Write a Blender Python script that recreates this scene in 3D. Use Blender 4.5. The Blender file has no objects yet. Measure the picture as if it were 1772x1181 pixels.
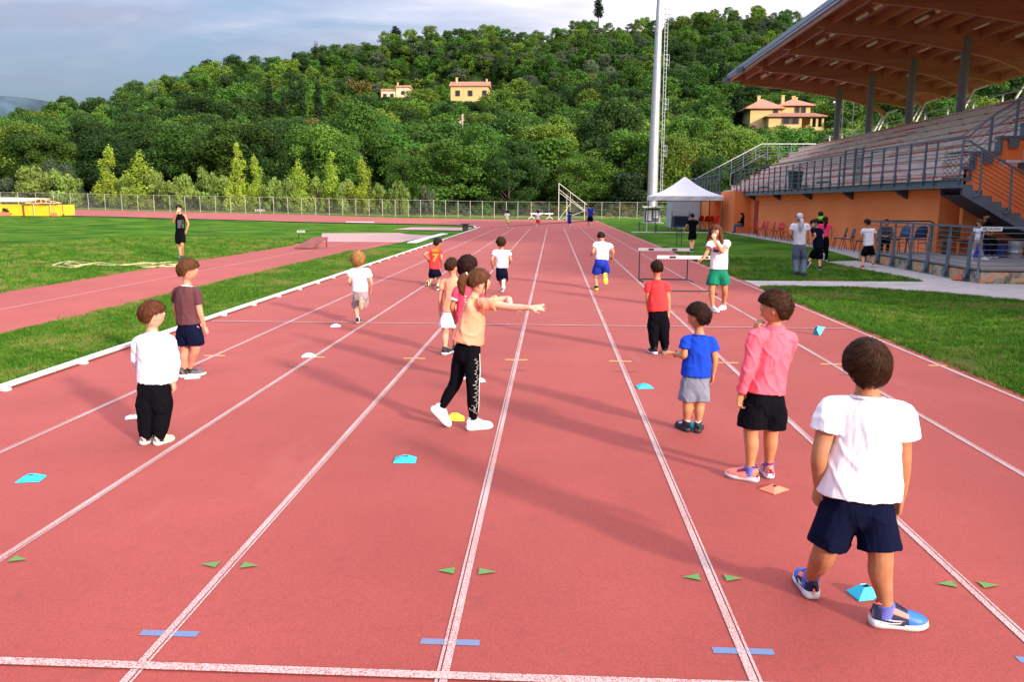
import bpy, bmesh, math, random
import numpy as np
from mathutils import Vector, Matrix, noise
R = math.radians
SC = bpy.context.scene
COL = SC.collection
# ---------------------------------------------------------------- camera
FPX, PITCH, YAW, ROLL, CAMH = 1400.0, 0.16960651, -0.04930122, 0.00436151, 1.83485503
_cy, _sy, _cp, _sp = math.cos(YAW), math.sin(YAW), math.cos(PITCH), math.sin(PITCH)
CF = Vector((_sy*_cp, _cy*_cp, -_sp)); _r = Vector((_cy, -_sy, 0)); _u = _r.cross(CF)
CR = math.cos(ROLL)*_r + math.sin(ROLL)*_u
CU = -math.sin(ROLL)*_r + math.cos(ROLL)*_u
cam_d = bpy.data.cameras.new('camera'); cam = bpy.data.objects.new('camera', cam_d); COL.objects.link(cam)
cam_d.sensor_width = 36; cam_d.lens = FPX/1772*36; cam_d.clip_start = 0.05; cam_d.clip_end = 6000
cam.matrix_world = Matrix(((CR.x, CU.x, -CF.x, 0), (CR.y, CU.y, -CF.y, 0), (CR.z, CU.z, -CF.z, CAMH), (0, 0, 0, 1)))
SC.camera = cam
# ---------------------------------------------------------------- world, sun, exposure
SUN_EL, SUN_AZ = R(19), R(137)          # azimuth clockwise from +Y (track direction)
w = bpy.data.worlds.new('World'); SC.world = w; w.use_nodes = True
nt = w.node_tree; nt.nodes.clear()
def _n(t, **k):
    n = nt.nodes.new(t)
    for a, b in k.items(): setattr(n, a, b)
    return n
_out = _n('ShaderNodeOutputWorld'); _bg = _n('ShaderNodeBackground'); _sky = _n('ShaderNodeTexSky')
_sky.sky_type = 'NISHITA'; _sky.sun_disc = False; _sky.sun_elevation = SUN_EL; _sky.sun_rotation = SUN_AZ
_sky.air_density = 1.2; _sky.dust_density = 1.5; _sky.ozone_density = 1.5
_tc = _n('ShaderNodeTexCoord'); _sep = _n('ShaderNodeSeparateXYZ'); nt.links.new(_tc.outputs['Generated'], _sep.inputs[0])
# clouds on a flat layer: direction divided by height
_mz = _n('ShaderNodeMath', operation='MAXIMUM'); _mz.inputs[1].default_value = 0.0; nt.links.new(_sep.outputs['Z'], _mz.inputs[0])
_az = _n('ShaderNodeMath', operation='ADD'); _az.inputs[1].default_value = 0.22; nt.links.new(_mz.outputs[0], _az.inputs[0])
_dx = _n('ShaderNodeMath', operation='DIVIDE'); nt.links.new(_sep.outputs['X'], _dx.inputs[0]); nt.links.new(_az.outputs[0], _dx.inputs[1])
_dy = _n('ShaderNodeMath', operation='DIVIDE'); nt.links.new(_sep.outputs['Y'], _dy.inputs[0]); nt.links.new(_az.outputs[0], _dy.inputs[1])
_cmb = _n('ShaderNodeCombineXYZ'); nt.links.new(_dx.outputs[0], _cmb.inputs[0]); nt.links.new(_dy.outputs[0], _cmb.inputs[1])
_mp = _n('ShaderNodeMapping'); _mp.inputs['Location'].default_value = (3.1, 1.35, 0.0); _mp.inputs['Rotation'].default_value = (0, 0, R(-25)); _mp.inputs['Scale'].default_value = (0.55, 1.05, 1)
nt.links.new(_cmb.outputs[0], _mp.inputs[0])
_nz = _n('ShaderNodeTexNoise'); _nz.inputs['Scale'].default_value = 1.15; _nz.inputs['Detail'].default_value = 9; _nz.inputs['Roughness'].default_value = 0.52; _nz.inputs['Distortion'].default_value = 0.35
nt.links.new(_mp.outputs[0], _nz.inputs['Vector'])
_rp = _n('ShaderNodeValToRGB'); _rp.color_ramp.elements[0].position = 0.405; _rp.color_ramp.elements[1].position = 0.60
_xa = _n('ShaderNodeMath', operation='MULTIPLY_ADD'); _xa.inputs[1].default_value = 0.13; nt.links.new(_sep.outputs['X'], _xa.inputs[0]); nt.links.new(_nz.outputs['Fac'], _xa.inputs[2])
nt.links.new(_xa.outputs[0], _rp.inputs[0])
_nz2 = _n('ShaderNodeTexNoise'); _nz2.inputs['Scale'].default_value = 2.4; _nz2.inputs['Detail'].default_value = 7; nt.links.new(_mp.outputs[0], _nz2.inputs['Vector'])
_cr = _n('ShaderNodeValToRGB'); _cr.color_ramp.elements[0].position = 0.32; _cr.color_ramp.elements[0].color = (2.9, 2.95, 3.9, 1)
_cr.color_ramp.elements[1].position = 0.66; _cr.color_ramp.elements[1].color = (9.2, 8.5, 8.9, 1)
_xb = _n('ShaderNodeMath', operation='MULTIPLY_ADD'); _xb.inputs[1].default_value = 0.30; nt.links.new(_sep.outputs['X'], _xb.inputs[0]); nt.links.new(_nz2.outputs['Fac'], _xb.inputs[2])
nt.links.new(_xb.outputs[0], _cr.inputs[0])
_blue = _n('ShaderNodeMix', data_type='RGBA'); _blue.inputs['Factor'].default_value = 0.72; _blue.inputs['B'].default_value = (1.7, 2.3, 3.7, 1)
nt.links.new(_sky.outputs[0], _blue.inputs['A'])
_mx = _n('ShaderNodeMix', data_type='RGBA'); nt.links.new(_rp.outputs[0], _mx.inputs['Factor']); nt.links.new(_blue.outputs['Result'], _mx.inputs['A']); nt.links.new(_cr.outputs[0], _mx.inputs['B'])
_gz = _n('ShaderNodeMath', operation='MULTIPLY_ADD'); _gz.inputs[1].default_value = 3.9; _gz.inputs[2].default_value = 0.50; nt.links.new(_mz.outputs[0], _gz.inputs[0])   # an overcast sky brightens evenly towards the zenith
_gm = _n('ShaderNodeVectorMath', operation='SCALE'); nt.links.new(_mx.outputs['Result'], _gm.inputs[0]); nt.links.new(_gz.outputs[0], _gm.inputs['Scale'])
nt.links.new(_gm.outputs[0], _bg.inputs[0]); _bg.inputs[1].default_value = 0.09
nt.links.new(_bg.outputs[0], _out.inputs[0])
sl = bpy.data.lights.new('sun', 'SUN'); sl.energy = 4.1; sl.angle = R(3.6); sl.color = (1.0, 0.87, 0.74)
so = bpy.data.objects.new('sun', sl); COL.objects.link(so)
_sd = Vector((math.sin(SUN_AZ)*math.cos(SUN_EL), math.cos(SUN_AZ)*math.cos(SUN_EL), math.sin(SUN_EL)))
so.rotation_euler = _sd.to_track_quat('Z', 'Y').to_euler(); so.location = (20, -20, 30)
SC.view_settings.view_transform = 'Standard'; SC.view_settings.look = 'None'
SC.view_settings.exposure = 0.62; SC.view_settings.gamma = 1.0; SC.view_settings.use_curve_mapping = False
SC.cycles.max_bounces = 6; SC.cycles.diffuse_bounces = 4; SC.cycles.transparent_max_bounces = 8
SC.cycles.use_denoising = True
# ---------------------------------------------------------------- measuring helpers
def sstep(a, b, x):
    t = max(0.0, min(1.0, (x-a)/(b-a))); return t*t*(3-2*t)
def gz(x, y):
    "height of the sports ground: level, rising gently to the far left"
    return 0.0147*max(0.0, -x-6)*sstep(45, 92, y)
def ray(px, py): return CF + CR*((px-886)/FPX) - CU*((py-590.5)/FPX)
def G(px, py, z=0.0):
    d = ray(px, py); zz = z
    for _ in range(12):
        t = (CAMH-zz)/max(1e-5, -d.z); p = d*t
        if p.y > 400: p *= 400/p.y
        zz = 0.5*zz+0.5*(z+gz(p.x, p.y))
    return Vector((p.x, p.y, zz))
def AY(px, py, Y):
    d = ray(px, py); p = d*(Y/d.y); return Vector((p.x, p.y, p.z+CAMH))
def AX(px, py, X):
    d = ray(px, py); p = d*(X/d.x); return Vector((p.x, p.y, p.z+CAMH))
# ---------------------------------------------------------------- object helpers
def props(o, label=None, cat=None, group=None, kind=None):
    if label: o['label'] = label
    if cat: o['category'] = cat
    if group: o['group'] = group
    if kind: o['kind'] = kind
    return o
def empty(name, label, cat, loc=(0, 0, 0), group=None, rz=0):
    o = bpy.data.objects.new(name, None); COL.objects.link(o); o.location = loc; o.rotation_euler = (0, 0, rz)
    o.empty_display_size = 0.2
    return props(o, label, cat, group)
def link(name, me, mat=None, parent=None, **k):
    """links a mesh given in the parent's own coordinates"""
    o = bpy.data.objects.new(name, me); COL.objects.link(o)
    if mat is not None and len(me.materials) == 0: me.materials.append(mat)
    if parent is not None: o.parent = parent
    return props(o, **k)
class MB:
    "collects boxes, bars, tubes and faces into one mesh"
    def __init__(s): s.v = []; s.f = []; s.sm = []; s.mi = []; s.m = 0
    def face(s, pts, smooth=False):
        i = len(s.v); s.v += [tuple(p) for p in pts]; s.f.append(tuple(range(i, i+len(pts)))); s.sm.append(smooth); s.mi.append(s.m)
    def add(s, vs, fs, smooth=False):
        i = len(s.v); s.v += [tuple(p) for p in vs]
        for f in fs: s.f.append(tuple(i+k for k in f)); s.sm.append(smooth); s.mi.append(s.m)
    def box(s, x0, x1, y0, y1, z0, z1):
        s.add([(x0, y0, z0), (x1, y0, z0), (x1, y1, z0), (x0, y1, z0), (x0, y0, z1), (x1, y0, z1), (x1, y1, z1), (x0, y1, z1)],
              [(0, 3, 2, 1), (4, 5, 6, 7), (0, 1, 5, 4), (1, 2, 6, 5), (2, 3, 7, 6), (3, 0, 4, 7)])
    def bar(s, a, b, w, h=None, up=(0, 0, 1)):
        "rectangular bar from a to b, width w, height h"
        a, b = Vector(a), Vector(b); h = h or w; d = (b-a).normalized(); u = Vector(up)
        if abs(d.dot(u)) > 0.99: u = Vector((1, 0, 0))
        r = d.cross(u).normalized()*(w/2); q = r.cross(d).normalized()*(h/2)
        s.add([a-r-q, a+r-q, a+r+q, a-r+q, b-r-q, b+r-q, b+r+q, b-r+q],
              [(0, 3, 2, 1), (4, 5, 6, 7), (0, 1, 5, 4), (1, 2, 6, 5), (2, 3, 7, 6), (3, 0, 4, 7)])
    def tube(s, pts, r, n=8, caps=True):
        pts = [Vector(p) for p in pts]; rr = r if isinstance(r, (list, tuple)) else [r]*len(pts)
        rings = []; prev = None
        for i, p in enumerate(pts):
            d = (pts[min(i+1, len(pts)-1)]-pts[max(i-1, 0)]).normalized()
            if prev is None:
                u = Vector((0, 0, 1)) if abs(d.z) < 0.9 else Vector((1, 0, 0)); u = (u-d*u.dot(d)).normalized()
            else: u = (prev-d*prev.dot(d)).normalized()
            prev = u; v = d.cross(u)
            rings.append([p+(u*math.cos(2*math.pi*k/n)+v*math.sin(2*math.pi*k/n))*rr[i] for k in range(n)])
        vs = [q for rg in rings for q in rg]; fs = []
        for i in range(len(rings)-1):
            for k in range(n): fs.append((i*n+k, i*n+(k+1) % n, (i+1)*n+(k+1) % n, (i+1)*n+k))
        s.add(vs, fs, True)
        if caps:
            s.face(list(reversed(rings[0]))); s.face(rings[-1])
    def prism(s, poly, z0, z1):
        n = len(poly); lo = [(p[0], p[1], z0) for p in poly]; hi = [(p[0], p[1], z1) for p in poly]
        s.face(list(reversed(lo))); s.face(hi)
        for i in range(n): s.face([lo[i], lo[(i+1) % n], hi[(i+1) % n], hi[i]])
    def mesh(s, name='mesh'):
        me = bpy.data.meshes.new(name); me.from_pydata(s.v, [], s.f)
        me.polygons.foreach_set('use_smooth', s.sm); me.polygons.foreach_set('material_index', s.mi); me.update(); return me
    def build(s, name, mat, parent=None, **k):
        me = s.mesh(name)
        for m in (mat if isinstance(mat, (list, tuple)) else [mat]): me.materials.append(m)
        return link(name, me, None, parent, **k)
def at(parent, P):
    "world point into an unrotated parent's coordinates"
    return Vector(P)-Vector(parent.location)
def dup(o, parent=None, loc=None, rz=None, sc=None):
    c = o.copy(); COL.objects.link(c)
    if parent is not None: c.parent = parent
    if loc is not None: c.location = loc
    if rz is not None: c.rotation_euler = (0, 0, rz)
    if sc is not None: c.scale = sc if hasattr(sc, '__len__') else (sc,)*3
    for ch in list(o.children): dup(ch, c)
    return c
# ---------------------------------------------------------------- materials
MATS = {}
def mat(name, col, rough=0.7, metal=0.0, var=0.0, vscale=5.0, bump=0.0, bscale=40.0, spec=0.4, col2=None, detail=4, trans=0.0, sheen=0.0, rand=0.0, emit=None):
    if name in MATS: return MATS[name]
    m = bpy.data.materials.new(name); m.use_nodes = True; t = m.node_tree; b = t.nodes['Principled BSDF']
    b.inputs['Roughness'].default_value = rough; b.inputs['Metallic'].default_value = metal
    b.inputs['Specular IOR Level'].default_value = spec; b.inputs['Base Color'].default_value = (*col, 1)
    if sheen: b.inputs['Sheen Weight'].default_value = sheen
    if var or bump or col2 or rand:
        tc = t.nodes.new('ShaderNodeTexCoord')
    if var or col2:
        nz = t.nodes.new('ShaderNodeTexNoise'); nz.inputs['Scale'].default_value = vscale; nz.inputs['Detail'].default_value = detail
        t.links.new(tc.outputs['Object'], nz.inputs['Vector'])
        rp = t.nodes.new('ShaderNodeValToRGB'); rp.color_ramp.elements[0].position = 0.3; rp.color_ramp.elements[1].position = 0.7
        c2 = col2 or tuple(min(1, c*(1+var)) for c in col); c1 = col if col2 else tuple(c*(1-var) for c in col)
        rp.color_ramp.elements[0].color = (*c1, 1); rp.color_ramp.elements[1].color = (*c2, 1)
        t.links.new(nz.outputs['Fac'], rp.inputs[0]); last = rp.outputs[0]
        if rand:
            oi = t.nodes.new('ShaderNodeObjectInfo'); hs = t.nodes.new('ShaderNodeHueSaturation')
            mr = t.nodes.new('ShaderNodeMapRange'); mr.inputs['To Min'].default_value = 1-rand; mr.inputs['To Max'].default_value = 1+rand
            t.links.new(oi.outputs['Random'], mr.inputs['Value']); t.links.new(mr.outputs[0], hs.inputs['Value']); t.links.new(last, hs.inputs['Color']); last = hs.outputs[0]
        t.links.new(last, b.inputs['Base Color'])
    if bump:
        nb = t.nodes.new('ShaderNodeTexNoise'); nb.inputs['Scale'].default_value = bscale; nb.inputs['Detail'].default_value = 3
        t.links.new(tc.outputs['Object'], nb.inputs['Vector'])
        bp = t.nodes.new('ShaderNodeBump'); bp.inputs['Strength'].default_value = bump; bp.inputs['Distance'].default_value = 0.02
        t.links.new(nb.outputs['Fac'], bp.inputs['Height']); t.links.new(bp.outputs[0], b.inputs['Normal'])
    MATS[name] = m; return m
# ================================================================ ground, lawn, track
def track_mat():
    m = bpy.data.materials.new('tartan'); m.use_nodes = True; t = m.node_tree; b = t.nodes['Principled BSDF']
    b.inputs['Roughness'].default_value = 0.78; b.inputs['Specular IOR Level'].default_value = 0.3; b.inputs['Sheen Weight'].default_value = 0.04; b.inputs['Sheen Roughness'].default_value = 0.6; b.inputs['Sheen Tint'].default_value = (1, 0.72, 0.70, 1)
    tc = t.nodes.new('ShaderNodeTexCoord')
    def nz(s, d=5, sc=None):
        n = t.nodes.new('ShaderNodeTexNoise'); n.inputs['Scale'].default_value = s; n.inputs['Detail'].default_value = d
        if sc:
            mp = t.nodes.new('ShaderNodeMapping'); mp.inputs['Scale'].default_value = sc; t.links.new(tc.outputs['Object'], mp.inputs[0]); t.links.new(mp.outputs[0], n.inputs['Vector'])
        else: t.links.new(tc.outputs['Object'], n.inputs['Vector'])
        return n.outputs['Fac']
    def ramp(src, a, b_, c1, c2):
        r = t.nodes.new('ShaderNodeValToRGB'); r.color_ramp.elements[0].position = a; r.color_ramp.elements[1].position = b_
        r.color_ramp.elements[0].color = (*c1, 1); r.color_ramp.elements[1].color = (*c2, 1); t.links.new(src, r.inputs[0]); return r.outputs[0]
    def mix(a, b_, f, mode='MIX'):
        x = t.nodes.new('ShaderNodeMix'); x.data_type = 'RGBA'; x.blend_type = mode
        if isinstance(f, float): x.inputs['Factor'].default_value = f
        else: t.links.new(f, x.inputs['Factor'])
        t.links.new(a, x.inputs['A'])
        if isinstance(b_, tuple): x.inputs['B'].default_value = (*b_, 1)
        else: t.links.new(b_, x.inputs['B'])
        return x.outputs['Result']
    base = ramp(nz(0.8, 6), 0.3, 0.72, (0.285, 0.043, 0.031), (0.34, 0.058, 0.043))
    big = ramp(nz(0.12, 3, (1, 0.35, 1)), 0.35, 0.7, (0.86, 0.86, 0.88), (1.08, 1.14, 1.16))
    base = mix(base, big, 1.0, 'MULTIPLY')
    gr = ramp(nz(110, 3), 0.30, 0.72, (0.83, 0.80, 0.80), (1.15, 1.19, 1.19)); base = mix(base, gr, 1.0, 'MULTIPLY')
    gr2 = ramp(nz(520, 1), 0.34, 0.7, (0.87, 0.87, 0.87), (1.13, 1.13, 1.13)); base = mix(base, gr2, 1.0, 'MULTIPLY')
    scuff = ramp(nz(7, 9), 0.60, 0.72, (0, 0, 0), (0.26, 0.26, 0.26)); base = mix(base, (0.14, 0.03, 0.035), scuff)
    # worn granules: tiny dark pits in clusters
    pit = ramp(nz(60, 2), 0.70, 0.74, (0, 0, 0), (1, 1, 1)); clus = ramp(nz(2.2, 5), 0.46, 0.66, (0, 0, 0), (0.75, 0.75, 0.75))
    pm = mix(pit, clus, 1.0, 'MULTIPLY'); base = mix(base, (0.10, 0.02, 0.025), pm)
    pale = ramp(nz(1.3, 6, (1, 0.25, 1)), 0.62, 0.8, (0, 0, 0), (0.30, 0.30, 0.30)); base = mix(base, (0.50, 0.17, 0.13), pale)
    t.links.new(base, b.inputs['Base Color'])
    bp = t.nodes.new('ShaderNodeBump'); bp.inputs['Strength'].default_value = 0.5; bp.inputs['Distance'].default_value = 0.004
    t.links.new(nz(240, 3), bp.inputs['Height']); t.links.new(bp.outputs[0], b.inputs['Normal'])
    return m
def line_mat(name, col, worn=0.42):
    m = bpy.data.materials.new(name); m.use_nodes = True; t = m.node_tree; b = t.nodes['Principled BSDF']; b.inputs['Roughness'].default_value = 0.8
    tc = t.nodes.new('ShaderNodeTexCoord'); n = t.nodes.new('ShaderNodeTexNoise'); n.inputs['Scale'].default_value = 140; n.inputs['Detail'].default_value = 4
    t.links.new(tc.outputs['Object'], n.inputs['Vector'])
    r = t.nodes.new('ShaderNodeValToRGB'); r.color_ramp.elements[0].position = worn-0.10; r.color_ramp.elements[1].position = worn+0.06
    r.color_ramp.elements[0].color = (0.31, 0.075, 0.06, 1); r.color_ramp.elements[1].color = (*col, 1)
    n2 = t.nodes.new('ShaderNodeTexNoise'); n2.inputs['Scale'].default_value = 1.4; n2.inputs['Detail'].default_value = 6; t.links.new(tc.outputs['Object'], n2.inputs['Vector'])
    md = t.nodes.new('ShaderNodeMath'); md.operation = 'MULTIPLY_ADD'; md.inputs[1].default_value = 0.30; t.links.new(n2.outputs['Fac'], md.inputs[0]); t.links.new(n.outputs['Fac'], md.inputs[2])
    sb = t.nodes.new('ShaderNodeMath'); sb.operation = 'SUBTRACT'; sb.inputs[1].default_value = 0.15; t.links.new(md.outputs[0], sb.inputs[0])
    t.links.new(sb.outputs[0], r.inputs[0]); t.links.new(r.outputs[0], b.inputs['Base Color']); return m
def grass_mat(name, c1, c2, dry, dryamt=0.62):
    m = bpy.data.materials.new(name); m.use_nodes = True; t = m.node_tree; b = t.nodes['Principled BSDF']; b.inputs['Roughness'].default_value = 0.9; b.inputs['Specular IOR Level'].default_value = 0.04
    tc = t.nodes.new('ShaderNodeTexCoord')
    def nz(s, d=5, sc=None):
        n = t.nodes.new('ShaderNodeTexNoise'); n.inputs['Scale'].default_value = s; n.inputs['Detail'].default_value = d
        if sc:
            mp = t.nodes.new('ShaderNodeMapping'); mp.inputs['Scale'].default_value = sc; t.links.new(tc.outputs['Object'], mp.inputs[0]); t.links.new(mp.outputs[0], n.inputs['Vector'])
        else: t.links.new(tc.outputs['Object'], n.inputs['Vector'])
        return n.outputs['Fac']
    def ramp(src, a, b_, x, y):
        r = t.nodes.new('ShaderNodeValToRGB'); r.color_ramp.elements[0].position = a; r.color_ramp.elements[1].position = b_
        r.color_ramp.elements[0].color = (*x, 1); r.color_ramp.elements[1].color = (*y, 1); t.links.new(src, r.inputs[0]); return r.outputs[0]
    def mix(a, b_, f, mode='MIX'):
        x = t.nodes.new('ShaderNodeMix'); x.data_type = 'RGBA'; x.blend_type = mode
        if isinstance(f, float): x.inputs['Factor'].default_value = f
        else: t.links.new(f, x.inputs['Factor'])
        t.links.new(a, x.inputs['A'])
        if isinstance(b_, tuple): x.inputs['B'].default_value = (*b_, 1)
        else: t.links.new(b_, x.inputs['B'])
        return x.outputs['Result']
    c = ramp(nz(0.35, 7), 0.35, 0.65, c1, c2)
    c = mix(c, dry, ramp(nz(0.55, 8, (1, 1.6, 1)), dryamt, dryamt+0.14, (0, 0, 0), (0.7, 0.7, 0.7)))
    c = mix(c, ramp(nz(28, 5), 0.3, 0.7, (0.70, 0.70, 0.70), (1.30, 1.28, 1.2)), 1.0, 'MULTIPLY')
    c = mix(c, ramp(nz(4, 4), 0.3, 0.7, (0.8, 0.8, 0.8), (1.2, 1.2, 1.15)), 1.0, 'MULTIPLY')
    t.links.new(c, b.inputs['Base Color'])
    bp = t.nodes.new('ShaderNodeBump'); bp.inputs['Strength'].default_value = 0.9; bp.inputs['Distance'].default_value = 0.03
    t.links.new(nz(45, 4), bp.inputs['Height']); t.links.new(bp.outputs[0], b.inputs['Normal']); return m
M_TRACK = track_mat()
M_WHITE = line_mat('line_white', (0.47, 0.36, 0.33), 0.48)
M_BLUEP = line_mat('line_blue', (0.09, 0.19, 0.34), 0.43)
M_YELP = line_mat('line_yellow', (0.80, 0.42, 0.10), 0.40)
M_GREENP = line_mat('line_green', (0.06, 0.24, 0.05), 0.40)
M_DARKP = line_mat('line_dark', (0.13, 0.05, 0.06), 0.38)
M_LAWN = grass_mat('lawn', (0.022, 0.080, 0.006), (0.070, 0.170, 0.010), (0.21, 0.20, 0.045), 0.56)
M_FIELD = grass_mat('field', (0.05, 0.10, 0.015), (0.13, 0.17, 0.03), (0.26, 0.17, 0.09), 0.48)
M_CONC = mat('concrete', (0.36, 0.32, 0.30), 0.9, var=0.14, vscale=1.6, bump=0.3, bscale=60, detail=7)
M_GRIT = mat('grit', (0.40, 0.24, 0.22), 0.9, var=0.12, vscale=1.0, bump=0.3, bscale=60, detail=7)

def resample(pl, n):
    L = [0]
    for a, b in zip(pl[:-1], pl[1:]): L.append(L[-1]+(Vector(b)-Vector(a)).length)
    out = []
    for i in range(n):
        s = L[-1]*i/(n-1); k = 0
        while k < len(L)-2 and L[k+1] < s: k += 1
        f = (s-L[k])/max(1e-9, L[k+1]-L[k]); out.append(Vector(pl[k]).lerp(Vector(pl[k+1]), f))
    return out
def drape(poly, off, step=2.5, name='patch', mat_=None, kind='structure', thick=0.0, **k):
    "flat outline laid on the ground as a sheet that follows its height"
    bm = bmesh.new(); vs = [bm.verts.new((p[0], p[1], 0)) for p in poly]; bm.faces.new(vs)
    xs = [p[0] for p in poly]; ys = [p[1] for p in poly]
    if max(ys) > 42 and min(xs) < -8:
        for ax, lo, hi in ((0, min(xs), max(xs)), (1, min(ys), max(ys))):
            c = math.ceil(lo/step)*step
            while c < hi:
                no = (1, 0, 0) if ax == 0 else (0, 1, 0); co = (c, 0, 0) if ax == 0 else (0, c, 0)
                bmesh.ops.bisect_plane(bm, geom=bm.verts[:]+bm.edges[:]+bm.faces[:], plane_co=co, plane_no=no); c += step
    for v in bm.verts: v.co.z = gz(v.co.x, v.co.y)+off
    bmesh.ops.recalc_face_normals(bm, faces=bm.faces[:])
    for f in bm.faces:
        if f.normal.z < 0: f.normal_flip()
    me = bpy.data.meshes.new(name); bm.to_mesh(me); bm.free()
    return link(name, me, mat_, None, kind=kind, **k)
# base ground: flat sports ground, then the valley side behind the far fence (see c_hill)
LX = [-5.33, -4.04, -2.83, -1.62, -0.41, 0.81, 2.04, 3.25, 4.47]
OUT_PX = [(1035, 382.5), (960, 381), (860, 380.2), (700, 378), (600, 375), (540, 372.5), (400, 369.5), (250, 366), (120, 363.5), (0, 361.5), (-160, 359)]
IN_PX = [(832, 394.5), (820, 391.5), (780, 389.5), (709, 388), (620, 386.5), (540, 385), (400, 381), (300, 378.5), (200, 375.3), (100, 373.7), (0, 372.3), (-160, 370)]
inner = [Vector((-5.33, 57.0, 0))]+[G(*p) for p in IN_PX[1:]]
outer = [Vector((4.66, 88.0, 0))]+[G(*p) for p in OUT_PX]
for L_ in (inner, outer):
    for p in L_: p.z = 0
# straight
mb = MB()
mb.face([(-5.45, -25, 0.004), (4.62, -25, 0.004), (4.62, 57, 0.004), (-5.45, 57, 0.004)])
ri, ro = resample(inner, 60), resample(outer, 60)
ri[0] = Vector((-5.45, 57, 0))
NB = 8
rows = []
for i in range(60):
    rows.append([ri[i].lerp(ro[i], k/NB) for k in range(NB+1)])
# the fan between the straight's end and the bend
for i in range(59):
    for k in range(NB):
        q = [rows[i][k], rows[i][k+1], rows[i+1][k+1], rows[i+1][k]]
        mb.face([(p.x, p.y, gz(p.x, p.y)+0.03*sstep(57, 64, p.y)+0.004) for p in q])
tp = [(p.x, p.y, 0.004) for p in (Vector((-5.45, 57, 0)), Vector((4.62, 57, 0)), ro[0])]
mb.face(tp)
tr = mb.build('running_track', M_TRACK, kind='structure')
bm = bmesh.new(); bm.from_mesh(tr.data)
for f in bm.faces:
    if f.normal.z < 0: f.normal_flip()
bm.to_mesh(tr.data); bm.free()
# painted lines
def strip(pts, w_, off, mbx):
    for a, b in zip(pts[:-1], pts[1:]):
        a, b = Vector(a), Vector(b); d = (b-a); d.z = 0
        if d.length < 1e-6: continue
        d.normalize(); n = Vector((-d.y, d.x, 0))*w_/2
        q = [a-n, b-n, b+n, a+n]; mbx.face([(p.x, p.y, gz(p.x, p.y)+off+0.03*sstep(57, 64, p.y)) for p in reversed(q)])
ZL = 0.008
for k in range(1, 9):
    m_ = MB(); x = LX[k]; y1 = 60 if k < 8 else 88
    # each lane line is two paint passes with a hairline of bare track between them
    if k < 8:
        side = -1 if k in (1, 4) else 1
        m_.face([(x-0.025, -25, ZL), (x+side*0.010-0.0025, -25, ZL), (x+side*0.010-0.0025, y1, ZL), (x-0.025, y1, ZL)])
        m_.face([(x+side*0.010+0.0035, -25, ZL), (x+0.025, -25, ZL), (x+0.025, y1, ZL), (x+side*0.010+0.0035, y1, ZL)])
    else:
        m_.face([(x-0.025, -25, ZL), (x+0.025, -25, ZL), (x+0.025, y1, ZL), (x-0.025, y1, ZL)])
    m_.build('lane_line', M_WHITE, kind='structure')
for y, x0, x1 in ((2.88, -5.2, 4.44), (12.12, -5.25, 4.44)):
    m_ = MB(); m_.face([(x0, y-0.025, 0.012), (x1, y-0.025, 0.012), (x1, y+0.025, 0.012), (x0, y+0.025, 0.012)]); m_.build('cross_line', M_WHITE, kind='structure')
def marks(name, y, w_, d_, m, ks, tri=False, off=0.0115):
    for k in ks:
        mm = MB(); x = LX[k]
        if not tri: mm.face([(x-w_/2, y-d_/2, off), (x+w_/2, y-d_/2, off), (x+w_/2, y+d_/2, off), (x-w_/2, y+d_/2, off)])
        else:
            for s in (-1, 1):
                p = [(x+s*0.150, y-0.002, off), (x+s*0.062, y-0.036, off), (x+s*0.062, y+0.036, off)]
                mm.face(p if s < 0 else list(reversed(p)))
        mm.build(name, m, kind='structure')
marks('blue_mark', 3.13, 0.25, 0.045, M_BLUEP, range(1, 8), off=0.0065)
marks('green_arrow', 3.79, 0, 0, M_GREENP, range(1, 8), tri=True)
marks('yellow_mark', 9.36, 0.26, 0.045, M_YELP, range(1, 9), off=0.0065)
marks('dark_mark', 8.77, 0.25, 0.04, M_DARKP, range(1, 9), off=0.0065)
marks('cross_tick', 13.9, 0.16, 0.035, M_WHITE, (3, 4, 5, 6), off=0.0065)
# start dashes far down the straight
for k in range(0, 8):
    m_ = MB(); xm = (LX[k]+LX[k+1])/2; m_.face([(xm-0.35, 59.2, 0.012), (xm+0.35, 59.2, 0.012), (xm+0.35, 59.45, 0.012), (xm-0.35, 59.45, 0.012)]); m_.build('start_dash', M_WHITE, kind='structure')
# bend lines
for k in (1, 2, 3, 4, 6):
    m_ = MB(); pts = [ri[i].lerp(ro[i], k/8.6) for i in range(6, 60)]; strip(pts, 0.10 if k != 3 else 0.16, 0.012, m_); m_.build('bend_line', M_WHITE, kind='structure')
m_ = MB(); strip([ri[i] for i in range(2, 60)], 0.16, 0.012, m_); m_.build('bend_kerb_line', mat('kerb_paint', (0.5, 0.42, 0.38), 0.7), kind='structure')
# lawn inside and outside of the track, concrete paths
M_DIRT = mat('dirt', (0.26, 0.17, 0.10), 0.95, var=0.3, vscale=3, bump=0.4, bscale=30, detail=7)
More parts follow.
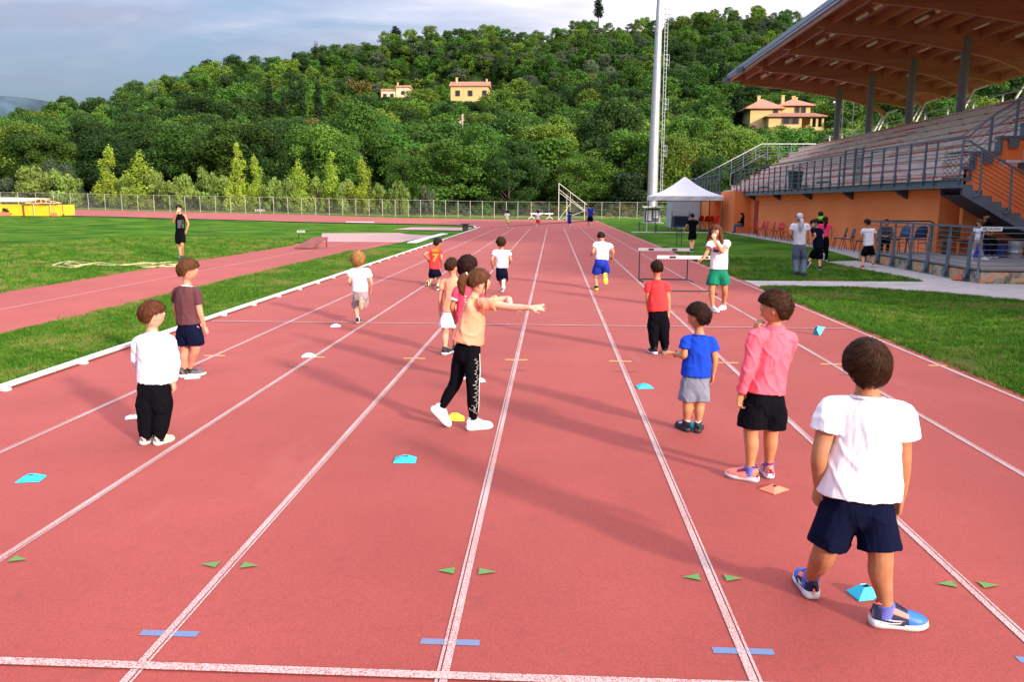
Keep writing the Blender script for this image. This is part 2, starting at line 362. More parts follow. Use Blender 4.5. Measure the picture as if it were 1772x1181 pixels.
# infield pieces
RW = [(-7.55, -20), (-7.5, 20), (-7.30, 32), (-6.9, 38.6), (-6.3, 45.5), (-8.2, 47.2), (-9.4, 50), (-12.4, 48.5), (-12.0, 43), (-11.15, 36), (-11.05, 20), (-11.05, -20)]
drape([(a, b) for a, b in RW if b < 40]+[], 0.004, name='runway') if False else None
rw = drape([(-7.55, -20), (-7.5, 20), (-7.30, 32), (-7.0, 37.5), (-11.2, 37.5), (-11.15, 34), (-11.05, 20), (-11.05, -20)], 0.004, name='run_up_strip', mat_=M_TRACK)
drape([(-7.0, 37.51), (-6.9, 40), (-6.6, 45.3), (-8.2, 46.4), (-9.2, 48.8), (-13.6, 47.5), (-12.2, 42.5), (-11.2, 37.51)], 0.004, name='landing_apron', mat_=M_GRIT)
m_ = MB(); m_.face([(-9.38, -20, ZL), (-9.32, -20, ZL), (-9.30, 37.4, ZL), (-9.36, 37.4, ZL)]); m_.build('runway_line', mat('faint_line', (0.46, 0.19, 0.16), 0.8), kind='structure')
for x_ in (-7.62, -10.98):
    m_ = MB(); m_.face([(x_-0.025, -20, ZL), (x_+0.025, -20, ZL), (x_+0.16, 37, ZL), (x_+0.11, 37, ZL)]) if x_ > -8 else m_.face([(x_-0.025, -20, ZL), (x_+0.025, -20, ZL), (x_-0.05, 37, ZL), (x_-0.1, 37, ZL)]); m_.build('runway_line', MATS['faint_line'], kind='structure')
fp = [G(*p) for p in [(682, 397.5), (712, 393.4), (818, 394.2), (803, 399.3)]]
drape([(p.x, p.y) for p in fp], 0.006, name='far_apron', mat_=M_GRIT)
# concrete paths on the right
PA = [G(*p) for p in [(1268, 486), (1600, 488.5), (1601, 488), (1430, 455), (1484, 451.5), (1500, 461), (1540, 470), (1700, 487), (1780, 493), (1800, 535), (1772, 524), (1640, 510), (1480, 501), (1322, 498)]]
drape([(4.62, 19.75), (8.85, 19.9), (8.75, 21.9), (8.5, 24.8), (8.45, 26.3), (10.02, 27.2), (10.05, 19.45), (60, 19.45), (60, 9), (14, 13.2), (9.0, 15.7), (8.05, 17.0), (6.65, 18.0), (4.62, 18.15)], 0.006, name='concrete_path', mat_=M_CONC)
drape([(10.1, 27.2), (12.4, 27.2), (12.4, 72), (11.05, 72), (11.05, 40), (11.13, 34), (10.5, 29)], 0.005, name='pavement', mat_=M_CONC)
# kerb rail of white aluminium round the inside of the track
M_ALU = mat('white_rail', (0.68, 0.65, 0.64), 0.45, var=0.06, vscale=3)
rail = empty('kerb_rail', 'white raised metal kerb rail along the inside edge of the straight', 'kerb', (-5.33, 0, 0))
yy = -4.0; segs = []
while yy < 57:
    m_ = MB(); m_.box(-0.025, 0.025, yy+0.01, yy+3.99, 0.028, 0.066); m_.box(-0.034, 0.034, yy+0.012, yy+3.988, 0.050, 0.0665)
    m_.build('rail_segment', M_ALU, rail); yy += 4.0
yy = -3.2
fm = MB(); fm.box(-0.03, 0.058, -0.035, 0.035, 0.0, 0.026); fm.box(-0.02, 0.02, -0.04, 0.04, 0.02, 0.05); fme = fm.mesh('rail_foot'); fme.materials.append(M_ALU)
while yy < 57:
    o = link('rail_foot', fme, None, rail); o.location = (0, yy, 0.004); yy += 1.33
# ================================================================ hillside, woodland, houses
def PX(P):
    v = Vector(P)-Vector((0, 0, CAMH)); z = v.dot(CF)
    return 886+FPX*v.dot(CR)/z, 590.5-FPX*v.dot(CU)/z
RIDGE = [(-400, 205), (-100, 196), (0, 192), (60, 182), (100, 170), (125, 165), (155, 172), (190, 166), (228, 140), (250, 146), (290, 134), (340, 121), (370, 113), (400, 107), (440, 101), (500, 97), (525, 92),
         (570, 83), (610, 76), (640, 66), (700, 58), (760, 53), (830, 44), (880, 50), (920, 55), (960, 42), (1000, 32), (1040, 38), (1100, 31), (1130, 36), (1180, 22), (1240, 13), (1290, 9), (1340, 14), (1385, 40), (1430, 44), (1500, 30), (1772, 20), (2300, 30)]
def interp(tab, x):
    if x <= tab[0][0]: return tab[0][1]
    for (a, b), (c, d) in zip(tab[:-1], tab[1:]):
        if x <= c: return b+(d-b)*(x-a)/(c-a)
    return tab[-1][1]
YRT = [(-0.75, 235), (-0.55, 260), (-0.35, 330), (-0.15, 400), (0.1, 430), (0.5, 430)]
def ridge(u):
    Yr = interp(YRT, u); px = 957+u*1405; py = interp(RIDGE, px)
    z = AY(px, py, Yr).z-6.0
    return Yr, z
HOUSE_PADS = [(AY(811, 185, 294).x, 296, AY(811, 181, 290).z-1.0, 9), (AY(680, 180, 305).x, 309, AY(680, 170, 305).z-2.5, 11), (AY(1345, 200, 208).x, 206, AY(1345, 222, 205).z-0.6, 15)]
def TH(x, y):
    if y < 60: return gz(x, y)
    u = max(-1.2, min(1.2, x/y)); Yr, h = ridge(u); y0 = 116
    g = gz(x, y)
    if y <= y0: return g
    if y < Yr:
        t = (y-y0)/(Yr-y0); z = g+(h-g)*(0.75*t**1.35+0.25*t*t*(3-2*t))
    else: z = h-(y-Yr)*0.10
    for (hx, hy, hz, hr) in HOUSE_PADS:
        dd = math.hypot(x-hx, (y-hy)*(0.8 if y > hy else (0.17 if hy > 250 else 0.33)))
        if dd < hr*2.9: f = 1-sstep(hr, hr*2.9, dd); z = min(z, z*(1-f)+(CAMH+(hz-CAMH)*y/hy-0.4)*f) if y < hy-2 else z*(1-f)+hz*f
    z += 1.2*sstep(130, 200, y)*math.sin(x*0.045+1)*math.cos(y*0.04)
    return z
gx = sorted(set([round(v, 3) for v in np.concatenate([np.linspace(-1500, -260, 14), np.linspace(-260, 260, 131), np.linspace(260, 1500, 14)])]))
gy = sorted(set([round(v, 3) for v in np.concatenate([np.linspace(-300, -30, 8), np.linspace(-30, 40, 15), np.linspace(40, 112, 37), np.linspace(112, 440, 66), np.linspace(440, 1200, 12)])]))
mb = MB(); nx = len(gx)
for y in gy:
    for x in gx: mb.v.append((x, y, TH(x, y)-(0.03 if (y > 40 and x < -7) else 0.0)))
for j in range(len(gy)-1):
    for i in range(nx-1):
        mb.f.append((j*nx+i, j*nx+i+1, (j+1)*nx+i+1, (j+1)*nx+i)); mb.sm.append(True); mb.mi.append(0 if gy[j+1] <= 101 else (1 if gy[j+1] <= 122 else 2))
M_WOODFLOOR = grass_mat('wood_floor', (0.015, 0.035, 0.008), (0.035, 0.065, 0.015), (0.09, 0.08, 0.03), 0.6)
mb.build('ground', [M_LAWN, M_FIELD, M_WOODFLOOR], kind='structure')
# far hill, the blue of distant haze put into its colour
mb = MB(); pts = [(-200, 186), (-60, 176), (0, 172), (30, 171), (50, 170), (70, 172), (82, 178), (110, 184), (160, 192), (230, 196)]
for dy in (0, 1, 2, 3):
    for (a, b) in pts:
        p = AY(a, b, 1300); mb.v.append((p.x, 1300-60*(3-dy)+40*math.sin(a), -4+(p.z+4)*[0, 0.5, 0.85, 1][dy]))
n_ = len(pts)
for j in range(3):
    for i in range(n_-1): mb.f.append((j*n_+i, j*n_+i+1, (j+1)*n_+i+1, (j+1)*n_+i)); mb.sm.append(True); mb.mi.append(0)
mb.build('far_hill', mat('hazed_far_wood', (0.035, 0.065, 0.085), 1.0, var=0.5, vscale=0.03, detail=8), kind='structure')

def leaf_mat(name, c1, c2, rnd=0.36, tr=0.25):
    m = bpy.data.materials.new(name); m.use_nodes = True; t = m.node_tree; b = t.nodes['Principled BSDF']; b.inputs['Roughness'].default_value = 0.75; b.inputs['Specular IOR Level'].default_value = 0.2
    ge = t.nodes.new('ShaderNodeNewGeometry'); oi = t.nodes.new('ShaderNodeObjectInfo')
    r = t.nodes.new('ShaderNodeValToRGB'); r.color_ramp.elements[0].color = (*c1, 1); r.color_ramp.elements[1].color = (*c2, 1); t.links.new(ge.outputs['Random Per Island'], r.inputs[0])
    nz = t.nodes.new('ShaderNodeTexNoise'); nz.inputs['Scale'].default_value = 0.9; nz.inputs['Detail'].default_value = 2; tc = t.nodes.new('ShaderNodeTexCoord'); t.links.new(tc.outputs['Object'], nz.inputs['Vector'])
    mr = t.nodes.new('ShaderNodeMapRange'); mr.inputs['From Min'].default_value = 0.3; mr.inputs['From Max'].default_value = 0.7; mr.inputs['To Min'].default_value = 0.72; mr.inputs['To Max'].default_value = 1.3; t.links.new(nz.outputs['Fac'], mr.inputs['Value'])
    m2 = t.nodes.new('ShaderNodeMapRange'); m2.inputs['To Min'].default_value = 1-rnd; m2.inputs['To Max'].default_value = 1+rnd*1.3; t.links.new(oi.outputs['Random'], m2.inputs['Value'])
    mu = t.nodes.new('ShaderNodeMath'); mu.operation = 'MULTIPLY'; t.links.new(mr.outputs[0], mu.inputs[0]); t.links.new(m2.outputs[0], mu.inputs[1])
    wn = t.nodes.new('ShaderNodeTexWhiteNoise'); wn.noise_dimensions = '1D'; t.links.new(oi.outputs['Random'], wn.inputs['W'])
    m3 = t.nodes.new('ShaderNodeMapRange'); m3.inputs['To Min'].default_value = 0.485; m3.inputs['To Max'].default_value = 0.512; t.links.new(wn.outputs['Value'], m3.inputs['Value'])
    h = t.nodes.new('ShaderNodeHueSaturation'); t.links.new(mu.outputs[0], h.inputs['Value']); t.links.new(m3.outputs[0], h.inputs['Hue']); t.links.new(r.outputs[0], h.inputs['Color'])
    t.links.new(h.outputs[0], b.inputs['Base Color'])
    tl = t.nodes.new('ShaderNodeBsdfTranslucent'); t.links.new(h.outputs[0], tl.inputs['Color']); ms = t.nodes.new('ShaderNodeMixShader'); ms.inputs[0].default_value = tr
    o = t.nodes['Material Output']; t.links.new(b.outputs[0], ms.inputs[1]); t.links.new(tl.outputs[0], ms.inputs[2]); t.links.new(ms.outputs[0], o.inputs[0]); return m
LM = {'dark': leaf_mat('leaf_dark', (0.013, 0.040, 0.006), (0.038, 0.088, 0.013)),
      'mid': leaf_mat('leaf_mid', (0.028, 0.082, 0.008), (0.075, 0.160, 0.018)),
      'light': leaf_mat('leaf_light', (0.055, 0.115, 0.010), (0.130, 0.205, 0.022)),
      'olive': leaf_mat('leaf_olive', (0.045, 0.075, 0.034), (0.10, 0.135, 0.068)),
      'rust': leaf_mat('leaf_rust', (0.075, 0.085, 0.015), (0.17, 0.14, 0.03)),
      'red': leaf_mat('leaf_red', (0.20, 0.05, 0.05), (0.32, 0.09, 0.09)),
      'cypress': leaf_mat('leaf_cypress', (0.010, 0.028, 0.009), (0.028, 0.055, 0.014), 0.15),
      'willow': leaf_mat('leaf_willow', (0.12, 0.20, 0.03), (0.22, 0.30, 0.065), 0.15),
      'poplar': leaf_mat('leaf_poplar', (0.17, 0.27, 0.02), (0.36, 0.44, 0.045), 0.15)}
M_BARK = mat('bark', (0.09, 0.065, 0.045), 0.95, var=0.3, vscale=4, bump=0.4, bscale=12)
def crown_mesh(seed, n, leaf, kind='broad'):
    "a crown 1 m high unit: faces spread over many lobes; returns vertex array for base 0..1"
    rg = np.random.default_rng(seed); lob = []
    if kind == 'broad':
        k = 56; zc = rg.uniform(0.34, 0.5); asy = rg.uniform(0, 6.28)
        for i in range(k):
            th = rg.uniform(0, 2*np.pi); z = rg.uniform(0.05, 0.97)**0.9; q = (z-zc)/(1-zc) if z > zc else (zc-z)/zc*0.62; prof = max(0.0, 1-q*q)**0.5*(1+0.22*np.cos(th-asy))
            r = 0.37*prof*rg.uniform(0.30, 1.0)**0.6; lob.append((r*np.cos(th), r*np.sin(th), z*0.88, rg.uniform(0.06, 0.155)))
    elif kind == 'cypress':
        for i in range(26):
            z = i/25; r = 0.055*np.sin(min(1, (1-z)*1.6+0.1)*np.pi/2); th = rg.uniform(0, 6.28)
            lob.append((0.35*r*np.cos(th), 0.35*r*np.sin(th), 0.06+0.9*z, r+0.008))
    elif kind == 'poplar':
        for i in range(30):
            z = rg.uniform(0.05, 1); r = 0.26*(1-z)**0.8*rg.uniform(0.1, 1); th = rg.uniform(0, 6.28); lob.append((r*np.cos(th), r*np.sin(th), z*0.97, 0.035+0.075*(1-z)))
    elif kind == 'bush':
        for i in range(30):
            th = rg.uniform(0, 6.28); z = rg.uniform(0.08, 0.9); r = 0.75*(1-z**2.2)**0.5*rg.uniform(0.2, 1); lob.append((r*np.cos(th), r*np.sin(th), z*0.85, rg.uniform(0.12, 0.24)))
    elif kind == 'pine':
        for i in range(22):
            th = rg.uniform(0, 6.28); z = rg.uniform(0.5, 0.95); r = 0.34*rg.uniform(0, 1)*(1.25-z); lob.append((r*np.cos(th), r*np.sin(th), z, rg.uniform(0.07, 0.13)))
    lob = np.array(lob); wts = lob[:, 3]**2; wts /= wts.sum()
    idx = rg.choice(len(lob), n, p=wts); d = rg.normal(size=(n, 3)); d[:, 2] += 0.25; d /= np.linalg.norm(d, axis=1)[:, None]
    rad = lob[idx, 3]*rg.uniform(0.55, 1.08, n)
    zs = np.ones(3); c = lob[idx, :3]+d*rad[:, None]*(np.array([1, 1, 0.8]) if kind not in ('cypress', 'poplar') else np.array([1, 1, 1.6]))
    nn = d+rg.normal(scale=0.55, size=(n, 3)); nn /= np.linalg.norm(nn, axis=1)[:, None]
    a = np.cross(nn, rg.normal(size=(n, 3))); a /= np.linalg.norm(a, axis=1)[:, None]; b = np.cross(nn, a)
    s = leaf*rg.uniform(0.55, 1.25, n)[:, None]
    if kind in ('willow', 'poplar'): a, b = a*1.0, b*0.7
    v = np.stack([c-a*s-b*s*0.5, c+a*s*0.2-b*s*0.75, c+a*s+b*s*0.35, c-a*s*0.25+b*s*0.8], 1).reshape(-1, 3)
    v[:, 2] = np.maximum(v[:, 2], 0.01)
    return v
def crown_obj_mesh(v, m, name='crown'):
    n = len(v)//4; me = bpy.data.meshes.new(name); me.vertices.add(len(v)); me.vertices.foreach_set('co', v.astype(np.float32).ravel())
    me.loops.add(n*4); me.loops.foreach_set('vertex_index', np.arange(n*4, dtype=np.int32)); me.polygons.add(n)
    me.polygons.foreach_set('loop_start', np.arange(0, n*4, 4, dtype=np.int32)); me.polygons.foreach_set('loop_total', np.full(n, 4, dtype=np.int32)); me.update(calc_edges=True); me.materials.append(m); return me
def trunk_mesh(seed, kind='broad'):
    rg = random.Random(seed); mb = MB()
    if kind in ('cypress', 'poplar'): mb.tube([(0, 0, -0.05), (0, 0, 0.5), (0, 0, 0.9)], [0.014, 0.008, 0.003], 6)
    else:
        mb.tube([(0, 0, -0.08), (0.008, 0, 0.12), (0.0, 0.01, 0.35), (0.01, 0, 0.7)], [0.032, 0.024, 0.018, 0.006], 7)
        for k in range(6):
            a = rg.uniform(0, 6.28); z = rg.uniform(0.14, 0.45); L = rg.uniform(0.18, 0.3)
            mb.tube([(0, 0, z), (math.cos(a)*L*0.5, math.sin(a)*L*0.5, z+L*0.45), (math.cos(a)*L, math.sin(a)*L, z+L*0.8)], [0.012, 0.008, 0.003], 5)
    me = mb.mesh('trunk'); me.materials.append(M_BARK); return me
SHAPES = {}
def shape(kind, lod, i, m):
    key = (kind, lod, i, m)
    if key not in SHAPES:
        gk = (kind, lod, i)
        if gk not in SHAPES:
            n, lf = {0: (16000, 0.0115), 1: (7500, 0.016), 2: (2400, 0.027)}[lod]
            if kind == 'cypress': n, lf = {0: (3500, 0.012), 1: (1500, 0.016), 2: (600, 0.022)}[lod]
            if kind == 'poplar': n, lf = {0: (4200, 0.013), 1: (2000, 0.02), 2: (700, 0.03)}[lod]
            if kind == 'bush': n, lf = {0: (9000, 0.025), 1: (4500, 0.034), 2: (1300, 0.055)}[lod]
            SHAPES[gk] = crown_mesh(hash((len(kind), lod, i)) % 1000+i*17+lod*5, n, lf, kind)
        SHAPES[key] = crown_obj_mesh(SHAPES[gk], LM[m])
    return SHAPES[key]
TRUNKS = {k: [trunk_mesh(s, k) for s in (1, 2, 3)] for k in ('broad', 'cypress')}
LABELS = {'dark': 'dark green broadleaf tree on the wooded hillside', 'mid': 'mid green rounded broadleaf tree on the wooded hillside', 'light': 'yellow green broadleaf tree on the wooded hillside',
          'olive': 'grey green olive tree high on the hillside', 'rust': 'tree with yellowish brown autumn leaves on the hillside', 'cypress': 'tall narrow dark cypress on the hillside'}
def tree(x, y, h, w_, kind, m, lod, i, label, group, rz, cat='tree', parts=True, zoff=0.0, name=None):
    z = TH(x, y)+zoff; nm = name or {'cypress': 'cypress_tree', 'poplar': 'poplar_tree', 'bush': 'bush'}.get(kind, 'broadleaf_tree')
    if parts:
        e = empty(nm, label, cat, (x, y, z), group, rz)
        c = link('crown', shape(kind, lod, i, m), None, e); c.scale = (w_, w_, h)
        t = link('trunk', TRUNKS['cypress' if kind in ('cypress', 'poplar') else 'broad'][i % 3], None, e); t.scale = (h*0.8, h*0.8, h)
        return e
    c = link(nm, shape(kind, lod, i, m), None, None, label=label, cat=cat, group=group); c.location = (x, y, z); c.rotation_euler = (0, 0, rz); c.scale = (w_, w_, h); return c
# ---- where trees may not hide the houses: (px0, px1, py_bottom, Yhouse)
KEEP = [(770, 852, 172, 288), (655, 706, 166, 300), (1296, 1412, 212, 212), (560, 1000, 349, 119), (456, 558, 196, 200)]
rg = random.Random(11); cand = []
y = 127.0
while y < 445:
    sp = 6.4+0.010*(y-120); x = -0.74*y-10+rg.uniform(0, sp)
    while x < 0.64*y+5:
        xx, yy2 = x+rg.uniform(-0.38, 0.38)*sp, y+rg.uniform(-0.4, 0.4)*sp
        x += sp*rg.uniform(0.85, 1.15); u = xx/yy2; Yr, hr = ridge(u)
        if yy2 > Yr+6: continue
        t = (yy2-120)/(Yr-120)
        h = rg.uniform(6.5, 11.5)-3.2*t+(2.5 if yy2 < 175 else 0)
        r_ = rg.random(); nse = noise.noise(Vector((xx*0.018, yy2*0.018, 3.3)))
        px_, py_ = PX((xx, yy2, TH(xx, yy2)+h*0.6))
        if t > 0.5 and px_ > 600 and r_ < 0.42+0.5*nse: m = 'olive'; h *= 0.66
        elif r_ < 0.40-0.35*nse: m = 'dark'
        elif r_ < 0.86-0.2*nse: m = 'mid'
        elif r_ < 0.985: m = 'light'
        else: m = 'rust'
        if px_ > 1050 and 190 < py_ < 345 and m == 'dark' and r_ < 0.3: m = 'light'
        w_ = h*rg.uniform(0.95, 1.35)
        if t > 0.92: h = min(h, 8.5)
        skip = False
        for (a, b, pb, Yh) in KEEP:
            if yy2 < Yh+9:
                top = PX((xx, yy2, TH(xx, yy2)+h)); rad = w_*0.42*FPX/yy2
                if a-rad < top[0] < b+rad:
                    if top[1] < pb:
                        base = PX((xx, yy2, TH(xx, yy2)))
                        hn = h*(base[1]-pb)/max(1, base[1]-top[1])*0.97
                        if hn < 2.2: skip = True
                        else: w_ *= max(0.5, hn/h); h = hn
        if skip: continue
        cand.append((xx, yy2, h, w_, 'broad', m))
    y += sp*0.86
for (hx, hy, hz, hr) in HOUSE_PADS:
    for k in range(95):
        xx, yy2 = hx+rg.uniform(-32, 32), hy+rg.uniform(12, 52); h = rg.uniform(4, 7.5); cand.append((xx, yy2, h, h*1.25, 'broad', rg.choice(('dark', 'mid', 'mid', 'light', 'olive'))))
    for k in range(26):
        s_ = rg.choice((-1, 1)); xx, yy2 = hx+s_*rg.uniform(12 if hx > -40 else 9, 30), hy+rg.uniform(-6, 10); h = rg.uniform(3, 5); cand.append((xx, yy2, h, h*1.3, 'broad', rg.choice(('dark', 'mid', 'mid', 'light'))))
for k in range(34):
    yy2 = rg.uniform(312, 352); xx = AY(rg.uniform(618, 735), 120, yy2).x; h = rg.uniform(4.5, 7); cand.append((xx, yy2, h, h*1.25, 'broad', rg.choice(('dark', 'mid', 'mid', 'light', 'olive'))))
ZONES = [(95, 'above the yellow canopy at the far left'), (210, 'left of the first young poplars'), (300, 'above the second young poplar'), (400, 'on the left slope before the tall poplar pair'), (460, 'above the tall poplar pair'), (560, 'beside the row of five cypresses'), (655, 'left of the beige farmhouse'), (760, 'between the beige and yellow farmhouses'), (860, 'around the yellow farmhouse'), (960, 'right of the yellow farmhouse'), (1060, 'above the slanted white frame'), (1140, 'just left of the floodlight mast'), (1210, 'just right of the floodlight mast'), (1300, 'left of the villa'), (1420, 'around the villa'), (9999, 'behind the grandstand columns')]
CN = {'dark': 'dark green', 'mid': 'mid green', 'light': 'yellow green', 'olive': 'grey green olive', 'rust': 'brownish autumn'}
def where(x, y, h, m, w_):
    px, py = PX((x, y, TH(x, y)+h*0.6)); b = 'at the skyline' if py < interp(RIDGE, px)+22 else 'at the foot of the wood' if py > 285 else 'low on the slope' if py > 225 else 'halfway up the slope' if py > 150 else 'high on the slope'
    s__ = '%s%s tree %s, %s' % ('broad ' if w_*FPX/y > 62 else 'small ' if w_*FPX/y < 42 else '', CN[m], b, next(n for a, n in ZONES if px < a))
    return s__ if len(s__.split()) <= 16 else s__.split(' ', 1)[1] if s__[:5] in ('broad', 'small') and len(s__.split()) == 17 else s__.replace('on the left slope before', 'left of').replace('at the foot of the wood', 'at the wood edge').replace('above the yellow canopy at the far left', 'at the far left').replace('halfway up the slope', 'halfway up')
# size in the picture decides which 300 are things
cand.sort(key=lambda c: -c[2]/c[1])
NT = 225
for k, (x, y, h, w_, kd, m) in enumerate(cand[:NT]):
    lod = 0 if k < 45 else 1
    tree(x, y, h, w_, kd, m, lod, k % 4, where(x, y, h, m, w_), {'olive': 'trees on the hillside'}.get(m, 'trees on the hillside'), rg.uniform(0, 6.28), parts=k < 110)
# the rest as one mass of trees
def instancer(name, pts, variants, seed_attr=True, **k):
    "points carrying rotation, scale and variant; one object"
    coll = bpy.data.collections.new(name+'_source')
    for i, me in enumerate(variants):
        o = bpy.data.objects.new('%s_kind_%02d' % (name, i), me); coll.objects.link(o)
    me = bpy.data.meshes.new(name); me.from_pydata([p[0] for p in pts], [], []); n = len(pts)
    a = me.attributes.new('rot', 'FLOAT_VECTOR', 'POINT'); a.data.foreach_set('vector', np.array([p[1] for p in pts], dtype=np.float32).ravel())
    a = me.attributes.new('scl', 'FLOAT_VECTOR', 'POINT'); a.data.foreach_set('vector', np.array([p[2] for p in pts], dtype=np.float32).ravel())
    a = me.attributes.new('idx', 'INT', 'POINT'); a.data.foreach_set('value', np.array([p[3] for p in pts], dtype=np.int32))
    o = link(name, me, None, None, **k); md = o.modifiers.new('scatter', 'NODES')
    g = bpy.data.node_groups.new(name+'_scatter', 'GeometryNodeTree'); md.node_group = g
    g.interface.new_socket('Geometry', in_out='INPUT', socket_type='NodeSocketGeometry'); g.interface.new_socket('Geometry', in_out='OUTPUT', socket_type='NodeSocketGeometry')
    gi = g.nodes.new('NodeGroupInput'); go = g.nodes.new('NodeGroupOutput'); ci = g.nodes.new('GeometryNodeCollectionInfo'); ci.inputs['Collection'].default_value = coll
    ci.inputs['Separate Children'].default_value = True; ci.inputs['Reset Children'].default_value = True
    ip = g.nodes.new('GeometryNodeInstanceOnPoints'); ip.inputs['Pick Instance'].default_value = True
    def na(nm, ty):
        x = g.nodes.new('GeometryNodeInputNamedAttribute'); x.data_type = ty; x.inputs['Name'].default_value = nm; return x.outputs['Attribute']
    e2 = g.nodes.new('FunctionNodeEulerToRotation'); g.links.new(na('rot', 'FLOAT_VECTOR'), e2.inputs[0]); g.links.new(e2.outputs[0], ip.inputs['Rotation'])
    g.links.new(na('scl', 'FLOAT_VECTOR'), ip.inputs['Scale']); g.links.new(na('idx', 'INT'), ip.inputs['Instance Index'])
    g.links.new(gi.outputs[0], ip.inputs['Points']); g.links.new(ci.outputs[0], ip.inputs['Instance']); g.links.new(ip.outputs[0], go.inputs[0])
    return o
vs_, vi = [], {}
for m in ('dark', 'mid', 'light', 'olive', 'rust'):
    for i in range(3): vi[(m, i)] = len(vs_); vs_.append(shape('broad', 2, i, m))
pts = [((x, y, TH(x, y)), (0, 0, rg.uniform(0, 6.28)), (w_, w_, h), vi[(m, k % 3)]) for k, (x, y, h, w_, kd, m) in enumerate(cand[NT:])]
instancer('woodland', pts, vs_, label='dense mixed woodland covering the upper hillside', cat='woodland', kind='stuff')
# ---- trees placed by where they stand in the picture: px, py_top, depth, width(px), kind, material, lod, label, group
SP = [(625, 165, 140, 150, 'broad', 'mid', 0, 'huge rounded bright green tree standing above the fence left of centre'),
      (560, 205, 143, 95, 'broad', 'dark', 0, 'dark green tree close to the left side of the huge rounded tree'),
      (500, 195, 150, 130, 'broad', 'dark', 0, 'broad dark brownish green tree below the row of cypresses'),
      (780, 238, 124, 175, 'broad', 'mid', 0, 'wide leafy tree low on the slope behind the fence, below the utility pole'),
      (880, 262, 123, 125, 'broad', 'dark', 0, 'dark rounded tree just right of the wide leafy tree'),
      (950, 208, 138, 130, 'broad', 'light', 0, 'dull yellow green tree above the far hurdles'),
      (1000, 262, 126, 120, 'broad', 'mid', 0, 'low bushy tree behind the slanted white frame'),
      (1062, 165, 150, 150, 'broad', 'dark', 0, 'tall dark tree left of the floodlight mast'),
      (1095, 290, 122, 120, 'bush', 'cypress', 0, 'dark green thicket at the foot of the floodlight mast'),
      (1190, 195, 140, 120, 'broad', 'mid', 0, 'bright green tree just right of the floodlight mast'),
      (1180, 250, 126, 90, 'broad', 'rust', 0, 'tree with brownish leaves just above the white tent'),
      (1250, 232, 128, 100, 'broad', 'light', 0, 'yellow green tree above the far end of the grandstand'),
      (1225, 262, 124, 80, 'broad', 'dark', 0, 'dark tree low behind the grandstand end railing'),
      (1265, 215, 136, 60, 'broad', 'light', 1, 'bright yellow green sapling left of the big villa'),
      (700, 260, 122, 90, 'broad', 'mid', 0, 'bushy tree behind the fence beside the last young poplar'),
      (860, 150, 215, 80, 'broad', 'light', 1, 'light green tree just right of the yellow farmhouse'),
      (735, 150, 240, 70, 'broad', 'light', 1, 'light green tree between the two farmhouses'),
      (235, 190, 160, 110, 'broad', 'dark', 0, 'broad flat topped cedar on the left slope'),
      (145, 212, 140, 95, 'broad', 'mid', 0, 'rounded green tree above the yellow canopy on the left'),
      (60, 230, 138, 110, 'broad', 'dark', 0, 'dark rounded tree at the far left of the slope'),
      (20, 200, 160, 110, 'broad', 'mid', 0, 'tall green tree at the far left edge'),
      (350, 165, 190, 110, 'broad', 'dark', 0, 'big dark oak in the middle of the left slope'),
      (290, 235, 132, 90, 'broad', 'mid', 0, 'green tree above the young poplars on the left'),
      (400, 225, 140, 100, 'broad', 'dark', 0, 'dark tree behind the pair of tall yellow poplars'),
      (455, 235, 132, 90, 'broad', 'dark', 0, 'dark tree behind the fence under the cypress row'),
      (100, 262, 118, 110, 'bush', 'olive', 0, 'grey green bushy thicket behind the yellow canopy')]
def by_px(px, pyt, Y, wpx, kind, m, lod, lab, group=None, cat='tree', name=None, i=0):
    p = AY(px, pyt, Y); z = TH(p.x, Y); h = p.z-z; wm = wpx/FPX*Y
    f = {'broad': 0.86, 'bush': 1.75, 'cypress': 0.13, 'poplar': 0.36, 'pine': 0.75}[kind]
    return tree(p.x, Y, h/0.98, wm/f, kind, m, lod, i, lab, group, rg.uniform(0, 6.28), cat, name=name)
for k, (px, pyt, Y, wpx, kd, m, lod, lab) in enumerate(SP): by_px(px, pyt, Y, wpx, kd, m, lod, lab, i=k % 4)
CY = [(465, 132, 212, 13, 'leftmost of the five tall cypresses on the left slope'), (489, 142, 210, 11, 'second and shortest of the five tall cypresses on the left slope'), (503, 118, 214, 12, 'tallest of the five cypresses on the left slope, third in the row'),
      (521, 130, 211, 13, 'fourth of the five tall cypresses on the left slope'), (549, 128, 207, 15, 'rightmost of the five tall cypresses on the left slope'), (1020, 85, 300, 11, 'lone slim cypress high above the far end of the track'),
      (1277, 150, 215, 22, 'dark slim cypress left of the big villa'), (1252, 95, 260, 18, 'tall dark cypress on the slope left of the grandstand roof'), (1300, 90, 260, 20, 'dark cypress beside the tip of the grandstand roof'), (684, 44, 385, 20, 'blunt dark cypress rising from the ridge on the left')]
for k, (px, pyt, Y, wpx, lab) in enumerate(CY): by_px(px, pyt, Y, wpx, 'cypress', 'cypress', 1, lab, i=k % 3)
# lollipop cypress on the skyline
p = AY(1036, -4, 420); zb = TH(p.x, 420); e = empty('cypress_tree', 'lone dark cypress on a bare trunk standing on the skyline', 'tree', (p.x, 420, zb))
c = link('crown', shape('cypress', 1, 1, 'cypress'), None, e); c.location = (0, 0, AY(1036, 30, 420).z-zb); c.scale = (34, 34, 34/1400*420*0.98+0.5)
m_ = MB(); m_.tube([(0, 0, -1), (0.1, 0, AY(1036, 20, 420).z-zb)], [0.35, 0.22], 7); m_.build('trunk', M_BARK, e)
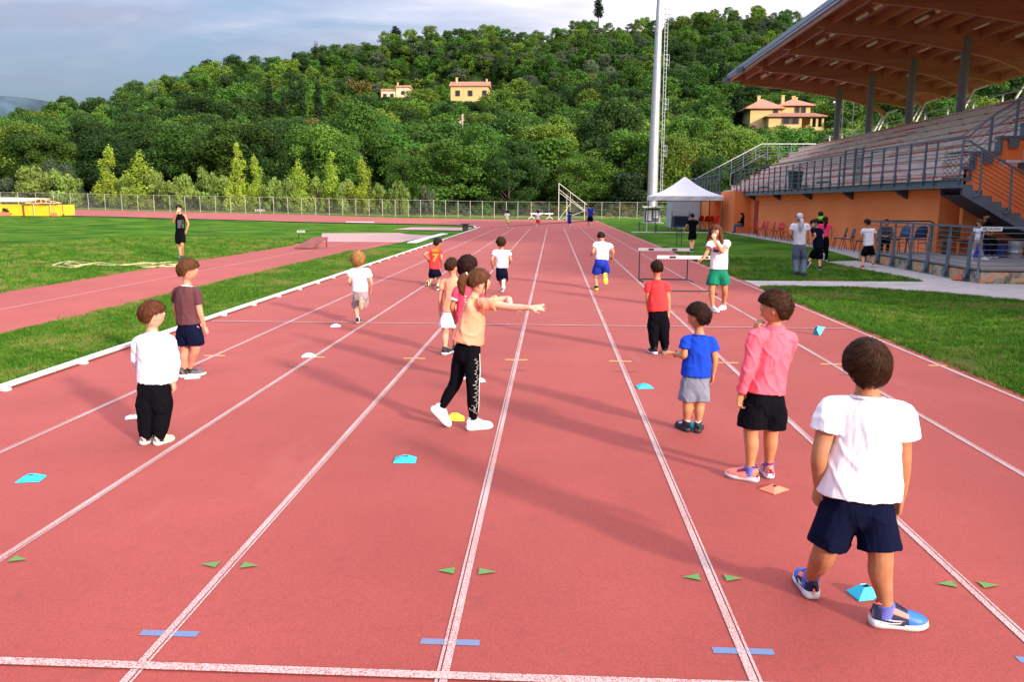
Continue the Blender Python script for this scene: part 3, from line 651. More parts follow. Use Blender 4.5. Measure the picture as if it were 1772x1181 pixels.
# unseen broad trees added behind the camera to shade the near right corner
for k, (s__, hh_) in enumerate(((6.5, 9.8), (11.5, 11.0), (17.0, 12.0))):
    tree(0.73*s__+17.7, 0.68*s__-19.0, hh_, hh_*1.15, 'broad', ('dark', 'mid', 'dark')[k], 1, k, ('broad shade tree added out of view near the start of the straight', 'middle of three shade trees added out of view near the start', 'shade tree added out of view, farthest of three from the track')[k], None, 1.0+k)
# bare tree on the ridge
p = AY(546, 66, 350); zb = TH(p.x, 350); e = empty('bare_tree', 'leafless tree with upright branches on the ridge at the left', 'tree', (p.x, 350, zb)); m_ = MB(); hh = p.z-zb
for k in range(9):
    a = k*0.7; m_.tube([(0, 0, 0), (0.3*math.cos(a), 0.3*math.sin(a), hh*0.6), (0.9*math.cos(a), 0.9*math.sin(a), hh*(0.8+0.2*((k*7) % 5)/5))], [0.22, 0.12, 0.04], 5)
m_.build('trunk', M_BARK, e)
# young poplars and willows in the strip behind the fence
PO = [(186, 252, 112, 34, 'leftmost young poplar behind the fence, bright yellow green'), (240, 262, 111, 40, 'second young poplar behind the fence, broad and feathery'), (409, 250, 110, 26, 'tall slim yellow green poplar, left one of a pair'), (440, 268, 110, 24, 'shorter yellow poplar, right one of a pair'),
      (515, 278, 109, 32, 'yellow green young poplar with a loose top, fourth group behind the fence'), (574, 265, 109, 32, 'tall yellow green poplar left of the huge rounded tree'), (626, 273, 108, 28, 'last slim yellow poplar on the right of the row')]
for k, (px, pyt, Y, wpx, lab) in enumerate(PO): by_px(px, pyt, Y, wpx*1.6, 'poplar', 'poplar', 0, lab, group='young poplars behind the fence', i=k % 3)
WI = [(20, 300, 114, 60), (60, 282, 112, 60), (105, 287, 112, 50), (268, 292, 111, 40), (300, 297, 110, 40), (320, 296, 111, 40), (358, 283, 110, 44), (385, 300, 110, 40), (470, 296, 109, 40), (497, 306, 108, 30), (545, 300, 109, 36), (600, 306, 108, 36), (655, 308, 107, 34), (690, 308, 107, 30), (735, 316, 106, 30), (220, 300, 112, 40)]
for k, (px, pyt, Y, wpx) in enumerate(WI):
    by_px(px, pyt, Y, wpx*1.6, 'bush', 'willow' if k not in (0, 14) else 'olive', 1, 'pale grey green willow bush in the strip behind the fence', group='willow bushes behind the fence', cat='bush', name='willow_bush', i=k % 4)
rb = AY(880, 198, 190); tree(rb.x, 190, AY(880, 190, 190).z-TH(rb.x, 190), 4.2, 'bush', 'red', 2, 1, 'small red leaved bush on the slope below the yellow farmhouse', None, 0, 'bush')
vp = AY(1305, 195, 196); tree(vp.x, 196, 5.5, 3.6, 'broad', 'red', 1, 1, 'purple leaved plum tree at the left corner of the big villa', None, 0, 'tree')
# low brambles and high grass along the wood's edge: nobody could count them
pts = []
for k in range(900):
    yy_ = rg.uniform(107, 131); xx = rg.uniform(-0.72, 0.30)*yy_
    if yy_ < 114 and rg.random() < 0.75: continue
    s_ = rg.uniform(0.5, 1.5)*(0.6 if yy_ < 116 else 1.3)
    pts.append(((xx, yy_, TH(xx, yy_)-0.05), (0, 0, rg.uniform(0, 6.28)), (s_*rg.uniform(0.9, 1.6), s_, s_), rg.randrange(6)))
instancer('undergrowth', pts, [shape('bush', 2, i, m) for m in ('olive', 'mid', 'rust') for i in (0, 1)], label='low brambles and tall grass along the edge of the wood', cat='undergrowth', kind='stuff')
# second band: scrub of the slope to close gaps between trunks
pts = []
for k in range(2600):
    yy_ = 126+(rg.random()**0.8)*300; xx = rg.uniform(-0.74, 0.64)*yy_; Yr, hr = ridge(xx/yy_)
    if yy_ > Yr+2: continue
    pxx, pyy = PX((xx, yy_, TH(xx, yy_)+2))
    if any(a-12 < pxx < b+12 and yy_ < Yh+9 and pyy < pb for (a, b, pb, Yh) in KEEP[:3]): continue
    s_ = rg.uniform(1.2, 2.9); pts.append(((xx, yy_, TH(xx, yy_)-0.1), (0, 0, rg.uniform(0, 6.28)), (s_*1.3, s_*1.3, s_), rg.randrange(6)))
instancer('hillside_scrub', pts, [shape('bush', 2, i, m) for m in ('dark', 'mid', 'dark') for i in (0, 1)], label='low scrub filling the gaps between the hillside trees', cat='scrub', kind='stuff')

# ---- houses
M_YWALL = mat('yellow_render', (0.56, 0.39, 0.165), 0.9, var=0.10, vscale=0.8, detail=6)
M_BWALL = mat('beige_render', (0.62, 0.47, 0.30), 0.9, var=0.12, vscale=0.8, detail=6)
M_TILE = mat('roof_tiles', (0.30, 0.12, 0.07), 0.9, col2=(0.42, 0.22, 0.15), vscale=2.2, bump=0.5, bscale=6, detail=5)
M_SHUT = mat('brown_shutter', (0.10, 0.05, 0.03), 0.7)
M_GLASSD = mat('dark_pane', (0.02, 0.025, 0.03), 0.15)
def window(e, mshut, x, y, z, w_, h_, nrm=(0, -1)):
    "opening on a wall that faces -Y (nrm 0,-1) or -X (nrm -1,0): frame with a pane set in it"
    m_ = MB(); g = MB()
    if nrm == (0, -1):
        m_.box(x-w_/2-0.08, x+w_/2+0.08, y-0.07, y+0.02, z-h_/2-0.08, z+h_/2+0.08); g.box(x-w_/2, x+w_/2, y-0.075, y-0.069, z-h_/2, z+h_/2)
        for s in (-1, 1): m_.box(x+s*(w_/2+0.02)-(w_*0.25 if s < 0 else 0), x+s*(w_/2+0.02)+(w_*0.25 if s > 0 else 0), y-0.12, y-0.075, z-h_/2, z+h_/2)
    else:
        m_.box(x-0.07, x+0.02, y-w_/2-0.08, y+w_/2+0.08, z-h_/2-0.08, z+h_/2+0.08); g.box(x-0.075, x-0.069, y-w_/2, y+w_/2, z-h_/2, z+h_/2)
    f = m_.build('window', mshut, e); g.build('pane', M_GLASSD, f)
def hip_roof(e, x0, x1, y0, y1, z, rise, ov=0.7, gable=False, name='roof'):
    m_ = MB(); a, b, c, d = x0-ov, x1+ov, y0-ov, y1+ov; yc = (c+d)/2; ins = 0 if gable else (d-c)/2*0.9
    if (b-a) >= (d-c) or gable:
        p, q = (a+ins, yc, z+rise), (b-ins, yc, z+rise)
        lo = [(a, c, z), (b, c, z), (b, d, z), (a, d, z)]
        m_.face([lo[0], lo[1], q, p]); m_.face([lo[2], lo[3], p, q]); m_.face([lo[1], lo[2], q]); m_.face([lo[3], lo[0], p])
    else:
        xc = (a+b)/2; ins = (b-a)/2*0.9; p, q = (xc, c+ins, z+rise), (xc, d-ins, z+rise); lo = [(a, c, z), (b, c, z), (b, d, z), (a, d, z)]
        m_.face([lo[1], lo[2], q, p]); m_.face([lo[3], lo[0], p, q]); m_.face([lo[0], lo[1], p]); m_.face([lo[2], lo[3], q])
    m_.box(a, b, c, d, z-0.22, z-0.003)
    # tile courses as ribs running up the front slope
    n = int((b-a)/0.45)
    if (b-a) >= (d-c) or gable:
        for k in range(1, n):
            x = a+(b-a)*k/n; t = min(1.0, max(0.05, min(x-a, b-x)/max(0.01, ins))) if ins > 0 else 1.0
            m_.bar((x, c+0.02, z+0.03), (x, c+(yc-c)*t, z+rise*t+0.02), 0.16, 0.09)
    return m_.build(name, M_TILE, e)
def chimney(r, x, y, z0, z1, w_=0.6):
    m_ = MB(); m_.box(x-w_/2, x+w_/2, y-w_/2, y+w_/2, z0, z1); m_.box(x-w_/2-0.1, x+w_/2+0.1, y-w_/2-0.1, y+w_/2+0.1, z1, z1+0.15); m_.build('chimney', M_YWALL, r)
# yellow farmhouse, middle of the hill
p0 = AY(780, 185, 290); p1 = AY(845, 185, 290); ztop = AY(800, 149.5, 290).z; zb = min(TH(p0.x, 290), ztop-8)
e = empty('farmhouse', 'yellow farmhouse with red tiled roof and three brown windows, middle of the hill', 'house', (p0.x, 290, zb)); W_ = p1.x-p0.x; H_ = ztop-zb
m_ = MB(); m_.box(0, W_, 0, 8, -3, H_); m_.build('wall', M_YWALL, e); rf = hip_roof(e, 0, W_, 0, 8, H_+0.25, 1.9, 0.5, True)
for q in (791-2, 813-3, 834): window(e, M_SHUT, (q-780)/FPX*290*1.0+0.6, 0, H_-(162-149.5)/FPX*290+0.3, 1.1, 1.8)
chimney(rf, 1.9, 2.5, H_+1.2, H_+3.2, 0.7); chimney(rf, W_-0.8, 3.5, H_+1.2, H_+2.8, 0.6)
# beige farmhouse
p0 = AY(660, 185, 305); ztop = AY(660, 154, 305).z; zb = min(TH(p0.x, 305), ztop-8)
e = empty('farmhouse', 'small beige stone farmhouse partly hidden by trees, left of the yellow one', 'house', (p0.x, 305, zb)); H_ = ztop-zb
m_ = MB(); m_.box(0, 5.6, 0, 7, -3, H_-0.6); m_.build('wall', M_BWALL, e); hip_roof(e, 0, 5.6, 0, 7, H_-0.35, 0.9, 0.3, True)
m_ = MB(); m_.box(5.62, 10.4, -0.4, 6, -3, H_+0.5); m_.build('wall', M_BWALL, e); rf = hip_roof(e, 5.62, 10.4, -0.4, 6, H_+0.75, 0.9, 0.3, True)
window(e, M_SHUT, 4.0, 0, H_-2.4, 0.9, 1.3); window(e, M_SHUT, 1.4, 0, H_-2.4, 0.9, 1.3); window(e, M_SHUT, 8.2, -0.4, H_-1.4, 0.9, 1.2); chimney(rf, 5.9, 2, H_+0.8, H_+2.4, 0.5)
# big villa on the right
YV = 205; s_ = YV/FPX; ox = AY(1290, 185, YV); zt = AY(1345, 181, YV).z
e = empty('villa', 'yellow villa with hipped red tiled roofs and a loggia beneath the grandstand roof', 'house', (ox.x, YV, zt-9))
def vx(px): return (px-1290)*s_*1.03
def vz(py): return AY(1345, py, YV).z-(zt-9)
m_ = MB(); m_.box(vx(1300), vx(1347), 1, 11, -4, vz(188)); m_.build('wall', M_YWALL, e)
m_ = MB(); m_.box(vx(1347)+0.02, vx(1397), 2.2, 10, -4, vz(183)); m_.build('wall', M_YWALL, e)
m_ = MB(); m_.box(vx(1325), vx(1410)-5, -1.8, 2.18, -4, vz(203)); m_.build('wall', M_YWALL, e)
r1 = hip_roof(e, vx(1296), vx(1350), 1, 11, vz(186), 2.6, 0.8); r2 = hip_roof(e, vx(1350), vx(1399), 2.2, 10, vz(180), 1.9, 0.8); hip_roof(e, vx(1325), vx(1410), -1.8, 2.1, vz(202), 0.9, 0.8, name='porch_roof')
for q in (1376, 1386): window(e, M_SHUT, vx(q), 2.2, vz(190), 0.8, 1.6)
window(e, M_SHUT, vx(1340), 1.0, vz(188.5)-0.5, 0.8, 1.2)
for q in (1352, 1366): window(e, M_SHUT, vx(q), -1.8, vz(210), 1.3, 1.5)
m_ = MB()
for q in (1392, 1401, 1410): m_.box(vx(q)-0.25, vx(q)+0.25, -1.7, -1.2, -1, vz(204))
m_.box(vx(1385), vx(1412), -1.9, 2, -1, vz(221)); m_.build('loggia', M_YWALL, e)
for q, hh in ((1319, 1.6), (1358, 1.7), (1375, 1.5), (1379, 1.2)): chimney(r1 if q < 1350 else r2, vx(q), 5.5, vz(178), vz(178)+hh+0.6, 0.7)
# hedge terraces behind the villa
for k, (py, pa, pb) in enumerate(((158, 1300, 1440), (166, 1296, 1420), (148, 1320, 1450))):
    a_, b_ = AY(pa, py, 240+k*12), AY(pb, py, 240+k*12); m_ = MB(); n = 16
    vv = crown_mesh(50+k, 2600, 0.02, 'bush'); vv[:, 0] *= (b_.x-a_.x)/1.7; vv[:, 1] *= 2.2; vv[:, 2] *= 3.0
    o = link('hedge', crown_obj_mesh(vv, LM['mid' if k != 1 else 'dark'], 'hedge'), None, None, label=['clipped hedge on the terrace just above the villa roof', 'lowest dark hedge on the terrace behind the villa', 'highest hedge on the terraces under the grandstand roof'][k], cat='hedge'); o.location = ((a_.x+b_.x)/2, 240+k*12, a_.z-2.4)
# utility pole
p = AY(800, 197, 165); zb = TH(p.x, 165); e = empty('utility_pole', 'grey wooden utility pole with a small crossarm rising from the trees', 'pole', (p.x, 165, zb)); m_ = MB(); m_.tube([(0, 0, -0.5), (0, 0, p.z-zb)], [0.26, 0.2], 8); m_.build('pole', mat('grey_wood', (0.42, 0.34, 0.27), 0.9), e)
m_ = MB(); m_.bar((-0.8, -0.15, p.z-zb-1.6), (0.5, -0.15, p.z-zb-1.2), 0.16); m_.box(-0.5, -0.2, -0.3, 0.0, p.z-zb-1.9, p.z-zb-1.3); m_.build('crossarm', MATS['grey_wood'], e)
# ================================================================ grandstand
M_ORANGE = mat('orange_render', (0.90, 0.205, 0.05), 0.92, col2=(0.94, 0.26, 0.075), vscale=0.5, bump=0.15, bscale=80, detail=8)
def stained(name, col, st, amt=0.52, sc=2.2):
    m = bpy.data.materials.new(name); m.use_nodes = True; t = m.node_tree; b = t.nodes['Principled BSDF']; b.inputs['Roughness'].default_value = 0.95
    tc = t.nodes.new('ShaderNodeTexCoord'); n = t.nodes.new('ShaderNodeTexNoise'); n.inputs['Scale'].default_value = sc; n.inputs['Detail'].default_value = 9; n.inputs['Roughness'].default_value = 0.65; t.links.new(tc.outputs['Object'], n.inputs['Vector'])
    r = t.nodes.new('ShaderNodeValToRGB'); e = r.color_ramp.elements; e[0].position = amt-0.07; e[1].position = amt+0.02; e[0].color = (*col, 1); e[1].color = (*st[0], 1); e2 = e.new(amt+0.12); e2.color = (*st[1], 1)
    t.links.new(n.outputs['Fac'], r.inputs[0]); t.links.new(r.outputs[0], b.inputs['Base Color']); bp = t.nodes.new('ShaderNodeBump'); bp.inputs['Distance'].default_value = 0.02; bp.inputs['Strength'].default_value = 0.6; t.links.new(n.outputs['Fac'], bp.inputs['Height']); t.links.new(bp.outputs[0], b.inputs['Normal']); return m
M_PLINTH = stained('weathered_plinth', (0.62, 0.24, 0.09), ((0.42, 0.36, 0.27), (0.16, 0.13, 0.07)), 0.50, 2.6)
M_STEEL = mat('blue_grey_steel', (0.115, 0.155, 0.19), 0.5, metal=0.3, var=0.1, vscale=2)
M_STEELD = mat('dark_steel', (0.065, 0.07, 0.085), 0.6, metal=0.3, var=0.15, vscale=2)
M_GALV = mat('galvanised', (0.46, 0.47, 0.48), 0.42, metal=0.6, var=0.08, vscale=3)
M_TERR = mat('terrace_concrete', (0.62, 0.48, 0.39), 0.95, col2=(0.78, 0.63, 0.53), vscale=1.2, bump=0.25, bscale=25, detail=9)
M_SEATR = mat('red_seat_paint', (0.72, 0.22, 0.17), 0.8, col2=(0.76, 0.38, 0.31), vscale=1.6, detail=7)
M_SEATG = mat('faded_seat', (0.68, 0.50, 0.42), 0.85, col2=(0.78, 0.62, 0.53), vscale=2.0, detail=7)
def wood(name, c1, c2, s=3.0, sc=(1, 0.08, 1)):
    m = bpy.data.materials.new(name); m.use_nodes = True; t = m.node_tree; b = t.nodes['Principled BSDF']; b.inputs['Roughness'].default_value = 0.6
    tc = t.nodes.new('ShaderNodeTexCoord'); mp = t.nodes.new('ShaderNodeMapping'); mp.inputs['Scale'].default_value = sc; n = t.nodes.new('ShaderNodeTexNoise'); n.inputs['Scale'].default_value = s; n.inputs['Detail'].default_value = 8
    t.links.new(tc.outputs['Object'], mp.inputs[0]); t.links.new(mp.outputs[0], n.inputs['Vector']); r = t.nodes.new('ShaderNodeValToRGB'); r.color_ramp.elements[0].position = 0.35; r.color_ramp.elements[1].position = 0.65
    r.color_ramp.elements[0].color = (*c1, 1); r.color_ramp.elements[1].color = (*c2, 1); t.links.new(n.outputs['Fac'], r.inputs[0]); t.links.new(r.outputs[0], b.inputs['Base Color']); return m
M_GLULAM = wood('glulam', (0.36, 0.125, 0.065), (0.46, 0.175, 0.095), 4, (0.1, 1, 1))
M_PURLIN = wood('purlin_wood', (0.36, 0.13, 0.075), (0.46, 0.18, 0.105), 4)
M_DECK = wood('roof_boards', (0.28, 0.095, 0.06), (0.38, 0.14, 0.085), 5)
M_FASC = wood('fascia_wood', (0.30, 0.13, 0.085), (0.38, 0.18, 0.12), 3)
M_TIN = mat('grey_flashing', (0.30, 0.33, 0.42), 0.5, metal=0.2)
M_TUBEL = mat('lamp_tube', (0.75, 0.68, 0.60), 0.4)
Y0, Y1 = 26.0, 64.0
gs = empty('grandstand', 'long orange grandstand with red seat rows under a big wooden roof', 'grandstand', (12.0, 26.0, 0))
def P_(x, y, z): return (x-12.0, y-26.0, z)
def B_(m, x0, x1, y0, y1, z0, z1): m.box(x0-12.0, x1-12.0, y0-26.0, y1-26.0, z0, z1)
# walls below the terraces
m = MB(); B_(m, 12.35, 12.65, 26.9, 52.0, 0, 2.30); m.build('wall', M_ORANGE, gs)
m = MB(); B_(m, 12.66, 30, 26.9, 27.15, 0, 2.62); m.build('wall', M_ORANGE, gs)
m = MB(); B_(m, 11.35, 12.64, 52.02, 56.2, 0, 2.6); m.build('wall', M_ORANGE, gs)
m = MB(); B_(m, 11.15, 12.30, 59.5, 63.8, 0, 2.12); m.build('wall', M_ORANGE, gs)
m = MB(); B_(m, 12.31, 20, 57.0, 64.0, 0, 2.6); m.build('wall', M_ORANGE, gs)
m = MB(); B_(m, 16.3, 26, 4, 24.4, 0, 8.2); B_(m, 16.1, 26.2, 3.8, 24.6, 8.203, 8.4); m.build('shade_block', M_ORANGE, gs)  # unseen block beside the deck, added and sized to shade the side wall
d = MB(); B_(d, 12.30, 12.345, 50.0, 50.85, 0.05, 2.0) ; dd = d.build('door', mat('red_door', (0.42, 0.03, 0.02), 0.6), gs)
h = MB(); B_(h, 12.27, 12.30, 50.1, 50.16, 0.95, 1.05); h.build('handle', M_GALV, dd)
# walkway slab with steel edge and brackets
m = MB(); B_(m, 11.92, 12.94, 26.25, 54.5, 2.36, 2.56); m.build('walkway', M_TERR, gs)
m = MB(); B_(m, 11.86, 11.915, 24.6, 54.5, 2.32, 2.57); B_(m, 11.80, 11.918, 24.6, 54.5, 2.555, 2.575); m.build('walkway_edge', M_STEEL, gs)
m = MB(); B_(m, 11.5, 12.95, 57.2, 75, 2.2, 2.62); m.build('walkway', M_TERR, gs)
m = MB(); B_(m, 11.44, 11.495, 57.1, 75, 2.15, 2.66); m.build('walkway_edge', M_STEEL, gs)
for y in (51, 45.4, 40.0, 34.6, 29.4):
    m = MB(); xs = [11.95, 12.349]
    pr = [(11.95, 2.355), (12.349, 2.355), (12.349, 2.02), (11.95, 2.26)]
    m.add([P_(x, y-0.11, z) for x, z in pr]+[P_(x, y+0.11, z) for x, z in pr], [(0, 1, 2, 3), (7, 6, 5, 4), (0, 4, 5, 1), (1, 5, 6, 2), (2, 6, 7, 3), (3, 7, 4, 0)]); m.build('bracket', M_STEELD, gs)
# terraces
NR = 9; rnd = random.Random(4)
for k in range(NR):
    x0 = 12.95+0.70*k; z = 2.72+0.40*k; ya = 26.2; yb = 64.0
    m = MB(); B_(m, x0, x0+0.70 if k < NR-1 else 20.6, ya, yb, z-0.55, z); tr_ = m.build('terrace_step', M_TERR, gs)
    y = ya+0.15
    while y < yb-1:
        L = rnd.choice((1.4, 2.2, 3.4, 4.6)); L = min(L, yb-y); far = (y-26)/38
        red = rnd.random() < (0.62-0.3*far) and not (y > 57 and k > 3 and rnd.random() < 0.6)
        m = MB(); B_(m, x0-0.05, x0+0.34, y, y+L-0.03, z+0.045, z+0.085); B_(m, x0+0.02, x0+0.06, y+0.1, y+L-0.12, z+0.001, z+0.045); m.build('seat_plank', M_SEATR if red else M_SEATG, tr_); y += L
    for ya_ in (30.6, 41.5, 53.0):
        m = MB(); B_(m, x0-0.36, x0-0.055, ya_, ya_+0.9, z-0.398, z-0.19); m.build('aisle_step', M_STEELD if (k+int(ya_)) % 3 == 0 else M_TERR, tr_)
# side wall of the terraces, stepping up with them
m = MB()
st = [(12.66, 12.85, 2.9), (12.85, 13.57, 3.34), (13.57, 14.28, 3.80), (14.28, 15.0, 4.2), (15.0, 15.7, 4.6), (15.7, 16.4, 5.0), (16.4, 17.1, 5.4), (17.1, 17.8, 5.8), (17.8, 20.6, 6.1)]
for a, b, z in st: B_(m, a, b, 26.0, 26.19, 2.3 if a < 13 else z-0.6, z-0.003)
B_(m, 12.66, 20.6, 26.002, 26.188, 0, 3.0); m.build('side_wall', M_ORANGE, gs)
for a, b, z in st:
    m = MB(); B_(m, a-0.05, b+0.05, 25.93, 26.25, z, z+0.10); B_(m, b-0.03, b+0.05, 25.93, 26.25, z+0.102, z+0.42); m.build('wall_capping', M_STEEL, gs)
    if a > 12.8:
        m = MB(); B_(m, (a+b)/2-0.14, (a+b)/2+0.14, 25.86, 25.925, z-0.26, z+0.02); B_(m, (a+b)/2-0.03, (a+b)/2+0.03, 25.85, 25.92, z, z+1.15); m.build('rail_post', M_STEEL, gs)
for hgt in (1.15, 0.95, 0.75, 0.55, 0.35):
    m = MB(); pts = [P_(11.9, 25.95, 2.57+hgt), P_(12.6, 25.9, 2.75+hgt)]+[P_((a+b)/2, 25.88, z+hgt) for a, b, z in st[1:]]
    for a_, b_ in zip(pts[:-1], pts[1:]): m.bar(a_, b_, 0.05 if hgt > 1 else 0.018, 0.04 if hgt > 1 else 0.018)
    m.build('rail', M_STEEL, gs)
m = MB(); B_(m, 14.15, 15.4, 25.7, 25.99, 2.95, 3.1); m.build('ledge', M_STEELD, gs)
# diamond mesh guard at the stair head
m = MB()
for k in range(-5, 9):
    for s in (1, -1):
        x0, x1 = 12.0+0.15*k, 12.0+0.15*k+0.75*s; z0, z1 = 2.62, 3.45
        pa, pb = Vector((x0, 0, z0)), Vector((x1, 0, z1))
        t0, t1 = 0.0, 1.0
        for _ in range(1):
            lo, hi = 11.95, 12.75; dx = x1-x0
            ta, tb = (lo-x0)/dx, (hi-x0)/dx
            if ta > tb: ta, tb = tb, ta
            t0, t1 = max(t0, ta), min(t1, tb)
        if t1 > t0: q0, q1 = pa.lerp(pb, t0), pa.lerp(pb, t1); m.bar(P_(q0.x, 25.98, q0.z), P_(q1.x, 25.98, q1.z), 0.012)
m.bar(P_(11.93, 25.98, 2.6), P_(12.77, 25.98, 2.6), 0.06, 0.1); m.bar(P_(12.77, 25.98, 2.6), P_(12.77, 25.98, 3.2), 0.06); m.build('mesh_guard', M_STEEL, gs)
# front railing of the walkway
rp = MB(); rp.box(-0.06, 0.06, -0.03, 0.03, -0.12, 0.0); rp.box(-0.03, 0.05, -0.055, 0.055, -0.0, 0.28); rp.box(-0.018, 0.03, -0.045, 0.045, 0.28, 1.22)
rpm = rp.mesh('rail_post'); rpm.materials.append(M_STEEL); ys = []
y = 27.1
while y < 54.6:
    if not 32.4 < y < 34.0:
        o = link('rail_post', rpm, None, gs); o.location = P_(11.86, y, 2.56); ys.append(y)
    y += 1.12
for hgt, w_ in ((1.22, 0.055), (1.0, 0.02), (0.8, 0.02), (0.6, 0.02), (0.4, 0.02), (0.2, 0.02)):
    m = MB(); m.bar(P_(11.86, 24.7, 2.56+hgt), P_(11.86, 54.5, 2.56+hgt+0.16), w_); m.build('rail', M_STEEL, gs)
for y in (26.3, 24.7):
    m = MB(); m.tube([P_(11.86, y, 3.75), P_(11.84, y, 2.75), P_(11.80, y, 2.5), P_(11.86, y, 2.42)], 0.032, 8); m.build('rail_post', M_STEEL, gs)
# double gate frame in the railing
g = MB()
for y in (32.3, 33.05, 33.1, 34.2): g.bar(P_(11.80, y, 2.56), P_(11.80, y, 3.98), 0.07)
for z in (2.75, 3.05, 3.3, 3.55, 3.8, 3.96): g.bar(P_(11.80, 32.3, z), P_(11.80, 34.2, z), 0.025)
for k in range(1, 6): g.bar(P_(11.80, 32.3+k*0.13, 2.7), P_(11.80, 32.3+k*0.13, 3.7), 0.02)
g.build('gate', M_STEEL, gs)
# far gallery railing
y = 57.3
while y < 75:
    o = link('rail_post', rpm, None, gs); o.location = P_(11.44, y, 2.62); y += 1.15
m = MB()
for hgt, w_ in ((1.2, 0.055), (0.9, 0.02), (0.6, 0.02), (0.3, 0.02)): m.bar(P_(11.44, 57.1, 2.62+hgt), P_(11.44, 75, 2.62+hgt), w_)
m.build('rail', M_STEEL, gs)
# end railing climbing at the far side
er = [(11.3, 3.75), (16.4, 6.5), (20.6, 6.5)]
for dz, w_ in ((0, 0.07), (-0.22, 0.022), (-0.44, 0.022), (-0.66, 0.022), (-0.88, 0.022), (-1.06, 0.022)):
    m = MB()
    for a_, b_ in zip(er[:-1], er[1:]): m.bar(P_(a_[0], 66.5, a_[1]+dz), P_(b_[0], 66.5, b_[1]+dz), w_)
    m.build('rail', M_GALV if dz == 0 else M_STEEL, gs)
for k in range(11):
    x = 11.35+k*0.92; z = interp(er, x); m = MB(); m.bar(P_(x, 66.5, z-1.25), P_(x, 66.5, z), 0.05); m.build('rail_post', M_STEEL, gs)
m = MB(); m.bar(P_(13.6, 64.2, 4.1), P_(16.2, 64.2, 5.6), 0.05); m.bar(P_(13.6, 64.2, 3.2), P_(13.6, 64.2, 4.1), 0.05); m.bar(P_(16.2, 64.2, 4.6), P_(16.2, 64.2, 5.6), 0.05); m.build('handrail', M_GALV, gs)
# low railing frame in the middle of the far terraces
m = MB()
for k in range(7): m.bar(P_(12.6+k*0.35, 58.2, 2.9+k*0.2), P_(12.6+k*0.35, 58.2, 4.0+k*0.2), 0.06)
m.bar(P_(12.6, 58.2, 4.0), P_(14.7, 58.2, 5.2), 0.06); m.bar(P_(12.6, 58.2, 3.5), P_(14.7, 58.2, 4.7), 0.04); m.build('aisle_rail', M_STEEL, gs)
# back rail
y = 26.3; bp_ = MB(); bp_.box(-0.035, 0.035, -0.05, 0.05, 0, 0.82); bpm = bp_.mesh('rail_post'); bpm.materials.append(M_GALV)
while y < 64: o = link('rail_post', bpm, None, gs); o.location = P_(20.4, y, 6.0); y += 2.6
for z in (6.86, 6.5):
    m = MB(); m.bar(P_(20.4, 26.0, z), P_(20.4, 64.0, z-0.15), 0.045); m.build('rail', M_GALV, gs)
for y_ in (28.2, 29.8):
    m = MB(); m.tube([P_(14.2, y_, 4.2), P_(15.6, y_, 5.1), P_(17.6, y_, 6.2), P_(19.8, y_, 6.5)], 0.03, 6); m.build('handrail', M_GALV, gs)
# ---- roof
TOPC = [(11.75, 10.36), (13.0, 10.36), (15.0, 10.28), (17.0, 10.12), (19.0, 9.85), (20.5, 9.52), (22.0, 9.08), (23.2, 8.66), (24.0, 8.42)]
def topz(x): return interp(TOPC, x)
RY0, RY1 = 17.6, 57.2; BY = [56.5, 50.9, 45.3, 39.75, 34.2, 28.6, 23.1]
m = MB(); xs = np.linspace(11.75, 24.0, 15)
for a, b in zip(xs[:-1], xs[1:]):
    za, zb_ = topz(a), topz(b)
    m.add([P_(a, RY0, za-0.07), P_(b, RY0, zb_-0.07), P_(b, RY1, zb_-0.07), P_(a, RY1, za-0.07), P_(a, RY0, za+0.03), P_(b, RY0, zb_+0.03), P_(b, RY1, zb_+0.03), P_(a, RY1, za+0.03)],
          [(0, 3, 2, 1), (4, 5, 6, 7), (0, 1, 5, 4), (2, 3, 7, 6)])
roof = m.build('roof', M_DECK, gs)
def beam_depth(x): return 0.42+0.42*sstep(12, 18, x)-0.35*sstep(20.5, 23.2, x)
for by in BY:
    m = MB(); xs = np.linspace(11.95, 23.4, 26); hw = 0.11
    for a, b in zip(xs[:-1], xs[1:]):
        ta, tb = topz(a)-0.075, topz(b)-0.075; ba, bb_ = ta-beam_depth(a), tb-beam_depth(b)
        m.add([P_(a, by-hw, ba), P_(b, by-hw, bb_), P_(b, by+hw, bb_), P_(a, by+hw, ba), P_(a, by-hw, ta), P_(b, by-hw, tb), P_(b, by+hw, tb), P_(a, by+hw, ta)],
              [(0, 3, 2, 1), (0, 1, 5, 4), (2, 3, 7, 6)])
    m.build('beam', M_GLULAM, roof)
    # lower curved member that swings down to the strut
    m = MB(); cc = [(12.4, 9.78), (14.5, 9.58), (16.5, 9.30), (18.5, 8.95), (20.0, 8.60), (21.2, 8.15), (21.9, 7.7)]
    xs = np.linspace(12.4, 21.9, 22)
    for a, b in zip(xs[:-1], xs[1:]):
        za, zb_ = interp(cc, a), interp(cc, b)
        m.add([P_(a, by-0.09, za-0.16), P_(b, by-0.09, zb_-0.16), P_(b, by+0.09, zb_-0.16), P_(a, by+0.09, za-0.16), P_(a, by-0.09, za+0.16), P_(b, by-0.09, zb_+0.16), P_(b, by+0.09, zb_+0.16), P_(a, by+0.09, za+0.16)],
              [(0, 3, 2, 1), (0, 1, 5, 4), (2, 3, 7, 6), (4, 5, 6, 7)])
    m.build('arched_beam', M_GLULAM, roof)
for i, (yb, ya) in enumerate(zip([RY1]+BY, BY+[RY0])):
    for k in range(12):
        x = 12.6+k*0.97; z = topz(x)-0.08
        m = MB(); B_(m, x-0.05, x+0.05, ya+0.115, yb-0.115, z-0.36, z); m.build('purlin', M_PURLIN, roof)
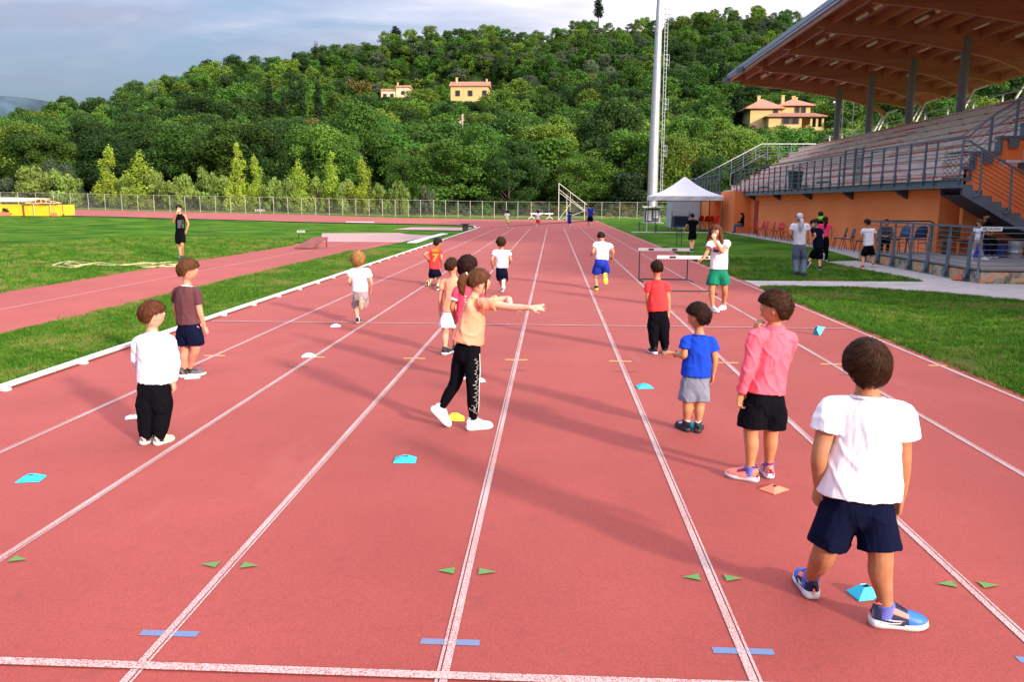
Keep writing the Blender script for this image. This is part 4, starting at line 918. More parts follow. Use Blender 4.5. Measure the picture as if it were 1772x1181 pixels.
tl = MB(); tl.box(-0.05, 0.05, -0.62, 0.62, -0.05, 0.05); tlm = tl.mesh('light_tube'); tlm.materials.append(M_TUBEL)
for i, (yb, ya) in enumerate(zip(BY[:-1], BY[1:])):
    for x in (13.35, 15.9, 18.45, 20.3):
        for f in (0.30, 0.66):
            o = link('light_tube', tlm, None, roof); o.location = P_(x, ya+(yb-ya)*f, topz(x)-0.42 if x < 20 else topz(x)-0.40)
m = MB(); B_(m, 11.66, 11.745, RY0, RY1, 9.86, 10.24); m.build('fascia_board', M_FASC, roof)
m = MB(); B_(m, 11.58, 11.655, RY0, RY1+0.02, 10.20, 10.42); B_(m, 11.60, 11.652, RY0, RY1+0.02, 10.05, 10.17); m.build('gutter', M_TIN, roof)
m = MB()
for a, b in zip(TOPC[:-1], TOPC[1:]): m.bar(P_(a[0], RY1+0.05, a[1]-0.22), P_(b[0], RY1+0.05, b[1]-0.22), 0.09, 0.42)
m.build('end_board', M_FASC, roof)
for y in (57.0, 52.8):
    m = MB(); B_(m, 11.30, 11.56, y-0.28, y+0.28, 9.82, 10.12); B_(m, 11.26, 11.30, y-0.24, y+0.24, 9.85, 10.08); B_(m, 11.50, 11.66, y-0.04, y+0.04, 10.121, 10.2); m.build('floodlight', M_STEEL, gs)
for by in BY[:-1]:
    m = MB(); m.tube([P_(18.8, by-0.0, 5.9), P_(18.8, by, 9.4)], 0.2, 14); m.build('column', mat('column_paint', (0.17, 0.18, 0.20), 0.6, var=0.12, vscale=1.5), gs)
    # white raking struts at the back
    for dy in (-0.22, 0.22):
        m = MB(); m.tube([P_(20.9, by+dy*2.2, 5.6), P_(21.9, by+dy, 7.75), P_(22.6, by+dy, 8.0)], 0.06, 8); m.build('strut', mat('white_strut', (0.70, 0.70, 0.66), 0.5), gs)
# ---- stairs from the deck to the walkway
stp = MB(); n = 13
for k in range(n):
    x0 = 11.95+0.288*k; z = 2.40-0.163*k
    s_ = MB(); B_(s_, x0, x0+0.30, 24.66, 25.90, z-0.04, z); s_.build('stair_tread', M_TERR, gs)
for yy_ in (24.62, 25.92):
    m = MB()
    for k in range(n):
        x0 = 11.92+0.288*k; z = 2.40-0.163*k
        m.add([P_(x0, yy_, z+0.015), P_(x0+0.288, yy_, z+0.015), P_(x0+0.288, yy_, z-0.45), P_(x0, yy_, z-0.29), P_(x0, yy_+0.035, z+0.015), P_(x0+0.288, yy_+0.035, z+0.015), P_(x0+0.288, yy_+0.035, z-0.45), P_(x0, yy_+0.035, z-0.29)],
              [(0, 1, 2, 3), (7, 6, 5, 4), (0, 4, 5, 1), (2, 6, 7, 3), (1, 5, 6, 2), (3, 7, 4, 0)])
    m.build('stringer', M_STEEL, gs)
m = MB(); m.add([P_(11.88, 24.66, 2.31), P_(15.65, 24.66, 0.2), P_(15.65, 25.9, 0.2), P_(11.88, 25.9, 2.31), P_(11.88, 24.66, 2.12), P_(15.65, 24.66, 0.02), P_(15.65, 25.9, 0.02), P_(11.88, 25.9, 2.12)], [(0, 1, 2, 3), (7, 6, 5, 4), (0, 4, 5, 1), (2, 6, 7, 3)]); m.build('stair_soffit', M_STEELD, gs)
for k, x in enumerate((12.38, 13.27, 14.2, 15.1)):
    z = 2.40-0.163*int((x-11.95)/0.288)
    m = MB(); m.tube([P_(x-0.05, 24.56, z+1.2), P_(x, 24.56, z+0.1), P_(x-0.02, 24.56, z-0.12), P_(x-0.14, 24.57, z-0.17)], 0.032, 8); m.build('rail_post', M_STEEL, gs)
for j in range(9):
    dz = 1.22-0.125*j; m = MB(); m.bar(P_(12.05, 24.56, 2.36+dz), P_(15.3, 24.56, 0.52+dz), 0.055 if j == 0 else 0.014); m.build('rail', M_STEEL if j == 0 else M_STEELD, gs)
m = MB(); m.tube([P_(11.86, 24.7, 3.66), P_(11.95, 24.56, 3.66), P_(12.05, 24.56, 3.6)], 0.03, 8); m.build('rail', M_STEEL, gs)
# ---- deck in front of the side wall
M_DECKC = mat('deck_concrete', (0.19, 0.175, 0.16), 0.92, var=0.18, vscale=1.2, bump=0.3, bscale=50, detail=8)
dk = empty('deck', 'low raised concrete deck with weathered orange plinth and steel railing beside the stairs', 'deck', (10.05, 19.5, 0))
def D_(x, y, z): return (x-10.05, y-19.5, z)
def DB(m, x0, x1, y0, y1, z0, z1): m.box(x0-10.05, x1-10.05, y0-19.5, y1-19.5, z0, z1)
m = MB(); DB(m, 10.12, 45, 19.57, 27.2, 0, 0.30); m.build('floor', M_DECKC, dk)
m = MB(); DB(m, 10.05, 10.118, 19.5, 27.2, 0, 0.27); m.build('plinth', M_PLINTH, dk)
m = MB(); DB(m, 10.12, 45, 19.5, 19.568, 0, 0.27); m.build('plinth', M_PLINTH, dk)
m = MB(); DB(m, 10.03, 10.25, 19.48, 27.2, 0.305, 0.345); DB(m, 10.255, 45, 19.48, 19.7, 0.305, 0.345); m.build('kerb_stone', M_DECKC, dk)
pm = MB(); pm.tube([(0, 0, 1.30), (0, 0, 0.32), (-0.01, 0, 0.22)], 0.03, 6)
pm.box(-0.075, -0.005, -0.05, 0.05, 0.06, 0.30); pm.box(-0.035, 0.02, -0.05, 0.05, 0.30, 1.0); pm.tube([(-0.03, -0.05, 0.10), (-0.03, 0.05, 0.10)], 0.075, 10)
pmm = pm.mesh('rail_post'); pmm.materials.append(M_STEEL)
for y in (26.6, 25.5, 24.42, 23.27, 22.2, 21.1, 20.05): o = link('rail_post', pmm, None, dk); o.location = D_(10.02, y, 0)
m = MB(); m.tube([D_(10.0, 19.55, 1.30), D_(10.0, 19.55, 0.3), D_(9.97, 19.5, 0.14), D_(9.9, 19.42, 0.10)], 0.03, 8); m.build('rail_post', M_STEEL, dk)
for x in (11.5, 13.2): o = link('rail_post', pmm, None, dk); o.location = D_(x, 19.47, 0); o.rotation_euler = (0, 0, R(90))
for z, w_ in ((1.31, 0.05), (1.18, 0.014), (1.05, 0.014), (0.92, 0.014), (0.79, 0.014), (0.66, 0.014), (0.53, 0.014), (0.42, 0.014)):
    m = MB(); m.bar(D_(10.0, 26.6, z), D_(10.0, 19.5, z), w_); m.bar(D_(10.0, 19.5, z), D_(16, 19.45, z), w_); m.build('rail', M_STEEL, dk)
for z in (1.30, 1.12, 0.95, 0.78, 0.6):
    m = MB(); m.tube([D_(10.6, 27.12, z), D_(12.2, 27.12, z), D_(12.3, 27.12, z-0.05)], 0.025 if z > 1.2 else 0.009, 6); m.build('rail', M_STEELD, dk)
for x in (10.65, 11.5, 12.3): m = MB(); m.tube([D_(x, 27.12, 0.3), D_(x, 27.12, 1.28)], 0.022, 6); m.build('rail_post', M_STEELD, dk)
# ================================================================ people
def skin_mat(name, c, rough=0.55):
    m = bpy.data.materials.new(name); m.use_nodes = True; t = m.node_tree; b = t.nodes['Principled BSDF']
    b.inputs['Roughness'].default_value = rough; b.inputs['Specular IOR Level'].default_value = 0.35
    b.inputs['Subsurface Weight'].default_value = 0.08; b.inputs['Subsurface Radius'].default_value = (0.02, 0.008, 0.004)
    tc = t.nodes.new('ShaderNodeTexCoord'); n = t.nodes.new('ShaderNodeTexNoise'); n.inputs['Scale'].default_value = 14; n.inputs['Detail'].default_value = 5; t.links.new(tc.outputs['Object'], n.inputs['Vector'])
    r = t.nodes.new('ShaderNodeValToRGB'); r.color_ramp.elements[0].position = 0.3; r.color_ramp.elements[1].position = 0.7
    r.color_ramp.elements[0].color = (c[0]*0.88, c[1]*0.80, c[2]*0.78, 1); r.color_ramp.elements[1].color = (min(1, c[0]*1.08), c[1]*1.08, c[2]*1.05, 1)
    t.links.new(n.outputs['Fac'], r.inputs[0]); t.links.new(r.outputs[0], b.inputs['Base Color']); return m
SK = {'fair': skin_mat('skin_fair', (0.66, 0.36, 0.25)), 'tan': skin_mat('skin_tan', (0.52, 0.24, 0.12)), 'brown': skin_mat('skin_brown', (0.40, 0.18, 0.09)), 'pink': skin_mat('skin_pink', (0.62, 0.30, 0.20))}
def cloth_mat(name, c, rough=0.85, weave=900, v=0.06):
    m = bpy.data.materials.new(name); m.use_nodes = True; t = m.node_tree; b = t.nodes['Principled BSDF']
    b.inputs['Roughness'].default_value = rough; b.inputs['Specular IOR Level'].default_value = 0.05; b.inputs['Sheen Weight'].default_value = 0.0
    tc = t.nodes.new('ShaderNodeTexCoord'); n = t.nodes.new('ShaderNodeTexNoise'); n.inputs['Scale'].default_value = 9; n.inputs['Detail'].default_value = 6; t.links.new(tc.outputs['Object'], n.inputs['Vector'])
    r = t.nodes.new('ShaderNodeValToRGB'); r.color_ramp.elements[0].position = 0.3; r.color_ramp.elements[1].position = 0.7
    r.color_ramp.elements[0].color = (*[x*(1-v) for x in c], 1); r.color_ramp.elements[1].color = (*[min(1, x*(1+v)) for x in c], 1)
    t.links.new(n.outputs['Fac'], r.inputs[0]); t.links.new(r.outputs[0], b.inputs['Base Color'])
    mp = t.nodes.new('ShaderNodeMapping'); mp.inputs['Scale'].default_value = (1, 1, 0.3); t.links.new(tc.outputs['Object'], mp.inputs[0])
    n1 = t.nodes.new('ShaderNodeTexNoise'); n1.inputs['Scale'].default_value = 17; n1.inputs['Detail'].default_value = 4; n1.inputs['Distortion'].default_value = 0.8; t.links.new(mp.outputs[0], n1.inputs['Vector'])
    b1 = t.nodes.new('ShaderNodeBump'); b1.inputs['Strength'].default_value = 0.8; b1.inputs['Distance'].default_value = 0.012; t.links.new(n1.outputs['Fac'], b1.inputs['Height'])
    n2 = t.nodes.new('ShaderNodeTexNoise'); n2.inputs['Scale'].default_value = weave; t.links.new(tc.outputs['Object'], n2.inputs['Vector'])
    b2 = t.nodes.new('ShaderNodeBump'); b2.inputs['Strength'].default_value = 0.25; b2.inputs['Distance'].default_value = 0.001; t.links.new(n2.outputs['Fac'], b2.inputs['Height']); t.links.new(b1.outputs[0], b2.inputs['Normal'])
    t.links.new(b2.outputs[0], b.inputs['Normal']); return m
CLM = {}
def cm(name, c, **k):
    if name not in CLM: CLM[name] = cloth_mat(name, c, **k)
    return CLM[name]
def hair_mat(name, c1, c2):
    m = bpy.data.materials.new(name); m.use_nodes = True; t = m.node_tree; b = t.nodes['Principled BSDF']; b.inputs['Roughness'].default_value = 0.55; b.inputs['Specular IOR Level'].default_value = 0.08
    at_ = t.nodes.new('ShaderNodeAttribute'); at_.attribute_name = 'hc'
    n = t.nodes.new('ShaderNodeTexNoise'); n.inputs['Scale'].default_value = 3.2; n.inputs['Detail'].default_value = 5; n.inputs['Roughness'].default_value = 0.6; t.links.new(at_.outputs['Vector'], n.inputs['Vector'])
    r = t.nodes.new('ShaderNodeValToRGB'); r.color_ramp.elements[0].position = 0.35; r.color_ramp.elements[1].position = 0.68; r.color_ramp.elements[0].color = (*c1, 1); r.color_ramp.elements[1].color = (*c2, 1)
    t.links.new(n.outputs['Fac'], r.inputs[0]); t.links.new(r.outputs[0], b.inputs['Base Color'])
    bp = t.nodes.new('ShaderNodeBump'); bp.inputs['Strength'].default_value = 0.7; bp.inputs['Distance'].default_value = 0.006; t.links.new(n.outputs['Fac'], bp.inputs['Height']); t.links.new(bp.outputs[0], b.inputs['Normal']); return m
HM = {'brown': hair_mat('hair_brown', (0.008, 0.0035, 0.002), (0.07, 0.027, 0.012)), 'auburn': hair_mat('hair_auburn', (0.04, 0.012, 0.006), (0.15, 0.05, 0.022)), 'black': hair_mat('hair_black', (0.007, 0.006, 0.006), (0.025, 0.018, 0.016)),
      'blond': hair_mat('hair_blond', (0.13, 0.055, 0.018), (0.52, 0.28, 0.10)), 'light': hair_mat('hair_light_brown', (0.035, 0.013, 0.006), (0.17, 0.068, 0.028)), 'dark': hair_mat('hair_dark', (0.007, 0.003, 0.002), (0.036, 0.014, 0.008))}
def V(*a): return Vector(a)
def catmull(pts, n):
    P = [pts[0]]+list(pts)+[pts[-1]]; out = []
    for i in range(1, len(P)-2):
        for k in range(n):
            t = k/n; a, b, c, d = P[i-1], P[i], P[i+1], P[i+2]
            out.append(tuple(0.5*((2*b[j])+(-a[j]+c[j])*t+(2*a[j]-5*b[j]+4*c[j]-d[j])*t*t+(-a[j]+3*b[j]-3*c[j]+d[j])*t**3) for j in range(len(b))))
    out.append(tuple(pts[-1])); return out
def etube(pts, rad, lat, n=20, cap0='round', cap1='round', sub=4, sq=2.0):
    """closed tube along pts; rad = [(half width along lat, half depth)]"""
    q = catmull([tuple(p)+tuple(r if isinstance(r, (tuple, list)) else (r, r)) for p, r in zip(pts, rad)], sub)
    P = [Vector(x[:3]) for x in q]; Rr = [(max(1e-4, x[3]), max(1e-4, x[4])) for x in q]; lat = Vector(lat); rings = []
    def ring(c, d, ra, rb):
        l = lat-d*lat.dot(d)
        if l.length < 1e-4: l = Vector((0.3, 1, 0.2))-d*Vector((0.3, 1, 0.2)).dot(d)
        l.normalize(); w_ = d.cross(l); o = []
        for k in range(n):
            a = 2*math.pi*k/n; ca, sa = math.cos(a), math.sin(a)
            if sq != 2.0: f = (abs(ca)**sq+abs(sa)**sq)**(-1/sq); ca, sa = ca*f, sa*f
            o.append(c+l*ca*ra+w_*sa*rb)
        return o
    D = [(P[min(i+1, len(P)-1)]-P[max(0, i-1)]).normalized() for i in range(len(P))]
    if cap0 == 'round':
        r = min(Rr[0])
        for off, s in ((0.97, 0.25), (0.8, 0.6), (0.45, 0.9)): rings.append(ring(P[0]-D[0]*r*off, D[0], Rr[0][0]*s, Rr[0][1]*s))
    for p, d, r in zip(P, D, Rr): rings.append(ring(p, d, *r))
    if cap1 == 'round':
        r = min(Rr[-1])
        for off, s in ((0.45, 0.9), (0.8, 0.6), (0.97, 0.25)): rings.append(ring(P[-1]+D[-1]*r*off, D[-1], Rr[-1][0]*s, Rr[-1][1]*s))
    vs = [tuple(v) for rg_ in rings for v in rg_]; fs = []
    for i in range(len(rings)-1):
        for k in range(n): fs.append((i*n+k, i*n+(k+1) % n, (i+1)*n+(k+1) % n, (i+1)*n+k))
    fs.append(tuple(reversed(range(n)))); fs.append(tuple(range((len(rings)-1)*n, len(rings)*n))); return vs, fs
def blend(pieces, voxel, smooth=4, name='body', wrinkle=None):
    vs, fs = [], []
    for a, b in pieces:
        o = len(vs); vs += a; fs += [tuple(i+o for i in f) for f in b]
    me = bpy.data.meshes.new(name+'_src'); me.from_pydata(vs, [], fs); me.update()
    o = bpy.data.objects.new('tmp', me); COL.objects.link(o)
    r = o.modifiers.new('r', 'REMESH'); r.mode = 'VOXEL'; r.voxel_size = voxel; r.use_smooth_shade = True
    if smooth: s = o.modifiers.new('s', 'SMOOTH'); s.factor = 0.5; s.iterations = smooth
    dg = bpy.context.evaluated_depsgraph_get(); out = bpy.data.meshes.new_from_object(o.evaluated_get(dg)); out.name = name
    bpy.data.objects.remove(o); bpy.data.meshes.remove(me)
    if wrinkle:
        amp, fr, seed = wrinkle; nv = len(out.vertices); co = np.empty(nv*3); out.vertices.foreach_get('co', co); co = co.reshape(-1, 3)
        nn = np.empty(nv*3); out.vertex_normals.foreach_get('vector', nn); nn = nn.reshape(-1, 3); off = np.empty(nv)
        for i in range(nv):
            x, y, z = co[i]; a = noise.noise(Vector((x*fr+seed, y*fr, z*fr*0.38))); b = noise.noise(Vector((x*fr*2.3+z*fr*0.9, y*fr*2.3+seed, z*fr*0.9)))
            c = noise.noise(Vector((x*fr*1.1+z*fr*0.8, y*fr*1.1, z*fr*0.5-x*fr*0.6+seed))); off[i] = amp*((1-min(1, abs(a)*4.2))*1.15+(1-min(1, abs(c)*5))*0.9+b*0.6-0.7)
        co += nn*off[:, None]; out.vertices.foreach_set('co', co.ravel()); out.update()
    out.polygons.foreach_set('use_smooth', [True]*len(out.polygons)); return out
_ico = {}
def ico(sub):
    if sub not in _ico:
        bm = bmesh.new(); bmesh.ops.create_icosphere(bm, subdivisions=sub, radius=1.0); bm.verts.ensure_lookup_table()
        _ico[sub] = (np.array([v.co[:] for v in bm.verts]), [tuple(v.index for v in f.verts) for f in bm.faces]); bm.free()
    return _ico[sub]
def ell(c, r, ax=None, sub=3):
    d, f = ico(sub); M = np.array([list(a) for a in (ax or (V(1, 0, 0), V(0, 1, 0), V(0, 0, 1)))]); p = (d*np.array(r))@M+np.array(list(c)); return [tuple(x) for x in p], f
def skullR(d):
    "radius of a unit child's head along directions d (x right, y forward, z up)"
    x, y, z = d[:, 0], d[:, 1], d[:, 2]; lo = np.clip(-z, 0, 1)
    ax = 0.073*(1-0.30*lo*np.clip(y+0.3, 0, 1)); ay = 0.090+0.0*y; az = np.where(z > 0, 0.094, 0.104)
    ay = np.where(y < 0, 0.093*(1-0.30*lo), 0.086*(1-0.05*lo))
    r = 1/np.sqrt((x/ax)**2+(y/ay)**2+(z/az)**2)
    def g(cx, cy, cz, s): c = np.array([cx, cy, cz]); c = c/np.linalg.norm(c); return np.exp(-((d-c)**2).sum(1)/(s*s))
    r += 0.017*g(0, 1, -0.16, 0.105)+0.006*g(0, 1, 0.0, 0.10)+0.004*g(0.3, 1, 0.28, 0.18)+0.004*g(-0.3, 1, 0.28, 0.18)-0.007*g(0.36, 1, 0.07, 0.15)-0.007*g(-0.36, 1, 0.07, 0.15)
    r += 0.006*g(0, 1, -0.50, 0.14)+0.006*g(0, 1, -0.85, 0.18)+0.004*g(0.45, 0.9, -0.3, 0.25)+0.004*g(-0.45, 0.9, -0.3, 0.25)-0.003*g(0, 1, -0.66, 0.09)
    return r
def headax(yaw, pitch=0, roll=0):
    "yaw 0 looks along +Y (away from the camera), positive turns right; pitch positive looks up"
    f = V(math.sin(R(yaw))*math.cos(R(pitch)), math.cos(R(yaw))*math.cos(R(pitch)), math.sin(R(pitch))); r = f.cross(V(0, 0, 1)).normalized(); u = r.cross(f)
    a = R(roll); return r*math.cos(a)+u*math.sin(a), f, u*math.cos(a)-r*math.sin(a)
def head_piece(c, ax, s, sub=4):
    d, f = ico(sub); p = d*skullR(d)[:, None]*s; M = np.array([list(a) for a in ax]); p = p@M+np.array(list(c)); out = [([tuple(x) for x in p], f)]
    r, fw, u = ax
    for sg in (-1, 1):
        cc = c+r*sg*0.073*s+fw*(-0.012*s)+u*(-0.012*s); out.append(ell(cc, (0.010*s, 0.017*s, 0.027*s), ((r*sg-fw*0.5).normalized(), (fw+r*sg*0.5).normalized(), u), 2))
    return out
def hairlim(phi, st):
    fr, si, ba = st.get('front', 0.46), st.get('side', 0.02), st.get('back', -0.60)
    p = abs(phi); a = R(100)
    if p < R(55): return fr+(0.22-fr)*sstep(0, R(70), p)*1.0
    if p < a:
        f0 = fr+(0.22-fr)*sstep(0, R(70), R(55)); return f0+(si-f0)*sstep(R(55), R(88), p)
    return si+(ba-si)*sstep(a, R(135), p)
def hair_mesh(c, ax, s, st, ribbons=0, sub=5, seed=1):
    d, f = ico(sub); x, y, z = d[:, 0], d[:, 1], d[:, 2]; n = len(d); phi = np.arctan2(x, y)
    lim = np.array([hairlim(p, st) for p in phi]); edge = st.get('edge', 0.07); jag = np.array([noise.noise(Vector((p[0]*9+seed, p[1]*9, p[2]*3))) for p in d])*st.get('jag', 0.05)
    M = np.clip((z-lim-jag)/edge, 0, 1); M = M*M*(3-2*M); sk = skullR(d)*s; th = st.get('thick', 0.016)*s; cu = st.get('curl', 0.0)*s
    tv = th*(1+0.35*np.clip(z, 0, 1)*st.get('top', 1)); nz_ = np.array([noise.noise(Vector((p[0]*4+seed, p[1]*4, p[2]*4))) for p in d])
    nf = np.array([noise.noise(Vector((p[0]*13+seed, p[1]*13, p[2]*9))) for p in d]); wh = np.array([0.12, -0.55, 0.82]); wh /= np.linalg.norm(wh)
    dist = np.arccos(np.clip(d@wh, -1, 1)); e1 = np.cross(wh, [0, 1, 0]); e1 /= np.linalg.norm(e1); e2 = np.cross(wh, e1); ang = np.arctan2(d@e2, d@e1)+dist*0.7
    fine = np.array([noise.noise(Vector((math.cos(a)*22, math.sin(a)*22, q*1.6+seed))) for a, q in zip(ang, dist)])
    r = np.where(M > 0, sk*(1-(1-M)*0.05)+M*(tv+st.get('lump', 0.45)*th*nz_+cu*(nf*1.5)+st.get('fine', 0.007)*s*fine-0.006*s*np.exp(-(dist/0.12)**2)), sk*0.93)
    MM = np.array([list(a) for a in ax]); vs = [tuple(q) for q in (d*r[:, None])@MM+np.array(list(c))]; fs = list(f); hc = [(math.cos(a)*7, math.sin(a)*7, q*0.9) for a, q in zip(ang, dist)]
    rgn = random.Random(seed); idx = [i for i in range(n) if M[i] > 0.5]
    # drop the part of the shell that lies inside the head
    keep = M > 0.001; fs = [q for q in fs if any(keep[i] for i in q)]
    for _ in range(ribbons):
        i = rgn.choice(idx); q = Vector(d[i])+Vector((rgn.gauss(0, .02), rgn.gauss(0, .02), rgn.gauss(0, .02))); q.normalize(); w_ = Vector(wh); a0, q0 = ang[i], dist[i]
        t = (q-w_*q.dot(w_)); t = (t.normalized()*1.0+q.cross(w_)*0.45) if t.length > 1e-3 else Vector((1, 0, 0)); t = (t-q*t.dot(q)).normalized(); t += Vector((rgn.gauss(0, .16), rgn.gauss(0, .16), rgn.gauss(0, .16))); t = (t-q*t.dot(q)).normalized()
        base = skullR(np.array([list(q)]))[0]*s; L = rgn.uniform(0.16, 0.34)*st.get('rlen', 1); wd = 0.0016*s; b0 = len(vs); P = q.copy(); segs = 4; lift = rgn.uniform(0.3, 1.5)*st.get('lift', 1)
        sd = q.cross(t).normalized()
        for k in range(segs+1):
            rr = skullR(np.array([list(P)]))[0]*s+tv[i]*(0.95 if k < segs else 0.9)+0.004*s+0.0022*s*lift*(k/segs)**2*3+cu*rgn.uniform(-0.5, 1.2)
            ww = wd*(1-0.8*k/segs)
            for sg in (-1, 1):
                loc = P*rr+sd*ww*sg; vs.append(tuple(np.array(list(loc))@MM+np.array(list(c)))); hc.append((math.cos(a0)*7+rgn.uniform(-.05, .05), math.sin(a0)*7, q0*0.9+k*0.05))
            P = (P+t*(L/segs)); P.normalize(); t = (t-P*t.dot(P)).normalized()
        for k in range(segs): fs.append((b0+2*k, b0+2*k+1, b0+2*k+3, b0+2*k+2))
    return vs, fs, hc
def hair_add_tube(data, pts, rad, lat, seed=0, n=16):
    vs, fs, hc = data; a, b = etube(pts, rad, lat, n, sub=8); o = len(vs); L = len(a)//n
    for k, v in enumerate(a):
        i, j = divmod(k, n); w_ = noise.noise(Vector((j*1.7+seed, i*0.25, 0))); cidx = min(len(pts)-1, int(i/L*len(pts))); p = Vector(v); vs.append(tuple(p+(p-Vector(pts[cidx])).normalized()*w_*0.006)); hc.append((j*1.3+seed, w_*2, i*0.08))
    fs += [tuple(q+o for q in f) for f in b]
def hair_obj(data, m, parent, org):
    vs, fs, hc = data; me = bpy.data.meshes.new('hair'); me.from_pydata([tuple(Vector(v)-org) for v in vs], [], fs); a = me.attributes.new('hc', 'FLOAT_VECTOR', 'POINT'); a.data.foreach_set('vector', np.array(hc, dtype=np.float32).ravel())
    me.polygons.foreach_set('use_smooth', [True]*len(me.polygons)); me.materials.append(m); me.update(); return link('hair', me, None, parent)
def hand_pieces(w_, d, nrm, s, curl=0.35, spread=0.10, thumb=1, fan=None):
    """wrist w_, direction d, palm normal nrm (palm side), s = hand length; thumb +1/-1 = side along d x nrm"""
    d = d.normalized(); nrm = (nrm-d*nrm.dot(d)).normalized(); sd = d.cross(nrm).normalized()*thumb; out = []
    pl = 0.52*s; out.append(etube([w_-d*0.06*s, w_+d*0.12*s, w_+d*0.36*s, w_+d*pl], [(0.14*s, 0.10*s), (0.17*s, 0.10*s), (0.215*s, 0.095*s), (0.21*s, 0.075*s)], sd, 14))
    for k, (o, L) in enumerate(((0.155, 0.40), (0.052, 0.45), (-0.052, 0.42), (-0.150, 0.33))):
        p = w_+d*(pl-0.03*s)+sd*o*s; dd = (d+sd*o*spread*6).normalized(); pts = [p-dd*0.08*s]; c = curl*(0.85+0.1*k); q = p; a = 0
        pts.append(q)
        for seg in (0.46, 0.30, 0.24):
            a += c; v = dd*math.cos(a)+nrm*math.sin(a); q = q+v*seg*L*s; pts.append(q)
        out.append(etube(pts, [0.055*s, 0.052*s, 0.047*s, 0.042*s, 0.034*s], sd, 8, sub=2))
    p = w_+d*0.16*s+sd*0.15*s; v1 = (d*0.6+sd*0.75+nrm*0.25).normalized(); v2 = (d*0.9+sd*0.35+nrm*(0.2+curl*0.5)).normalized()
    out.append(etube([p-v1*0.08*s, p, p+v1*0.20*s, p+v1*0.20*s+v2*0.16*s, p+v1*0.20*s+v2*0.29*s], [0.075*s, 0.07*s, 0.055*s, 0.047*s, 0.036*s], nrm, 8, sub=2)); return out
def frame_from(fw, up=(0, 0, 1)):
    f = Vector(fw).normalized(); r = f.cross(Vector(up))
    if r.length < 1e-3: r = Vector((1, 0, 0))
    r.normalize(); return r, f, r.cross(f)
SHOE_ST = [(-0.064, .021, .066), (-0.052, .032, .092), (-0.02, .037, .102), (0.018, .039, .099), (0.05, .041, .086), (0.09, .046, .070), (0.13, .046, .062), (0.16, .038, .054), (0.180, .022, .042)]
def shoe(parent, org, ankle, fw, up, L, mats, big=1.0):
    """mats = (upper, sole, accent or None, toe or None). ankle joint sits 0.072*k above the sole"""
    k = L/0.24; r, f, u = frame_from(fw, up); o = Vector(ankle)-u*0.078*k-f*0.0*k
    def W(x, y, z): return o+r*x*k*big+f*y*k+u*z*k*1.18-org
    m = MB(); n = 14; rings = []
    for y, hw, h in SHOE_ST:
        rg_ = []
        for j in range(n):
            a = math.pi*(j/(n-1)); ca, sa = math.cos(a), math.sin(a); x = hw*(abs(ca)**0.8)*(1 if ca > 0 else -1)*(1-0.18*sa); z = 0.020+(h-0.020)*(sa**0.75)
            rg_.append(W(x, y, z))
        rings.append(rg_)
    vs = [v for q in rings for v in q]; fs = []; mi = []
    for i in range(len(rings)-1):
        for j in range(n-1):
            fs.append((i*n+j, i*n+j+1, (i+1)*n+j+1, (i+1)*n+j)); mi.append((1 if (mats[3] is not None and i >= 5) else 0) if not (mats[2] is not None and i in (2, 3, 4) and j in (2, 3, n-4, n-5)) else 2)
    fs.append(tuple(range(n))); mi.append(0); fs.append(tuple(reversed(range((len(rings)-1)*n, len(rings)*n)))); mi.append(0)
    me = bpy.data.meshes.new('shoe'); me.from_pydata(vs, [], fs)
    for mm in (mats[0], mats[3] or mats[0], mats[2] or mats[0]): me.materials.append(mm)
    me.polygons.foreach_set('material_index', mi); me.polygons.foreach_set('use_smooth', [True]*len(fs)); me.update(); so_ = link('shoe', me, None, parent)
    # sole
    m = MB(); prof = [(-0.071, .005), (-0.066, .028), (-0.05, .036), (-0.02, .039), (0.02, .038), (0.06, .041), (0.10, .048), (0.135, .047), (0.165, .037), (0.183, .021), (0.188, .005)]
    ol = [(x, y) for y, x in prof]+[(-x, y) for y, x in reversed(prof)]; nn = len(ol)
    def rise(y): return 0.006*max(0, (y-0.10)/0.08)**2+0.004*max(0, (-0.04-y)/0.03)
    lo = [W(x*0.90, y*0.975, rise(y)) for x, y in ol]; md_ = [W(x*1.05, y*1.01, 0.010+rise(y)*1.2) for x, y in ol]; hi = [W(x*0.99, y*0.985, 0.025+rise(y)*1.2+(0.007 if y < 0 else 0)) for x, y in ol]
    m.add(lo+md_+hi, [tuple(reversed(range(nn))), tuple(range(2*nn, 3*nn))]+[(j*nn+i, j*nn+(i+1) % nn, (j+1)*nn+(i+1) % nn, (j+1)*nn+i) for j in (0, 1) for i in range(nn)], True); m.build('sole', mats[1], so_)
    # collar and laces
    m = MB(); m.tube([W(0.026*math.cos(a), -0.018+0.034*math.sin(a), 0.090+0.008*math.cos(2*a)-0.010*math.sin(a)) for a in np.linspace(0, 2*math.pi, 13)], 0.007*k, 6, False); m.build('collar', mats[2] or mats[0], so_)
    m = MB()
    for q in range(4): y = 0.035+q*0.016; z = 0.098-q*0.0085; m.bar(W(-0.016, y, z), W(0.016, y+0.004, z), 0.0035*k)
    m.build('lace', mats[4] if len(mats) > 4 else mats[1], so_)
    return so_
MW = mat('shoe_white', (0.58, 0.55, 0.54), 0.6); MK = mat('shoe_black', (0.018, 0.019, 0.024), 0.6); MDK = mat('shoe_grey', (0.10, 0.09, 0.09), 0.7)
M_EYEW = mat('eye_white', (0.75, 0.72, 0.70), 0.3); M_EYED = mat('eye_dark', (0.02, 0.012, 0.01), 0.2); M_LIP = mat('lip', (0.50, 0.17, 0.14), 0.5)
